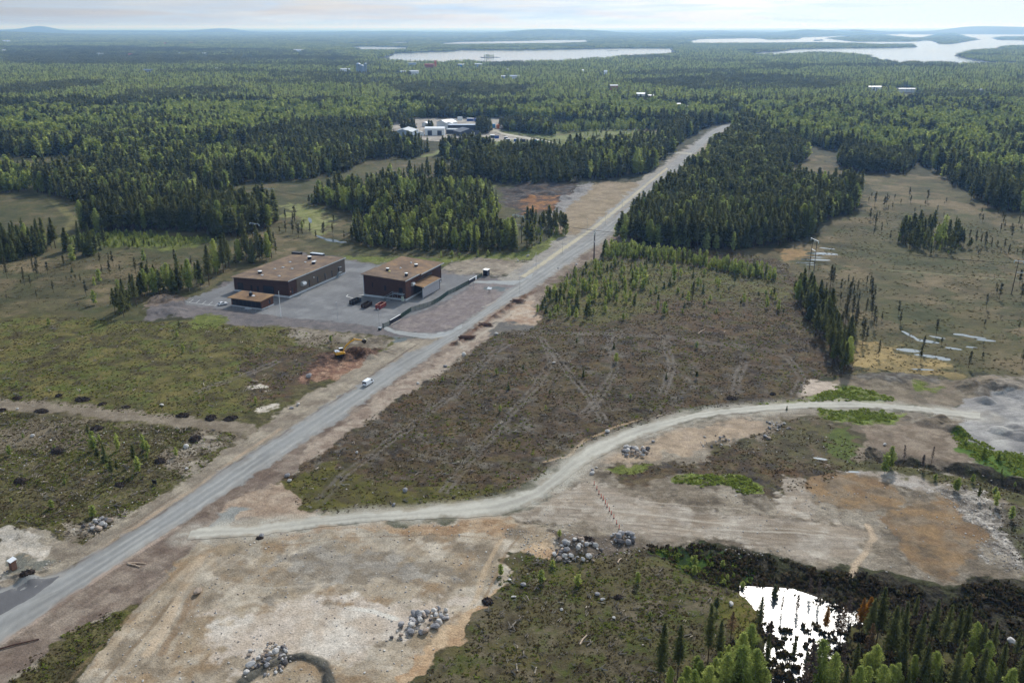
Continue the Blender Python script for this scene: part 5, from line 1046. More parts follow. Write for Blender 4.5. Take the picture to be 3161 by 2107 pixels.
SING = [(372,931,1.5,0,'round white boulder alone on the left clearing'),(575,1530,2.3,0,'long pale boulder right of the round heap'),(566,1545,1.5,0,'smaller pale boulder below the long pale one'),(614,1511,1.3,3,'dark boulder right of the pale pair'),(614,1530,1.0,3,'small dark boulder by the dark gravel ridge'),(643,1515,.9,3,'smallest dark stone above the gravel ridge'),
 (455,1362,2.6,2,'flat brown slab alone on the sand pad'),(602,1232,1.5,1,'grey boulder at the lower edge of the side road'),(1360,1088,1.7,0,'pale boulder at the upper end of the red posts'),(1361,1080,1.3,1,'grey boulder touching the pale one by the posts'),(1370,1073,.8,0,'small pale stone behind the boulders by the posts'),
 (1065,816,2.2,0,'whitish boulder on the heath edge right of the van'),(1140,768,2.0,0,'white boulder near the lower pole pile'),(1272,835,1.5,0,'pale boulder between the wheel tracks'),(1023,842,1.8,1,'grey boulder on the slope beside the main road'),(960,882,1.3,0,'small white boulder on the slope beside the main road'),
 (710,866,2.6,1,'large grey boulder left of the excavated patch'),(1395,992,1.6,0,'pale slab on the outer verge of the side road'),(1202,1345,1.7,1,'grey boulder at the left of the bottom heath'),(1372,1366,1.6,1,'grey boulder in the middle of the bottom heath'),(1384,1377,1.1,0,'white stone beside the grey boulder on the heath'),
 (1679,1390,1.6,0,'white stone left of the glittering pond'),(1180,1372,.9,0,'white stone on the edge of the pad'),(2325,1462,2.2,0,'pale boulder on the dark slope right of the pond wood'),(2032,1022,1.4,0,'white stone beside the small trees of the hollow'),(1765,1008,1.8,2,'brown boulder on the dark moss below the side road'),
 (1758,1003,1.5,1,'grey slab behind the brown boulder'),(40,940,1.1,0,'white stone at the left edge above the track'),(75,1003,1.6,0,'pale boulder by the stump heap at the left'),(117,1012,.9,0,'small pale stone right of the pale boulder at the left'),(427,1028,2.0,0,'pale boulder below the dark stump heap'),
 (665,1105,1.4,0,'pale stone at the left tip of the heath'),(660,1094,1.5,1,'grey stone at the left tip of the heath'),(905,1160,1.3,1,'grey stone on the lower edge of the heath'),(930,1128,1.8,1,'grey boulder in the green lower heath'),(429,1077,1.3,0,'pale stone on the left road slope'),(685,930,1.6,0,'pale rocks on the left road slope'),(670,938,1.2,1,'grey rock on the left road slope'),
 (1170,1332,1.0,0,'small white stone left on the bottom heath'),(1410,1420,.9,0,'small white stone above the bottom woods'),(1290,1400,.8,0,'little white stone low on the bottom heath'),(1250,706,1.2,0,'white stone at the road edge by the saplings'),(1324,608,1.6,0,'white boulder at the foot of the roadside power pole'),(1282,617,1.3,1,'grey stone on the slope above the saplings'),
 (820,1040,1,0,'pale stone deep in the left heath'),(1500,1015,1.2,1,'grey stone on the inner verge of the side road'),(1190,600,1.6,0,'pale boulder on the bare strip by the upper gate'),(1212,588,1.7,0,'white boulder at the edge of the bare strip')]
for u, v, s, m, lab in SING:
    x, y = W(u, v); boulder(x, y, zat(x, y)+s*.25, s, m, lab, None, .8)
# ---------------------------------------------------------------- stump and root heaps
M_ROOT = mat('dark_roots', (62,54,50), 1, .05, noise=.4, nscale=4)
def brush(u, v, r_, h, lab, seed, m=M_ROOT, n=150):
    r_ *= .72; h *= .85
    rg_ = random.Random(seed); V, F = [], []
    for i in range(n):
        a = rg_.uniform(0, 6.28); q = math.sqrt(rg_.random()); x, y = q*r_*math.cos(a), q*r_*.75*math.sin(a); z = (1-q*q)*h*rg_.uniform(0, 1); ln = rg_.uniform(.5, 1.5)*r_*.4
        b, e = rg_.uniform(0, 6.28), rg_.uniform(-.2, .7); d = (math.cos(b)*math.cos(e), math.sin(b)*math.cos(e), math.sin(e)); w = rg_.uniform(.04, .16)*(r_/2.5); o = len(V)
        for k in (-.5, .5):
            ww = w*(1.2 if k < 0 else .4)
            for (cx_, cz_) in ((-1, 0), (1, 0), (0, 1.5)): V.append((x+d[0]*ln*k-d[1]*ww*cx_, y+d[1]*ln*k+d[0]*ww*cx_, max(-.1, z+d[2]*ln*k)+ww*cz_))
        F += [(o, o+1, o+4, o+3), (o+1, o+2, o+5, o+4), (o+2, o, o+3, o+5), (o, o+2, o+1), (o+3, o+4, o+5)]
    # earth core
    k0 = len(V); ring = 14
    for j, (q, hz) in enumerate(((1.0, -.1), (.8, .35), (.45, .62))):
        for i in range(ring):
            a = 2*math.pi*i/ring; jj = rg_.uniform(.8, 1.15); V.append((q*r_*jj*math.cos(a), q*r_*.75*jj*math.sin(a), hz*h*jj))
    V.append((0, 0, h*.7))
    for j in range(2):
        for i in range(ring): i2 = (i+1) % ring; F.append((k0+j*ring+i, k0+j*ring+i2, k0+(j+1)*ring+i2, k0+(j+1)*ring+i))
    for i in range(ring): F.append((k0+2*ring+i, k0+2*ring+(i+1) % ring, k0+3*ring))
    x, y = W(u, v); o = link_mesh('root_heap', np_mesh('root_heap', np.array(V), F, [m])); o.location = (x, y, zat(x, y)); o.rotation_euler = (0, 0, rg_.uniform(0, 6))
    tag(o, lab, 'brush heap')
for i, (u, v, r_, h, lab) in enumerate(((222,985,3.0,1.6,'dark root heap below the left track, with pale stones behind'),(132,1036,3.2,1.7,'dark root heap in the middle of the lower left heath'),(48,1106,3.0,1.9,'big dark root heap near the left edge'),(448,1010,3.2,1.7,'dark root heap by the road with pale boulders before it'),(368,1060,2.9,1.5,'dark root heap nearest the main road shoulder'),
   (275,1112,2.4,.9,'low dark root heap among the birch scrub'),(40,915,2.6,.9,'dark root heap on the upper side of the left track'),(135,910,2.0,1.0,'small dark root heap above the left track'),(95,945,3.2,1.1,'dark root heap below the left end of the track'),(5,942,2.5,.8,'dark root heap cut by the left edge'),
   (190,918,3.8,.8,'long low root heap above the bend of the track'),(235,928,2.2,.7,'low root heap at the right end above the track'),(290,935,2.2,.6,'flat dark root heap left of the white boulder'),(420,955,3.0,.9,'dark root heap in the hollow above the track'),(485,960,3.4,1.0,'dark root heap with stones above the track mouth'),(530,962,3.2,.8,'dark root heap closest to the shoulder above the track'),
   (1680,915,2.6,1.3,'black root heap above the side road'),(1775,905,1.8,1.2,'black root heap by the wheel tracks above the side road'),(596,1236,1.3,.8,'black root clump at the lower edge of the side road'),(1420,1372,1.5,.9,'dark stump on the bottom heath'),(65,1328,2.4,1.0,'dark earthy heap at the road edge on the left'),
   (1120,1382,2.2,1.1,'dark earth clod at the edge of the pad'),(1350,1245,2.5,.7,'dark earthy heap beside the stone heap'))): brush(u, v, r_, h, lab, i)
# ---------------------------------------------------------------- shape kit
class MB:
    def __init__(s): s.v, s.f = [], []
    def box(s, x0, x1, y0, y1, z0, z1):
        b = len(s.v); s.v += [(x, y, z) for z in (z0, z1) for y in (y0, y1) for x in (x0, x1)]
        s.f += [tuple(b+i for i in q) for q in ((0,2,3,1),(4,5,7,6),(0,1,5,4),(2,6,7,3),(0,4,6,2),(1,3,7,5))]; return s
    def hexa(s, p):
        "8 corners: bottom ring 4 then top ring 4"
        b = len(s.v); s.v += list(p); s.f += [(b+3,b+2,b+1,b), (b+4,b+5,b+6,b+7)]+[(b+i, b+(i+1) % 4, b+4+(i+1) % 4, b+4+i) for i in range(4)]; return s
    def tube(s, pts, r, n=8, cap=True):
        b = len(s.v); rr = r if isinstance(r, (list, tuple)) else [r]*len(pts)
        for i, p in enumerate(pts):
            a = pts[max(i-1, 0)]; c = pts[min(i+1, len(pts)-1)]; d = [c[k]-a[k] for k in range(3)]; l = math.sqrt(sum(q*q for q in d)) or 1; d = [q/l for q in d]
            up = (0, 0, 1) if abs(d[2]) < .9 else (1, 0, 0)
            u = (d[1]*up[2]-d[2]*up[1], d[2]*up[0]-d[0]*up[2], d[0]*up[1]-d[1]*up[0]); lu = math.sqrt(sum(q*q for q in u)); u = [q/lu for q in u]
            w = (u[1]*d[2]-u[2]*d[1], u[2]*d[0]-u[0]*d[2], u[0]*d[1]-u[1]*d[0])
            for k in range(n):
                t = 2*math.pi*k/n; s.v.append(tuple(p[j]+rr[i]*(math.cos(t)*u[j]+math.sin(t)*w[j]) for j in range(3)))
        for i in range(len(pts)-1):
            for k in range(n): k2 = (k+1) % n; s.f.append((b+i*n+k, b+(i+1)*n+k, b+(i+1)*n+k2, b+i*n+k2))
        if cap: s.f.append(tuple(b+k for k in range(n))); s.f.append(tuple(b+(len(pts)-1)*n+k for k in reversed(range(n))))
        return s
    def prism(s, prof, y0, y1, axis='y'):
        "profile of (a,z) extruded along y (or x)"
        b = len(s.v); n = len(prof)
        for y in (y0, y1): s.v += [(a, y, z) if axis == 'y' else (y, a, z) for a, z in prof]
        s.f += [tuple(b+i for i in range(n)), tuple(b+n+i for i in reversed(range(n)))]+[(b+(i+1) % n, b+i, b+n+i, b+n+(i+1) % n) for i in range(n)]; return s
    def build(s, name, m, parent=None, bevel=0, label=None, smooth=False):
        me = bpy.data.meshes.new(name); me.from_pydata(s.v, [], s.f); me.materials.append(m); me.update()
        import bmesh
        bm = bmesh.new(); bm.from_mesh(me); bmesh.ops.recalc_face_normals(bm, faces=bm.faces)
        if bevel: bmesh.ops.bevel(bm, geom=list(bm.edges), offset=bevel, segments=2, affect='EDGES', profile=.6, clamp_overlap=True)
        if smooth:
            for f in bm.faces: f.smooth = True
        bm.to_mesh(me); bm.free(); o = link_mesh(name, me, parent)
        if label: o['label'] = label
        return o
def thing(name, loc, rz, label, cat, group=None):
    e = bpy.data.objects.new(name, None); C.objects.link(e); e.location = loc; e.rotation_euler = (0, 0, rz); return tag(e, label, cat, group)
AZ = -R(22.3)
def brick_mat(name, c1, c2):
    m = bpy.data.materials.new(name); m.use_nodes = True; t = m.node_tree; b = t.nodes['Principled BSDF']; b.inputs['Roughness'].default_value = .9; b.inputs['Specular IOR Level'].default_value = .15
    tc = t.nodes.new('ShaderNodeTexCoord'); mp = t.nodes.new('ShaderNodeCombineXYZ'); sp = t.nodes.new('ShaderNodeSeparateXYZ'); t.links.new(tc.outputs['Object'], sp.inputs[0])
    ad = t.nodes.new('ShaderNodeMath'); t.links.new(sp.outputs[0], ad.inputs[0]); t.links.new(sp.outputs[1], ad.inputs[1]); t.links.new(ad.outputs[0], mp.inputs[0]); t.links.new(sp.outputs[2], mp.inputs[1])
    br = t.nodes.new('ShaderNodeTexBrick'); br.inputs['Scale'].default_value = 1; br.inputs['Brick Width'].default_value = .6; br.inputs['Row Height'].default_value = .2; br.inputs['Mortar Size'].default_value = .015
    br.inputs['Color1'].default_value = tuple(s2l(c1))+(1,); br.inputs['Color2'].default_value = tuple(s2l(c2))+(1,); br.inputs['Mortar'].default_value = tuple(s2l([q*.8 for q in c1]))+(1,)
    t.links.new(mp.outputs[0], br.inputs['Vector']); t.links.new(br.outputs[0], b.inputs['Base Color']); return m
M_BRICK = brick_mat('brown_brick', (84,62,56), (70,52,49)); M_BRICK2 = brick_mat('red_brown_brick', (106,76,66), (88,64,57)); M_LOUV = mat('grey_brown_cladding', (104,94,84), .8, .2, noise=.25, nscale=3)
M_PLIN = mat('concrete_plinth', (196,202,208), .85, .2, noise=.08, nscale=1)
def roof_mat(name, a, b_, c_):
    m = bpy.data.materials.new(name); m.use_nodes = True; t = m.node_tree; b = t.nodes['Principled BSDF']; b.inputs['Roughness'].default_value = .95; b.inputs['Specular IOR Level'].default_value = .1
    tc = t.nodes.new('ShaderNodeTexCoord'); n = t.nodes.new('ShaderNodeTexNoise'); n.inputs['Scale'].default_value = .16; n.inputs['Detail'].default_value = 9; n.inputs['Roughness'].default_value = .72; t.links.new(tc.outputs['Object'], n.inputs['Vector'])
    r = t.nodes.new('ShaderNodeValToRGB'); r.color_ramp.elements[0].position = .34; r.color_ramp.elements[1].position = .66; r.color_ramp.elements.new(.5)
    for i, c in enumerate((a, b_, c_)): r.color_ramp.elements[i].color = tuple(s2l(c))+(1,)
    t.links.new(n.outputs[0], r.inputs[0]); t.links.new(r.outputs[0], b.inputs['Base Color']); return m
M_SEDUM = roof_mat('sedum_roof', (92,80,70), (116,100,86), (146,124,98)); M_SEDUM2 = roof_mat('rusty_sedum_roof', (102,84,68), (126,102,78), (152,124,90))
M_DARK = mat('dark_glass', (34,38,48), .25, .5); M_NAVY = mat('navy_sheet', (30,34,48), .5, .3); M_WHITE = mat('white_paint', (236,238,240), .45, .4); M_STEEL = mat('galvanised_steel', (150,162,172), .45, .5, .3)
M_PANEL = mat('pale_panels', (176,174,180), .7, .3, noise=.06, nscale=2); M_BLACK = mat('black_rubber', (26,26,28), .8, .3); M_TRIM = mat('dark_trim', (52,46,46), .6, .3); M_ALU = mat('aluminium', (200,206,212), .3, .6, .4)
def roofplate(x0, x1, y0, y1, zl, zr, th=.35):
    "plate sloping between x0 (height zl) and x1 (height zr)"
    return [(x0, y0, zl), (x1, y0, zr), (x1, y1, zr), (x0, y1, zl), (x0, y0, zl+th), (x1, y0, zr+th), (x1, y1, zr+th), (x0, y1, zl+th)]
def vent(parent, x, y, z, r, h, cap=True):
    o = MB().tube([(x, y, z-.3), (x, y, z+h)], r, 14).build('roof_vent', M_NAVY, parent)
    if cap: MB().tube([(x, y, z+h), (x, y, z+h+.18), (x, y, z+h+.30)], [r*1.12, r*1.1, r*.5], 14).build('cap', M_WHITE, o)
def hatch(parent, x, y, z, w=1.2): MB().box(x-w/2, x+w/2, y-w/2, y+w/2, z, z+.35).build('roof_hatch', M_ALU, parent, .03)
def spos(corner, u, v, z):
    "local x,y on a plane of height z under chart-image point u,v for a building placed at corner"
    d = (2074*math.cos(PITCH)-(v-784)*math.sin(PITCH)); dn = 2074*math.sin(PITCH)+(v-784)*math.cos(PITCH); t = (CAM_H-z)/dn
    X, Y = (u-1176)*t, d*t; dx, dy = X-corner[0], Y-corner[1]; c, s = math.cos(-AZ), math.sin(-AZ); return dx*c-dy*s, dx*s+dy*c
# ---------------------------------------------------------------- left hall
c1 = (-104.6, 407.8)
h1 = thing('brick_hall', (*c1, 0), AZ, 'long low brown brick hall with rusty planted roof, left of the two big ones', 'building')
Wd, Ld = 31.6, 48.5
MB().hexa([(-Wd,0,.9),(0,0,.9),(0,Ld,.9),(-Wd,Ld,.9),(-Wd,0,6.7),(0,0,8.1),(0,Ld,8.1),(-Wd,Ld,6.7)]).build('wall', M_BRICK, h1)
MB().box(.003,.08,6.3,Ld-.02,.95,8.05).build('cladding', M_LOUV, h1); MB().box(-Wd-.12,.12,-.12,Ld+.12,-1,.9).build('plinth', M_PLIN, h1)
rf = MB().hexa(roofplate(-Wd-1.2,.5,-.7,Ld+.7,6.75,8.15,.3)).build('roof', M_SEDUM, h1)
MB().box(.5,.62,-.7,Ld+.7,8.05,8.52).build('gutter', M_ALU, h1)
zr1 = lambda x: 7.05+(x+Wd)/Wd*1.4+.05
for u, v, r_ in ((597,625,.95),(720.5,606,.95),(711,594,1.0)):
    x, y = spos(c1, u*1.0, v, 8); vent(rf, x, y, zr1(x), r_, 1.0 if u != 711 else 1.3)
for u, v in ((602,631),(641.5,634.5),(650,613),(666,600),(671,617.5),(631,616),(701,602),(724,599.5)): x, y = spos(c1, u, v, 8); hatch(rf, x, y, zr1(x)-.05, 1.0)
for x0, x1, z0, z1, nm in ((-29.5,-26.2,1,4.6,'window'),(-22,-20.9,1.6,4.0,'window'),(-18.3,-17.2,1.2,3.9,'window'),(-14.6,-8.6,1.0,4.6,'gate')):
    o = MB().box(x0, x1, -.05, .02, z0, z1).build(nm, M_DARK, h1)
    if nm == 'gate': MB().box(x0+.3, x1-.3, -.09, -.05, z0+.3, z1-.3).build('leaf', M_NAVY, o)
for y in (2.6, 16.5, 23.5, 30.0, 36.2): MB().box(.02, .1 if y > 5 else .05, y-.45, y+.45, 1.5, 4.6).build('window', M_DARK, h1)
MB().prism([(0,3.5),(1.5,3.5),(1.9,4.3),(1.5,5.2),(0,5.4)], 9.3, 12.0).build('duct', M_ALU, h1)
st = MB().box(.1,1.6,41.2,43.4,2.2,2.35); [st.tube([(x,y,-.1),(x,y,3.3)], .05, 6) for x in (.3,1.5) for y in (41.3,43.3)]; st.prism([(39.2,0),(41.2,2.2),(41.2,2.35),(39.0,0)], .3, 1.5, 'x').build('stairs', M_STEEL, h1)
MB().box(.08,.12,42,43,2.35,4.6).build('door', M_DARK, h1); MB().box(.1,1.5,41.6,43.4,4.9,5.0).build('canopy', M_STEEL, h1)
MB().tube([(.1,0,4.1),(.22,0,4.1)], .3, 10).build('lamp', mat('pale_pink', (214,170,160), .6), h1).location = (0, 1.0, -1.2)
MB().tube([(.1,0,4.1),(.35,0,4.1)], .33, 10).build('lamp', M_WHITE, h1).location = (0, 20.3, .9)
# ---------------------------------------------------------------- small annex
c2 = (-112.6, 389.0)
h2 = thing('brick_annex', (*c2, 0), AZ, 'small flat brick building with glass front before the long left hall', 'building'); Wd, Ld = 16.8, 8.6
MB().hexa([(-Wd,0,.5),(0,0,.5),(0,Ld,.5),(-Wd,Ld,.5),(-Wd,0,3.9),(0,0,3.9),(0,Ld,4.2),(-Wd,Ld,4.2)]).build('wall', M_BRICK2, h2)
MB().box(-Wd-.1,.1,-.1,Ld+.1,-1,.5).build('plinth', M_PLIN, h2); MB().box(-Wd+.6,-.5,-.06,-.003,.7,3.6).build('glass_front', M_DARK, h2)
for x in (-14.5,-12.5,-10.2,-8,-5.6,-3.2): MB().box(x-.05,x+.05,-.1,-.06,.7,3.6).build('mullion', M_TRIM, h2)
r2 = MB().hexa([(-Wd-.9,-1.4,3.95),(.5,-1.4,3.95),(.5,Ld+.8,4.4),(-Wd-.9,Ld+.8,4.4),(-Wd-.9,-1.4,4.25),(.5,-1.4,4.25),(.5,Ld+.8,4.7),(-Wd-.9,Ld+.8,4.7)]).build('roof', M_SEDUM2, h2)
vent(r2, -9.0, 4.4, 4.5, .85, 1.4, False); MB().box(-8,-6.8,3.6,4.6,4.5,4.85).build('roof_hatch', M_WHITE, r2); MB().tube([(-9,4.4,5.9),(-9,4.4,6.5)], .4, 10).build('chimney_pipe', M_STEEL, r2)
MB().box(.003,.06,5.4,6.4,1.2,3.2).build('window', M_DARK, h2)
st = MB().box(-8.2,-5.2,-1.6,-.1,-.2,.45); st.box(-8.0,-5.4,-2.1,-1.6,-.2,.2).build('steps', M_PLIN, h2)
# ---------------------------------------------------------------- right hall
c3 = (-49.3, 403.1)
h3 = thing('brick_hall', (*c3, 0), AZ, 'tall square brick hall with white-walled drive-through canopy and outside stairs', 'building'); Wd, Ld = 22.4, 36.6
MB().hexa([(-Wd,0,.9),(0,0,.9),(0,Ld,.9),(-Wd,Ld,.9),(-Wd,0,10.4),(0,0,9.4),(0,Ld,9.4),(-Wd,Ld,10.4)]).build('wall', M_BRICK, h3)
MB().box(-Wd-.06,.06,-.06,Ld+.06,-1,.9).build('plinth', M_PLIN, h3)
MB().box(.003,.05,0,5.0,.95,9.3).build('corner_cladding', M_BRICK2, h3); MB().box(-Wd-.12,-Wd+.12,-.14,.02,0,10.3).build('downpipe', M_ALU, h3); MB().box(.05,.16,Ld-.3,Ld-.1,0,9.3).build('downpipe', M_TRIM, h3)
r3 = MB().hexa(roofplate(-Wd-1.1,.35,-.5,13.4,10.45,9.45,.3)).build('roof', M_SEDUM, h3)
MB().hexa([(-Wd-.3,13.4,10.42),(1.3,13.4,9.40),(1.3,Ld+.8,9.40),(-Wd-.3,Ld+.8,10.42),(-Wd-.3,13.4,10.74),(1.3,13.4,9.72),(1.3,Ld+.8,9.72),(-Wd-.3,Ld+.8,10.74)]).build('roof', roof_mat('sedum_roof_b', (100,86,74), (124,104,86), (150,122,88)), h3)
MB().box(.35,.45,-.5,13.4,9.3,9.78).build('gutter', M_ALU, h3); MB().box(1.3,1.42,13.4,Ld+.8,9.25,9.76).build('gutter', M_ALU, h3)
zr3 = lambda x: 10.72-(x+Wd)/Wd*1.0
def s3(zx, zy): return (1110+zx/8.404)/1.344, (780+zy/8.404)/1.344
for zx, zy, r_, h_ in ((728,470,.75,1.0),(1465,345,.85,1.0),(1213,585,.75,1.3)): x, y = spos(c3, *s3(zx, zy), 10.2); vent(r3, x, y, zr3(x), r_, h_)
for zx, zy, m in ((1335,275,M_ALU),(1062,410,M_ALU),(775,495,mat('yellowish_dome', (226,214,130), .5))):
    x, y = spos(c3, *s3(zx, zy), 10.2); MB().tube([(x,y,zr3(x)-.1),(x,y,zr3(x)+.35),(x,y,zr3(x)+.5)], [.5,.5,.3], 12).build('roof_dome', m, r3)
for x, z0, z1, w in ((-17.6,4.7,7.0,.55),(-10.8,3.8,6.3,.95)): MB().box(x-w/2, x+w/2, -.05, .02, z0, z1).build('window', M_DARK, h3)
MB().box(-3.6,-1.6,-.06,.02,3.4,6.0).build('door', M_DARK, h3)
MB().prism([(0,5.7),(1.0,5.7),(1.3,6.4),(1.0,7.2),(0,7.3)], 5.2, 7.4).build('duct', M_ALU, h3)
MB().box(.003,.05,14,26,6.6,7.8).build('window_band', M_DARK, h3)
cn = MB().hexa([(.1,6.6,6.1),(6.0,6.6,5.1),(6.0,24.6,5.1),(.1,24.6,6.1),(.1,6.6,6.4),(6.0,6.6,5.4),(6.0,24.6,5.4),(.1,24.6,6.4)]).build('canopy_roof', M_SEDUM2, h3)
MB().box(6.0,6.1,6.6,24.6,5.0,5.5).build('gutter', M_ALU, cn); MB().box(5.1,5.3,7.2,24.1,.15,4.9).build('canopy_wall', M_PANEL, h3)
MB().box(5.0,5.4,6.9,7.2,-.5,5.15).build('post', M_ALU, h3); MB().box(5.0,5.4,24.1,24.4,-.5,5.15).build('post', M_TRIM, h3); MB().box(5.02,5.38,7.2,24.1,-.5,.15).build('canopy_wall_base', M_TRIM, h3)
MB().box(0.003,.06,7.5,24,.95,5.6).build('loading_wall', M_TRIM, h3)
st = MB().box(-6.2,-.4,-2.0,-.1,3.2,3.35)
for x in (-6.0,-3.3,-.6): st.tube([(x,-1.9,-.3),(x,-1.9,4.4)], .07, 6)
for y in (-1.95,): st.tube([(-6.1,y,4.3),(-.5,y,4.3)], .045, 6); st.tube([(-6.1,y,3.8),(-.5,y,3.8)], .03, 6)
st.tube([(-6,-1.9,3.2),(-4.6,-1.9,2.0),(-3.3,-1.9,.9)], .05, 6); st.tube([(-.6,-1.9,3.2),(-3.3,-1.9,.9)], .05, 6)
for k in range(11): st.box(-11.6+k*.5,-11.1+k*.5,-1.8,-.6,.1+k*.29,.16+k*.29)
for y in (-1.85,-.55): st.tube([(-11.8,y,1.0),(-8.9,y,2.3),(-6.2,y,4.3)], .045, 6); st.hexa([(-11.8,y-.04,-.1),(-6.2,y-.04,3.05),(-6.2,y+.04,3.05),(-11.8,y+.04,-.1),(-11.8,y-.04,.15),(-6.2,y-.04,3.3),(-6.2,y+.04,3.3),(-11.8,y+.04,.15)])
st.box(-9.0,-7.0,-3.2,-2.0,-.2,.25); st.build('outside_stairs', M_STEEL, h3)
MB().box(-1.8,-.9,-1.2,-.4,-.1,2.2).build('cabinet', mat('pale_cabinet', (196,206,190), .6), h3)
MB().hexa([(-26.2,-.1,-.2),(-22.45,-.1,-.2),(-22.45,1.2,-.2),(-24,1.2,-.2),(-26.2,-.1,-.1),(-22.45,-.1,.5),(-22.45,1.2,.5),(-24,1.2,-.1)]).build('ramp', mat('pale_concrete', (206,204,196), .8), h3)
# ---------------------------------------------------------------- open steel containers
M_RUST = mat('rusty_floor', (84,56,42), .9, .1, noise=.4, nscale=2)
def skip(u, v, rz, mo, mi_, label, L_=6.0, Wx=2.5, Hh=1.85):
    x, y = W(u, v); t = thing('steel_skip', (x, y, .02), rz, label, 'container', 'open steel skips by the brick hall'); w = .08
    b = MB().box(0,w,0,L_,.15,Hh).box(Wx-w,Wx,0,L_,.15,Hh).box(w,Wx-w,L_-w,L_,.15,Hh); [b.box(sx0,sx1,k-.06,k+.06,.15,Hh-.1) for k in np.linspace(.5, L_-.5, 7) for sx0, sx1 in ((-.06,0),(Wx,Wx+.06))]; b.build('side_wall', mo, t)
    d = MB().box(w,Wx-w,0,w,.15,Hh).build('rear_door', mo, t); MB().tube([(Wx/2,-.06,.3),(Wx/2,-.06,Hh-.1)], .04, 6).build('lock_bar', M_STEEL, d)
    MB().box(w,Wx-w,w,L_-w,.15,.3).build('floor_plate', M_RUST, t)
    r_ = MB().box(-.08,.14,0,L_,Hh,Hh+.1).box(Wx-.14,Wx+.08,0,L_,Hh,Hh+.1).box(.14,Wx-.14,0,.14,Hh,Hh+.1).box(.14,Wx-.14,L_-.14,L_,Hh,Hh+.1).build('rim', mi_, t)
    for yy in (.5, L_-.6): MB().tube([(.2,yy,.12),(Wx-.2,yy,.12)], .12, 10).build('roller', M_BLACK, t)
M_BLK = mat('black_paint', (34,34,40), .5, .4); M_RED = mat('red_paint', (132,56,54), .55, .4); M_REDR = mat('pale_red_rim', (212,160,142), .6, .3); M_BRN = mat('brownish_black_paint', (56,44,44), .6, .3)
def sk(zx, zy): return (1060+zx/11.2)/1.344, (900+zy/11.2)/1.344
skip(*sk(205,445), AZ-R(4), M_BLK, M_BLK, 'black open steel skip, farthest left of the three'); skip(*sk(612,572), AZ+R(2), M_BRN, M_BLK, 'brownish black open skip between the black and the red one'); skip(*sk(1112,600), AZ+R(4), M_RED, M_REDR, 'dark red open skip with pale rims')
# two tanks behind the left hall
for zx, zy, L_, lab, mt in ((330,200,5.5,'black flat container behind the left hall roof',M_BLK),(800,225,8.0,'long dark container with pale top behind the left hall',M_NAVY)):
    u, v = (860+zx/8.254)/1.344, (760+zy/8.254)/1.344; x, y = W(u, v+30 if False else v+34)
    x, y = spos((0, 0), u, v, 1.2); lx, ly = x, y; c, s = math.cos(AZ), math.sin(AZ); gx, gy = lx*c-ly*s, lx*s+ly*c
    t = thing('container', (gx, gy, 0), AZ, lab, 'container'); MB().box(0, L_, 0, 2.4, 0, 2.2).build('body', mt, t, .03); MB().box(-.05, L_+.05, -.05, 2.45, 2.2, 2.34).build('lid', M_ALU if mt is M_NAVY else M_BLK, t)
# ---------------------------------------------------------------- fence and gates
M_FGREEN = mat('green_fence_wire', (72,92,84), .5, .3); M_FPOST = mat('dark_fence_post', (40,52,48), .6, .3)
fz = [sk(1990,925)]+[((1000+a/3.92)/1.344, (720+b/3.92)/1.344) for a, b in ((1050,950),(1200,905),(1310,870),(1400,820),(1500,745),(1600,700),(1750,618))]
FW = [W(*q) for q in fz]
def resample(P_, st):
    P_ = np.array(P_); s = np.concatenate([[0], np.cumsum(np.hypot(*np.diff(P_, axis=0).T))]); n = int(round(s[-1]/st)); t = np.linspace(0, s[-1], n+1); return np.stack([np.interp(t, s, P_[:, 0]), np.interp(t, s, P_[:, 1])], 1)
fr = resample(FW, 2.6)
ft = thing('mesh_fence', (fr[0][0], fr[0][1], 0), 0, 'green welded mesh fence with dark posts between the two gates', 'fence')
for x, y in fr: MB().box(x-fr[0][0]-.05, x-fr[0][0]+.05, y-fr[0][1]-.05, y-fr[0][1]+.05, -.3, 2.2).build('post', M_FPOST, ft)
for a, b in zip(fr[:-1], fr[1:]):
    m = MB(); ax_, ay_, bx_, by_ = a[0]-fr[0][0], a[1]-fr[0][1], b[0]-fr[0][0], b[1]-fr[0][1]
    for k in range(1, 17): t_ = k/17; x, y = ax_+(bx_-ax_)*t_, ay_+(by_-ay_)*t_; m.box(x-.03, x+.03, y-.03, y+.03, .1, 2.1)
    for z in (.15,.8,1.45,2.05): m.hexa([(ax_,ay_-.02,z),(bx_,by_-.02,z),(bx_,by_+.02,z),(ax_,ay_+.02,z),(ax_,ay_-.02,z+.05),(bx_,by_-.02,z+.05),(bx_,by_+.02,z+.05),(ax_,ay_+.02,z+.05)])
    m.build('mesh_panel', M_FGREEN, ft)
def gate(p0, p1, label, white=False):
    x0, y0 = p0; x1, y1 = p1; L_ = math.hypot(x1-x0, y1-y0); rz = math.atan2(y1-y0, x1-x0); t = thing('sliding_gate', (x0, y0, 0), rz, label, 'gate')
    MB().box(0, L_, -.06, .06, .15, 2.0).build('gate_panel', M_NAVY, t); MB().box(-.02, L_+.02, -.2, .14, 2.0, 2.1).build('top_rail', M_WHITE, t)
    MB().box(.3, L_-.3, -.5, -.3, -.1, .12).build('ground_beam', mat('pale_beam', (200,186,176), .8), t)
    for x in (-.2, L_+.05): MB().box(x, x+.15, -.1, .1, -.2, 2.3).build('gate_post', M_FPOST, t)
    if white: MB().box(L_-2.2, L_-.2, -.1, -.06, .3, 1.95).build('white_board', M_WHITE, t); MB().box(L_-1.6, L_-.8, -.13, -.1, .7, 1.5).build('emblem', mat('pale_blue', (176,196,226), .6), t)
gate(W(*sk(1610,1150)), W(*sk(1985,935)), 'navy sliding gate panel at the lower gate')
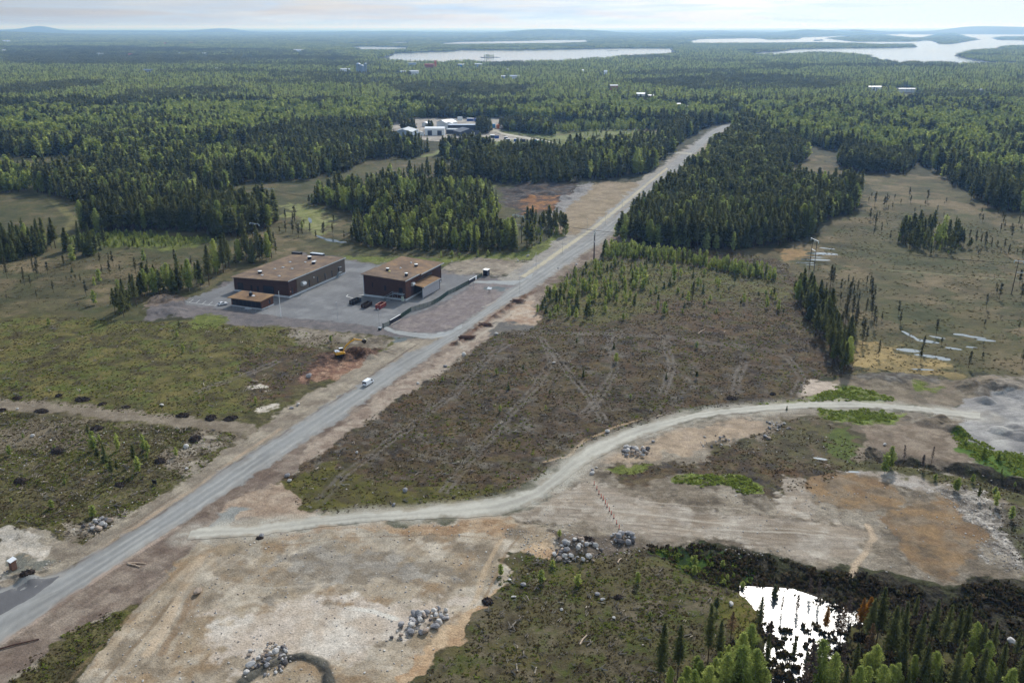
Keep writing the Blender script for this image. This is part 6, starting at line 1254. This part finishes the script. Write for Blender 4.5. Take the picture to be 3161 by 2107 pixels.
def g2(zx, zy): return (1410+zx/14.25)/1.344, (810+zy/14.25)/1.344
gate(W(*g2(535,960)), W(*g2(890,750)), 'navy sliding gate panel with white board at the upper gate', True)
def lowgate(p0, p1, label):
    x0, y0 = p0; x1, y1 = p1; L_ = math.hypot(x1-x0, y1-y0); rz = math.atan2(y1-y0, x1-x0); t = thing('swing_gate', (x0, y0, 0), rz, label, 'gate'); m = MB()
    for k in range(int(L_/.18)): m.box(.1+k*.18, .15+k*.18, -.025, .025, .15, 1.75)
    m.box(0, L_, -.04, .04, .1, .18).box(0, L_, -.04, .04, 1.7, 1.8).build('gate_leaf', M_FGREEN, t); MB().box(-.15,.35,-.15,.15,-.2,2.0).build('gate_frame', M_FPOST, t); MB().box(L_-.1,L_+.1,-.1,.1,-.2,2.0).build('gate_post', M_FPOST, t)
lowgate(W(*sk(1370,1255)), W(*sk(1605,1148)), 'green mesh gate leaf beside the lower sliding gate'); lowgate(W(*g2(900,735)), W(*g2(1110,615)), 'dark mesh gate leaf beside the upper sliding gate')
x, y = W(*sk(1265,1320)); t = thing('gate_cabinet', (x, y, 0), AZ, 'low dark cabinet at the end of the lower gate', 'cabinet'); MB().box(-.6,.6,-.5,.5,-.2,1.0).build('body', M_FPOST, t, .03); MB().box(-.7,.7,-.6,.6,1.0,1.08).build('lid', M_STEEL, t)
# kiosk
x, y = W(*g2(1155,585)); t = thing('kiosk', (x, y, 0), AZ, 'small navy hut with white roof at the upper gate', 'hut'); MB().box(0,2.4,0,3.0,0,3.0).build('wall', M_NAVY, t); MB().hexa(roofplate(-.2,2.6,-.2,3.2,3.15,3.0,.12)).build('roof', M_WHITE, t); MB().box(2.4,2.45,.6,1.4,.3,2.4).build('notice', mat('notice_grey', (120,126,150), .6), t)
MB().box(.5,1.5,-.05,0,.1,2.2).build('door', M_DARK, t)
# sign in the gravel triangle
x, y = W(*g2(1440,1290)); t = thing('notice_board', (x, y, 0), AZ, 'white tilted notice board on dark legs in the reddish gravel', 'sign'); MB().box(-.35,-.2,-.1,.1,-.2,1.5).box(.2,.35,-.1,.1,-.2,1.5).build('leg', M_TRIM, t); MB().hexa([(-1.1,-.7,1.4),(1.1,-.7,1.4),(1.1,.7,2.0),(-1.1,.7,2.0),(-1.1,-.7,1.52),(1.1,-.7,1.52),(1.1,.7,2.12),(-1.1,.7,2.12)]).build('board', M_WHITE, t)
# poles
M_GALV = mat('dull_pole', (146,150,156), .5, .4)
def pole(u, v, h, r_, label, m=M_GALV, cat='lamp post', name='lamp_post', arm=True, group=None):
    x, y = W(u, v); t = thing(name, (x, y, 0), AZ, label, cat, group); MB().tube([(0,0,-.3),(0,0,h)], [r_, r_*.55], 8).build('pole', m, t)
    if arm: MB().box(-.12,.12,-.9,.1,h-.05,h+.06).build('lamp_head', m, t)
    else: MB().tube([(0,0,h),(0,0,h+.15)], [r_, r_*.3], 8).build('finial', m, t)
pole(645, 727, 11.5, .16, 'white flagpole in front of the small annex', M_WHITE, 'flagpole', 'flagpole', False)
for u, v, lab in ((775.6,734,'thin lamp post at the yard edge below the skips'),(871,750,'thin lamp post beside the lower gate'),(1194,673,'thin lamp post by the upper entrance drive'),(1088,664,'thin lamp post inside the upper gate'),):
    pole(u, v, 8, .07, lab, group='yard lamp posts')
for i, (a, b) in enumerate(((344,727),(525,630),(695,475),(817,430),(935,310),(1190,120),(1245,85))):
    pole((1500+a/2.22)/1.344, (500+b/2.22)/1.344, 8, .07, ['first','second','third','fourth','fifth','sixth','seventh'][i]+' lamp post along the upper tan path, counted from the yard', group='lamp posts along the path')
# railings, kerb stones and small things on the yard
def rail(p, lab, h=.9):
    P_ = [W(*q) for q in p]; o = P_[0]; t = thing('railing', (*o, 0), 0, lab, 'railing')
    R_ = resample(P_, 2.2); m = MB(); [m.tube([(x-o[0], y-o[1], -.2), (x-o[0], y-o[1], h)], .06, 6) for x, y in R_]; m.build('posts_row', M_GALV, t) if False else [MB().tube([(x-o[0], y-o[1], -.2), (x-o[0], y-o[1], h)], .06, 6).build('post', M_GALV, t) for x, y in R_]
    MB().tube([(x-o[0], y-o[1], h) for x, y in R_], .06, 6).build('top_rail', M_GALV, t); MB().tube([(x-o[0], y-o[1], h*.5) for x, y in R_], .04, 6).build('mid_rail', M_GALV, t)
def za(a, b): return (500+a/4.612)/1.344, (720+b/4.612)/1.344
rail([za(1330,1130), za(1350,1090), za(1510,1120)], 'grey railing at the corner of the small annex'); rail([za(1010,1075), za(1330,1130)], 'thin railing in front of the small annex'); rail([za(560,800), za(665,765)], 'pale railing at the back of the parking'); rail([za(310,950), za(355,1005)], 'short railing at the left tip of the parking')
M_LINE = mat('road_paint', (206,206,204), .7)
def paint(p, w, lab):
    a, b = W(*p[0]), W(*p[1]); dx, dy = b[0]-a[0], b[1]-a[1]; l = math.hypot(dx, dy); nx, ny = -dy/l*w/2, dx/l*w/2
    o = link_mesh('parking_line', np_mesh('parking_line', [(a[0]-nx,a[1]-ny,.06),(b[0]-nx,b[1]-ny,.06),(b[0]+nx,b[1]+ny,.06),(a[0]+nx,a[1]+ny,.06)], [(0,1,2,3)], [M_LINE])); tag(o, lab, None, None, 'structure')
paint((za(350,980), za(830,1040)), .3, 'white parking kerb line')
for k in range(5): q = .08+k*.19; a = (350+480*q, 980+60*q); paint((za(*a), za(a[0]+60, a[1]-45)), .18, 'white parking bay line')
paint((sk(100,170), sk(330,225)), .5, 'white painted mark by the black skip'); paint((sk(95,175), sk(160,110)), .4, 'white painted mark by the black skip')
# ---------------------------------------------------------------- vehicles
def wheel(parent, x, y, r_=.34, w=.22):
    o = MB().tube([(x-w/2,y,r_),(x+w/2,y,r_)], r_, 18).build('wheel', M_BLACK, parent); MB().tube([(x-w/2-.01,y,r_),(x+w/2+.01,y,r_)], r_*.6, 14).build('rim', M_ALU, o)
M_CARW = mat('white_car_paint', (232,236,242), .2, .5); M_REDL = mat('red_lamp', (120,22,22), .3, .5); M_GLS = mat('tinted_glass', (22,24,40), .12, .6)
def van(x, y, rz, label):
    t = thing('van', (x, y, .13), rz, label, 'van'); w = .96
    side = [(-2.5,.35),(-2.52,1.0),(-2.40,1.75),(-2.30,1.92),(-2.1,1.98),(1.0,1.98),(1.25,1.93),(1.75,1.35),(2.35,1.12),(2.48,.9),(2.5,.35)]
    b = MB(); n = len(side)
    rings = []
    for sx, k in ((-w*.86, 1), (-w, 0), (w, 0), (w*.86, 1)):
        ring = []
        for (a, z) in side:
            zz_ = z; xx = sx
            if z > 1.1: xx = sx*(1-.14*(z-1.1)/.9)
            ring.append((xx, a*(1 if not k else .99), zz_ if not k else min(zz_, 1.98)))
        rings.append(ring)
    b.v = [p for r_ in rings for p in r_]
    for i in range(3):
        for j in range(n): j2 = (j+1) % n; b.f.append((i*n+j, i*n+j2, (i+1)*n+j2, (i+1)*n+j))
    b.f += [tuple(range(n)), tuple(3*n+k for k in reversed(range(n)))]
    b = MB(); 
    for xs in ((-w, w),):
        prof = side
        b.v = [((s*w)*(1-.14*max(0, z-1.1)/.9), a, z) for s in (-1, 1) for a, z in prof]; n = len(prof)
        b.f = [tuple(range(n)), tuple(n+k for k in reversed(range(n)))]+[((i+1) % n, i, n+i, n+(i+1) % n) for i in range(n)]
    b.build('body', M_CARW, t, .07, smooth=False)
    g = MB().hexa([(-.80,-2.50,1.22),(.80,-2.50,1.22),(.80,-2.3,1.22),(-.80,-2.3,1.22),(-.74,-2.41,1.72),(.74,-2.41,1.72),(.74,-2.2,1.72),(-.74,-2.2,1.72)]); g.build('rear_window', M_GLS, t)
    MB().hexa([(-.78,1.72,1.42),(.78,1.72,1.42),(.78,1.80,1.40),(-.78,1.80,1.40),(-.72,1.24,1.90),(.72,1.24,1.90),(.72,1.32,1.92),(-.72,1.32,1.92)]).build('windscreen', M_GLS, t)
    for s in (-1, 1):
        MB().hexa([(s*.955,.55,1.25),(s*.965,.55,1.25),(s*.965,1.55,1.25),(s*.955,1.55,1.25),(s*.86,.6,1.78),(s*.875,.6,1.78),(s*.875,1.15,1.78),(s*.86,1.15,1.78)]).build('side_window', M_GLS, t)
        MB().box(s*.74-.1, s*.74+.1, -2.56, -2.49, .75, 1.2).build('tail_light', M_REDL, t); MB().box(s*.70-.16, s*.70+.16, 2.40, 2.50, .72, .95).build('headlight', M_ALU, t)
        MB().box(s*1.04-.1, s*1.04+.1, 1.35, 1.5, 1.15, 1.35).build('mirror', M_BLACK, t)
        for yy in (-1.5, 1.55): wheel(t, s*.86, yy)
    MB().box(-.92,.92,-2.6,-2.48,.4,.62).build('bumper', M_CARW, t, .03); MB().box(-.8,.8,-2.535,-2.50,1.0,1.08).build('tailgate_strip', mat('grey_trim', (140,150,158), .5), t)
x, y = W(845.5, 883); van(x, y, -R(23.0), 'white van driving up the main gravel road')
def car(x, y, rz, label):
    t = thing('car', (x, y, .02), rz, label, 'car'); w = .88; prof = [(-2.1,.35),(-2.15,.8),(-1.9,.98),(-1.35,1.36),(-.1,1.42),(.8,.98),(1.8,.86),(2.1,.7),(2.12,.35)]
    b = MB(); n = len(prof); b.v = [((s*w)*(1-.22*max(0, z-.9)/.5), a, z) for s in (-1, 1) for a, z in prof]; b.f = [tuple(range(n)), tuple(n+k for k in reversed(range(n)))]+[((i+1) % n, i, n+i, n+(i+1) % n) for i in range(n)]; b.build('body', M_CARW, t, .06)
    MB().hexa([(-.7,.10,1.37),(.7,.10,1.37),(.72,.72,1.03),(-.72,.72,1.03),(-.7,.10,1.43),(.7,.10,1.43),(.72,.78,1.05),(-.72,.78,1.05)]).build('windscreen', M_GLS, t); MB().hexa([(-.7,-1.85,1.02),(.7,-1.85,1.02),(.66,-1.38,1.35),(-.66,-1.38,1.35),(-.7,-1.9,1.06),(.7,-1.9,1.06),(.66,-1.4,1.4),(-.66,-1.4,1.4)]).build('rear_window', M_GLS, t)
    for s in (-1, 1):
        MB().hexa([(s*.875,-1.3,.98),(s*.885,-1.3,.98),(s*.885,.45,.98),(s*.875,.45,.98),(s*.70,-1.15,1.32),(s*.73,-1.15,1.32),(s*.73,-.1,1.32),(s*.70,-.1,1.32)]).build('side_window', M_GLS, t)
        for yy in (-1.3, 1.3): wheel(t, s*.8, yy, .31, .2)
        MB().box(s*.6-.14, s*.6+.14, 2.05, 2.13, .58, .75).build('headlight', M_ALU, t); MB().box(s*.62-.12, s*.62+.12, -2.16, -2.08, .65, .85).build('tail_light', M_REDL, t)
x, y = W(*za(868, 1018)); car(x, y, -R(50), 'white car parked beside the small annex')
# excavator
def exc(x, y, z, rz):
    t = thing('excavator', (x, y, z), rz, 'yellow excavator digging in the brown peat by the yard', 'excavator'); Y_ = mat('yellow_paint', (214,160,48), .5, .4, noise=.12, nscale=2)
    for s in (-1, 1):
        tr = MB().prism([(-2.0,.35),(-1.7,0),(1.7,0),(2.0,.35),(2.0,.6),(1.7,.9),(-1.7,.9),(-2.0,.6)], s*1.15-.3, s*1.15+.3, 'x').build('track', M_BLACK, t, .04)
    MB().box(-.85,.85,-1,1,.4,1.05).build('undercarriage', M_TRIM, t)
    up = MB().prism([(-2.3,1.15),(-2.4,1.9),(-2.1,2.15),(-.2,2.15),(1.5,1.7),(1.5,1.15)], -1.3, 1.3, 'x').build('house', Y_, t, .08)
    MB().prism([(-2.3,2.15),(-2.0,2.45),(-.6,2.4),(-.3,2.15)], -1.25, .9, 'x').build('engine_cover', mat('pale_cover', (206,212,226), .5), up, .05)
    cb_ = MB().prism([(-.3,1.7),(-.25,3.0),(1.1,3.0),(1.5,2.1),(1.5,1.4)], -1.3, -.35, 'x').build('cab', M_GLS, t, .05); MB().box(-1.32,-.33,-.35,1.15,3.0,3.1).build('cab_roof', M_WHITE, cb_, .03)
    MB().tube([(.9,-1.7,2.1),(.9,-1.7,2.9)], .12, 8).build('exhaust', M_BLACK, up); MB().tube([(.4,-1.9,2.1),(.4,-1.9,2.4)], .3, 10).build('filter', M_WHITE, up)
    def beam(pts, ws, wd_):
        b = MB(); n = len(pts)
        for (a, z), h in zip(pts, ws): b.v += [(-wd_, a, z-h/2), (wd_, a, z-h/2), (wd_, a, z+h/2), (-wd_, a, z+h/2)]
        for i in range(n-1):
            for k in range(4): k2 = (k+1) % 4; b.f.append((i*4+k, i*4+k2, i*4+4+k2, i*4+4+k))
        b.f += [(3,2,1,0), tuple((n-1)*4+k for k in range(4))]; return b
    bm_ = beam([(1.0,1.9),(2.2,3.9),(4.2,5.4),(5.9,5.9)], [.5,.8,.7,.4], .25).build('boom', Y_, t, .03)
    st_ = beam([(5.4,6.3),(7.0,5.7),(9.0,5.1)], [.55,.5,.3], .2).build('stick', Y_, t, .03)
    MB().prism([(8.7,5.3),(10.0,5.4),(10.5,4.9),(10.3,4.1),(9.5,3.7),(8.8,4.3)], -.6, .6, 'x').build('bucket', M_TRIM, t, .04); MB().prism([(9.95,5.45),(10.55,4.9),(10.35,4.15),(10.75,4.5),(10.8,5.0),(10.3,5.5)], -.55, .55, 'x').build('bucket_lip', mat('worn_metal', (226,214,180), .4, .5), t)
    MB().tube([(0,1.6,2.3),(0,3.4,4.5)], .11, 8).build('cylinder', M_STEEL, t); MB().tube([(0,3.6,5.3),(0,5.4,6.5)], .1, 8).build('cylinder', M_TRIM, t)
x, y = W(783, 818); exc(x, y, zat(x, y), -R(62))
# portable toilet
x, y = W(31, 1306); t = thing('site_toilet', (x, y, zat(x, y)), -R(35), 'brown wooden site box with white slanted roof at the left edge', 'toilet'); MB().box(-.7,.7,-.6,.6,0,2.3).build('wall', mat('brown_boards', (128,98,84), .8, .2, noise=.2, nscale=5), t); MB().hexa([(-.9,-.8,2.25),(.9,-.8,2.25),(.9,.8,2.6),(-.9,.8,2.6),(-.9,-.8,2.35),(.9,-.8,2.35),(.9,.8,2.7),(-.9,.8,2.7)]).build('roof', M_WHITE, t); MB().box(-.45,.45,-.64,-.6,.1,2.0).build('door', mat('brown_door', (108,80,68), .8), t)
# black board
x, y = W(355, 1111); t = thing('black_panel', (x, y, zat(x, y)), -R(20), 'small black box with pale foot on the left road slope', 'utility box'); MB().box(-.7,.7,-.1,.1,.3,1.4).build('panel', M_BLK, t); MB().box(-.5,-.35,-.08,.08,-.2,.3).box(.35,.5,-.08,.08,-.2,.3).build('foot', M_TRIM, t)
# red marker posts
M_ROR = mat('signal_red', (214,74,52), .6, .3, noise=.05); M_FOOT = mat('dark_foot', (70,54,52), .8)
pv_ = [(1700+a/3.136, 1200+b/3.136) for a, b in ((421,928),(446,972),(467,1018),(490,1052),(508,1074),(529,1112),(546,1142),(568,1182),(587,1215),(611,1252),(639,1306),(661,1355))]
onum = ['uppermost','second','third','fourth','fifth','sixth','seventh','eighth','ninth','tenth','eleventh','lowest']
for i, (a, b) in enumerate(pv_):
    x, y = W(a/1.344, b/1.344); t = thing('marker_post', (x, y, zat(x, y)), rnd.uniform(0, 3), f'red marker post, {onum[i]} of the row by the side road' + ('' if i in (0, 11) else ' from the top'), 'marker post', 'red marker posts across the gravel')
    tilt = rnd.normal(0, .04, 2); t.rotation_euler = (tilt[0], tilt[1], 0); MB().box(-.18,.18,-.18,.18,0,.12).build('foot', M_FOOT, t); MB().box(-.07,.07,-.04,.04,.12,1.2).build('plank', M_ROR, t)
# pole piles
M_LOG = mat('brown_creosoted_logs', (84,64,57), .9, .1, noise=.3, nscale=4)
def logpile(u, v, L_, n, rz, lab):
    x, y = W(u, v); t = thing('pole_pile', (x, y, zat(x, y)), rz, lab, 'pole pile'); rg_ = random.Random(int(u))
    for i in range(n):
        row = i % 6+rg_.uniform(-.4, .4); lay = i//6; q = rg_.uniform(-.9, .9); a = rg_.uniform(-.2, .2); r_ = rg_.uniform(.12, .19)
        MB().tube([(-L_/2+q, (row-3)*.55+a*4+.2*lay, .2+lay*.36), (L_/2+q-rg_.uniform(0, 1.2), (row-3)*.5-a*4+.2*lay, .26+lay*.32)], [r_, r_*.75], 7).build('pole', M_LOG, t)
logpile(1074, 777, 6.6, 15, R(2), 'large pile of brown poles nearest the van, on the verge'); logpile(1118, 747, 5.6, 12, R(-3), 'middle pile of brown poles on the verge'); logpile(1190, 694, 6.0, 13, R(-8), 'upper pile of brown poles on the verge by the saplings')
M_LOGP = mat('pale_log', (188,168,148), .9, .1, noise=.15, nscale=4)
for u, v, L_, az_, m, lab in ((314,1294,4.6,-4,M_LOGP,'pale plank-like log lying right of the main road'),(308,1299,3.6,-22,M_LOGP,'second pale log crossing the first beside the road'),(34,1483,9,26,M_LOG,'long brown log beside the road at the lower left corner'),(1042,790,2.5,35,M_LOG,'short brown log left of the large pole pile'),
   (1611,762,7.0,55,M_LOGP,'whitish tree trunk lying on the open clearing'),(1632,752,4.5,-30,M_LOGP,'thin log near the whitish trunk'),(1664,764,2,60,M_LOGP,'short pale log right of the whitish trunk'),(1515,956,2.5,30,M_LOGP,'pale branch on the heath above the side road'),(1423,1288,2.2,60,M_LOGP,'pale bent branch on the bottom heath'),(1340,1470,3.4,60,M_LOGP,'curved pale branch low on the bottom heath')):
    x, y = W(u, v); o = MB().tube([(-L_/2,0,.1),(0,.12,.22),(L_/2,0,.16)], [.2,.17,.12], 8).build('log', m); o.location = (x, y, zat(x, y)+.05); o.rotation_euler = (0, 0, R(az_)); tag(o, lab, 'log')
# ---------------------------------------------------------------- power lines: two-legged timber pylons and their wires
M_TIMB = mat('tarred_timber', (58,48,44), .9, .1, noise=.2, nscale=3); M_INS = mat('pale_insulator', (206,222,226), .25, .5); M_WIRE = mat('dark_wire', (44,46,52), .6, .3)
M_ARM = mat('zinc_crossarm', (168,180,190), .4, .5, .3)
PYL = {}
def pylon(key, u, v, az_, h, label):
    x, y = W(u, v); t = thing('power_pylon', (x, y, 0), -R(az_), label, 'pylon', 'timber power pylons'); hw = 2.1; aw = 4.1
    for s in (-1, 1): MB().tube([(s*(hw+.5), 0, -.3), (s*hw, 0, h)], [.2, .13], 8).build('leg', M_TIMB, t)
    MB().box(-aw, aw, -.12, .12, h-1.0, h-.72).build('crossarm', M_ARM, t); MB().box(-hw-.25, hw+.25, -.1, .1, h*.62, h*.62+.2).build('brace', M_ARM, t)
    c, s_ = math.cos(-R(az_)), math.sin(-R(az_)); P_ = []
    for k in (-aw+.15, 0, aw-.15): MB().tube([(k, 0, h-1.0), (k, 0, h-1.35), (k, 0, h-1.9)], [.1, .2, .14], 8).build('insulator', M_INS, t); P_.append((x+k*c, y+k*s_, h-1.95))
    PYL[key] = P_
pylon('F', 2337, 676, 20, 17, 'timber power pylon cut by the right edge'); pylon('E', 1864, 620, -72+90+62, 17, 'timber power pylon in the right bog beside the white pools')
pylon('D', 1364, 600, 100, 17, 'timber power pylon standing beside the main road'); pylon('C', 1190, 557, 38, 17, 'timber power pylon in the gap of the wood by the upper gate'); pylon('A', 622, 487, 20, 17, 'timber power pylon farthest to the left behind the long wood')
pylon('B', 590, 578, 35, 17, 'timber power pylon right behind the left hall')
def wires(keys, ext0, ext1, label):
    pts = [PYL[k] for k in keys]; order = []
    for a, b in zip(keys[:-1], keys[1:]):
        A, B = PYL[a], PYL[b]
        d0 = sum(math.dist(A[i], B[i]) for i in range(3)); d1 = sum(math.dist(A[i], B[2-i]) for i in range(3))
        if d1 < d0: PYL[b] = B[::-1]
    for i in range(3):
        m = MB(); P_ = [PYL[k][i] for k in keys]
        if ext0: P_ = [tuple(np.array(P_[0])+np.array(ext0))]+P_
        if ext1: P_ = P_+[tuple(np.array(P_[-1])+np.array(ext1))]
        pl = []
        for a, b in zip(P_[:-1], P_[1:]):
            n = 14
            for k in range(n): q = k/n; sag = math.dist(a, b)*.016; pl.append((a[0]+(b[0]-a[0])*q, a[1]+(b[1]-a[1])*q, a[2]+(b[2]-a[2])*q-4*sag*q*(1-q)))
        pl.append(P_[-1]); o = m.tube(pl, .035, 4).build('power_wire', M_WIRE)
        tag(o, f'{["outer", "middle", "other outer"][i]} {label}', 'power wire', 'wires of the power lines')
wires(['F', 'E', 'D', 'B'], (180, -90, 0), (-260, 40, 0), 'wire of the near power line crossing the main road')
wires(['C', 'A'], (62, -46, 0), (-190, 120, 0), 'wire of the farther power line on the left')
# ---------------------------------------------------------------- the works site in the middle distance
M_ST = mat('works_slate', (84,92,104), .6, .3); M_LB = mat('light_blue_sheet', (160,176,196), .5, .3, noise=.06); M_LB2 = mat('grey_blue_roof', (140,152,162), .5, .3); M_WSH = mat('white_sheet', (226,230,234), .5, .3)
M_DK = mat('works_dark', (60,66,78), .6, .3); M_BL = mat('container_blue', (52,84,150), .5, .3); M_OR = mat('container_orange', (206,120,76), .6, .3); M_GN = mat('container_green', (74,150,104), .6, .3); M_CY = mat('container_cyan', (58,136,190), .5, .3); M_RD = mat('roof_red', (170,104,88), .7, .2)
def house(u, v, w, d, h, rh, rz, mw, mr, label, cat='building', name='industrial_shed', gable_x=True, doors=0, md=M_DK, group=None):
    x, y = W(u, v); t = thing(name, (x, y, zat(x, y)), R(rz), label, cat, group)
    MB().box(-w/2, w/2, 0, d, -1, h).build('wall', mw, t)
    if rh <= .05: MB().box(-w/2-.3, w/2+.3, -.3, d+.3, h, h+.3).build('roof', mr, t)
    elif gable_x: MB().prism([(-w/2-.4,h),(0,h+rh),(w/2+.4,h),(w/2+.4,h+.25),(0,h+rh+.3),(-w/2-.4,h+.25)], -.4, d+.4).build('roof', mr, t); MB().prism([(-w/2,h),(0,h+rh),(w/2,h)], .01, d-.01).build('gable', mw, t)
    else: MB().prism([(-.4,h),(d/2,h+rh),(d+.4,h),(d+.4,h+.25),(d/2,h+rh+.3),(-.4,h+.25)], -w/2-.4, w/2+.4, 'x').build('roof', mr, t); MB().prism([(0,h),(d/2,h+rh),(d,h)], -w/2+.01, w/2-.01, 'x').build('gable', mw, t)
    for k in range(doors):
        q = (k+.5)/doors*w-w/2; MB().box(q-min(2.6, w*.14), q+min(2.6, w*.14), -.12, 0, -.5, h*.72).build('gate', md, t)
house(926,317,21,30,6.5,3,-6,M_LB,M_LB2,'light blue gabled hall at the left of the works site')
house(998.5,311,23,13,7.5,1.6,0,M_WSH,M_WSH,'white hall with two dark gates in the works site',gable_x=False,doors=2)
house(1014,293,17,20,6,3,-40,M_WSH,M_WSH,'bright white gabled shed behind the two-gate hall'); house(1031,296,9,8,6,2,-5,M_WSH,M_LB2,'narrow white shed with one dark gate',doors=1)
house(1064,300,36,12,6.5,0,0,M_DK,M_LB,'long dark flat building in the works site'); house(1038,308,14,14,5,0,-8,M_DK,M_LB2,'low dark building with pale roof joining the sheds')
house(1079,312,24,20,4.5,3.5,28,M_DK,M_ST,'dark slate gabled hall at the front right of the works site'); house(955,312,10,6,3,0,0,M_LB,M_LB,'small light blue shed between the two halls')
house(966,312,7,5,3,1,0,M_WSH,M_LB2,'small white shed left of the two-gate hall'); house(975,291,8,9,4,1.5,-30,M_WSH,M_WSH,'tiny white gabled shed behind the works yard')
def ctr(u0, u1, v, m, label, h=2.7, d=2.5, top=None):
    x0, y0 = W(u0, v); x1, _ = W(u1, v); t = thing('shipping_container', (x0, y0, 0), 0, label, 'container', None); MB().box(0, x1-x0, 0, d, 0, h).build('body', m, t); MB().box(-.05, x1-x0+.05, -.05, d+.05, h, h+.15).build('top', top or m, t); MB().box(.2, .35, -.06, 0, .2, h-.2).build('lock_bar', M_STEEL, t)
for a in ((1072,1088,278.5,M_BL,'blue container with pale top at the back of the works yard',3.5,6,M_WSH),(1089,1106,279.5,M_BL,'second blue container at the back of the works yard',4,5,M_BL),(1050.6,1062,276.5,M_WSH,'white trailer at the back of the works yard',4.2,3,M_WSH),(1040,1047,277.5,M_WSH,'small white trailer left of the long white one',2,3,M_WSH),
   (1128.7,1138,294,M_CY,'cyan container beside the pines of the works yard',4.5,4,M_CY),(1140,1147,296,M_OR,'orange container right of the cyan one',5,4,M_OR),(1126,1136,317,M_DK,'dark open shed at the front of the container row',3,6,M_WSH),(1136,1146,318,M_BL,'dark blue container at the left of the front row',3,3,M_DK),(1158,1166,321,M_DK,'dark container behind the front row',3,3,M_WSH),
   (1162,1171,325.5,M_DK,'dark container with white top in the front row',3,4,M_WSH),(1180,1190,325.5,M_BL,'navy container with white top in the front row',3,3,M_WSH),(1194,1207,326.5,M_DK,'long navy container in the front row',3,3,M_DK),(1217,1227,330,M_DK,'dark container with pale top left of the blue one',3,4,M_WSH),(1227,1233,328.5,M_CY,'bright blue container left of the green one',3.4,3,M_CY),(1233,1247,329.5,M_GN,'green container at the right end of the row',3.2,3,M_WSH),
   (1180,1186,331,M_WSH,'low white box in front of the container row',1.6,3,M_WSH),(1083,1090,312,M_WSH,'white trailer beside the slate hall',3.5,3,M_WSH) ,(943,952,309,M_RED,'dark red container between the works halls',3,3,M_RED),(952,961,304,M_WSH,'white tank trailer between the works halls',3,3,M_WSH),(946,957,296,M_BL,'blue container behind the light blue hall',3,4,M_ST),(938,948,300,M_ST,'grey container behind the light blue hall',3,5,M_LB2)):
    u0, u1, v, m, lab, h, d, top = a; ctr(u0, u1, v, m, lab, h, d, top)
# track through the meadow
strip('works_track', [(1124,300),(1140,299),(1160,306),(1200,313),(1240,320),(1280,328)], [(1126,304),(1136,303),(1155,310),(1195,317),(1236,323),(1278,331)], .15, gravel((188,182,172), (204,198,190), (164,156,146), [], 80), rm, 60, 5, 'pale gravel track past the container row', .3)
strip('gravel_turnoff', [(1536,350),(1560,349),(1590,351)], [(1530,355),(1560,354),(1588,357)], .16, gravel((170,166,160), (190,186,180), (150,144,138), [], 82), rm, 40, 5, 'short gravel turn-off crossing beside the far road', .3)
# ---------------------------------------------------------------- scattered far houses
HM = {'W': M_WSH, 'G': M_LB2, 'B': M_LB, 'O': M_OR, 'R': M_RD, 'C': M_CY}
for u, v, w, h, lab, mw, mr in FARH:
    if h < 1: continue
    mw, mr = HM[mw], HM[mr]
    house(u, v, w, 10 if w < 40 else 16, h*.75+3, h*.25, 0, mw, mr, lab, 'house', 'house', gable_x=False)
def silo(u, v, r_, h, lab):
    x, y = W(u, v); t = thing('silo', (x, y, zat(x, y)), 0, lab, 'silo'); MB().tube([(0,0,-1),(0,0,h)], r_, 14).build('shell', M_LB2, t); MB().tube([(0,0,h),(0,0,h+r_*.5)], [r_*1.03, r_*.2], 14).build('roof', M_LB, t)
silo(824,168,7,24,'broad grey silo on the far left of its group'); silo(832,168,6,20,'lower grey silo in the middle of its group'); silo(840,169,4,26,'slim tall grey silo at the right of its group')
x, y = W(872, 168); t = thing('mast', (x, y, 0), 0, 'thin dark mast right of the silos', 'mast'); MB().tube([(0,0,0),(0,0,44)], [1.0,.5], 6).build('shaft', M_DK, t); MB().box(-1.5,1.5,-.5,.5,40,41).build('antenna', M_DK, t)
# ---------------------------------------------------------------- the air
hz = bpy.data.meshes.new('haze'); X0, X1, Y0, Y1, Z0, Z1 = -60000, 60000, -3000, 75000, -8, 236
hv = [(x, y, z) for z in (Z0, Z1) for y in (Y0, Y1) for x in (X0, X1)]
hz.from_pydata(hv, [], [(0,2,3,1),(4,5,7,6),(0,1,5,4),(2,6,7,3),(0,4,6,2),(1,3,7,5)])
hm = bpy.data.materials.new('air'); hm.use_nodes = True; t = hm.node_tree; t.nodes.clear()
pv = t.nodes.new('ShaderNodeVolumePrincipled'); pv.inputs['Color'].default_value = (.27, .53, 1.0, 1); pv.inputs['Absorption Color'].default_value = (1, 1, 1, 1); pv.inputs['Density'].default_value = HAZE_D; pv.inputs['Anisotropy'].default_value = .35
oo = t.nodes.new('ShaderNodeOutputMaterial'); t.links.new(pv.outputs[0], oo.inputs['Volume']); hz.materials.append(hm)
tag(link_mesh('haze', hz), 'thin bluish haze over the far woods and hills', None, None, 'stuff')
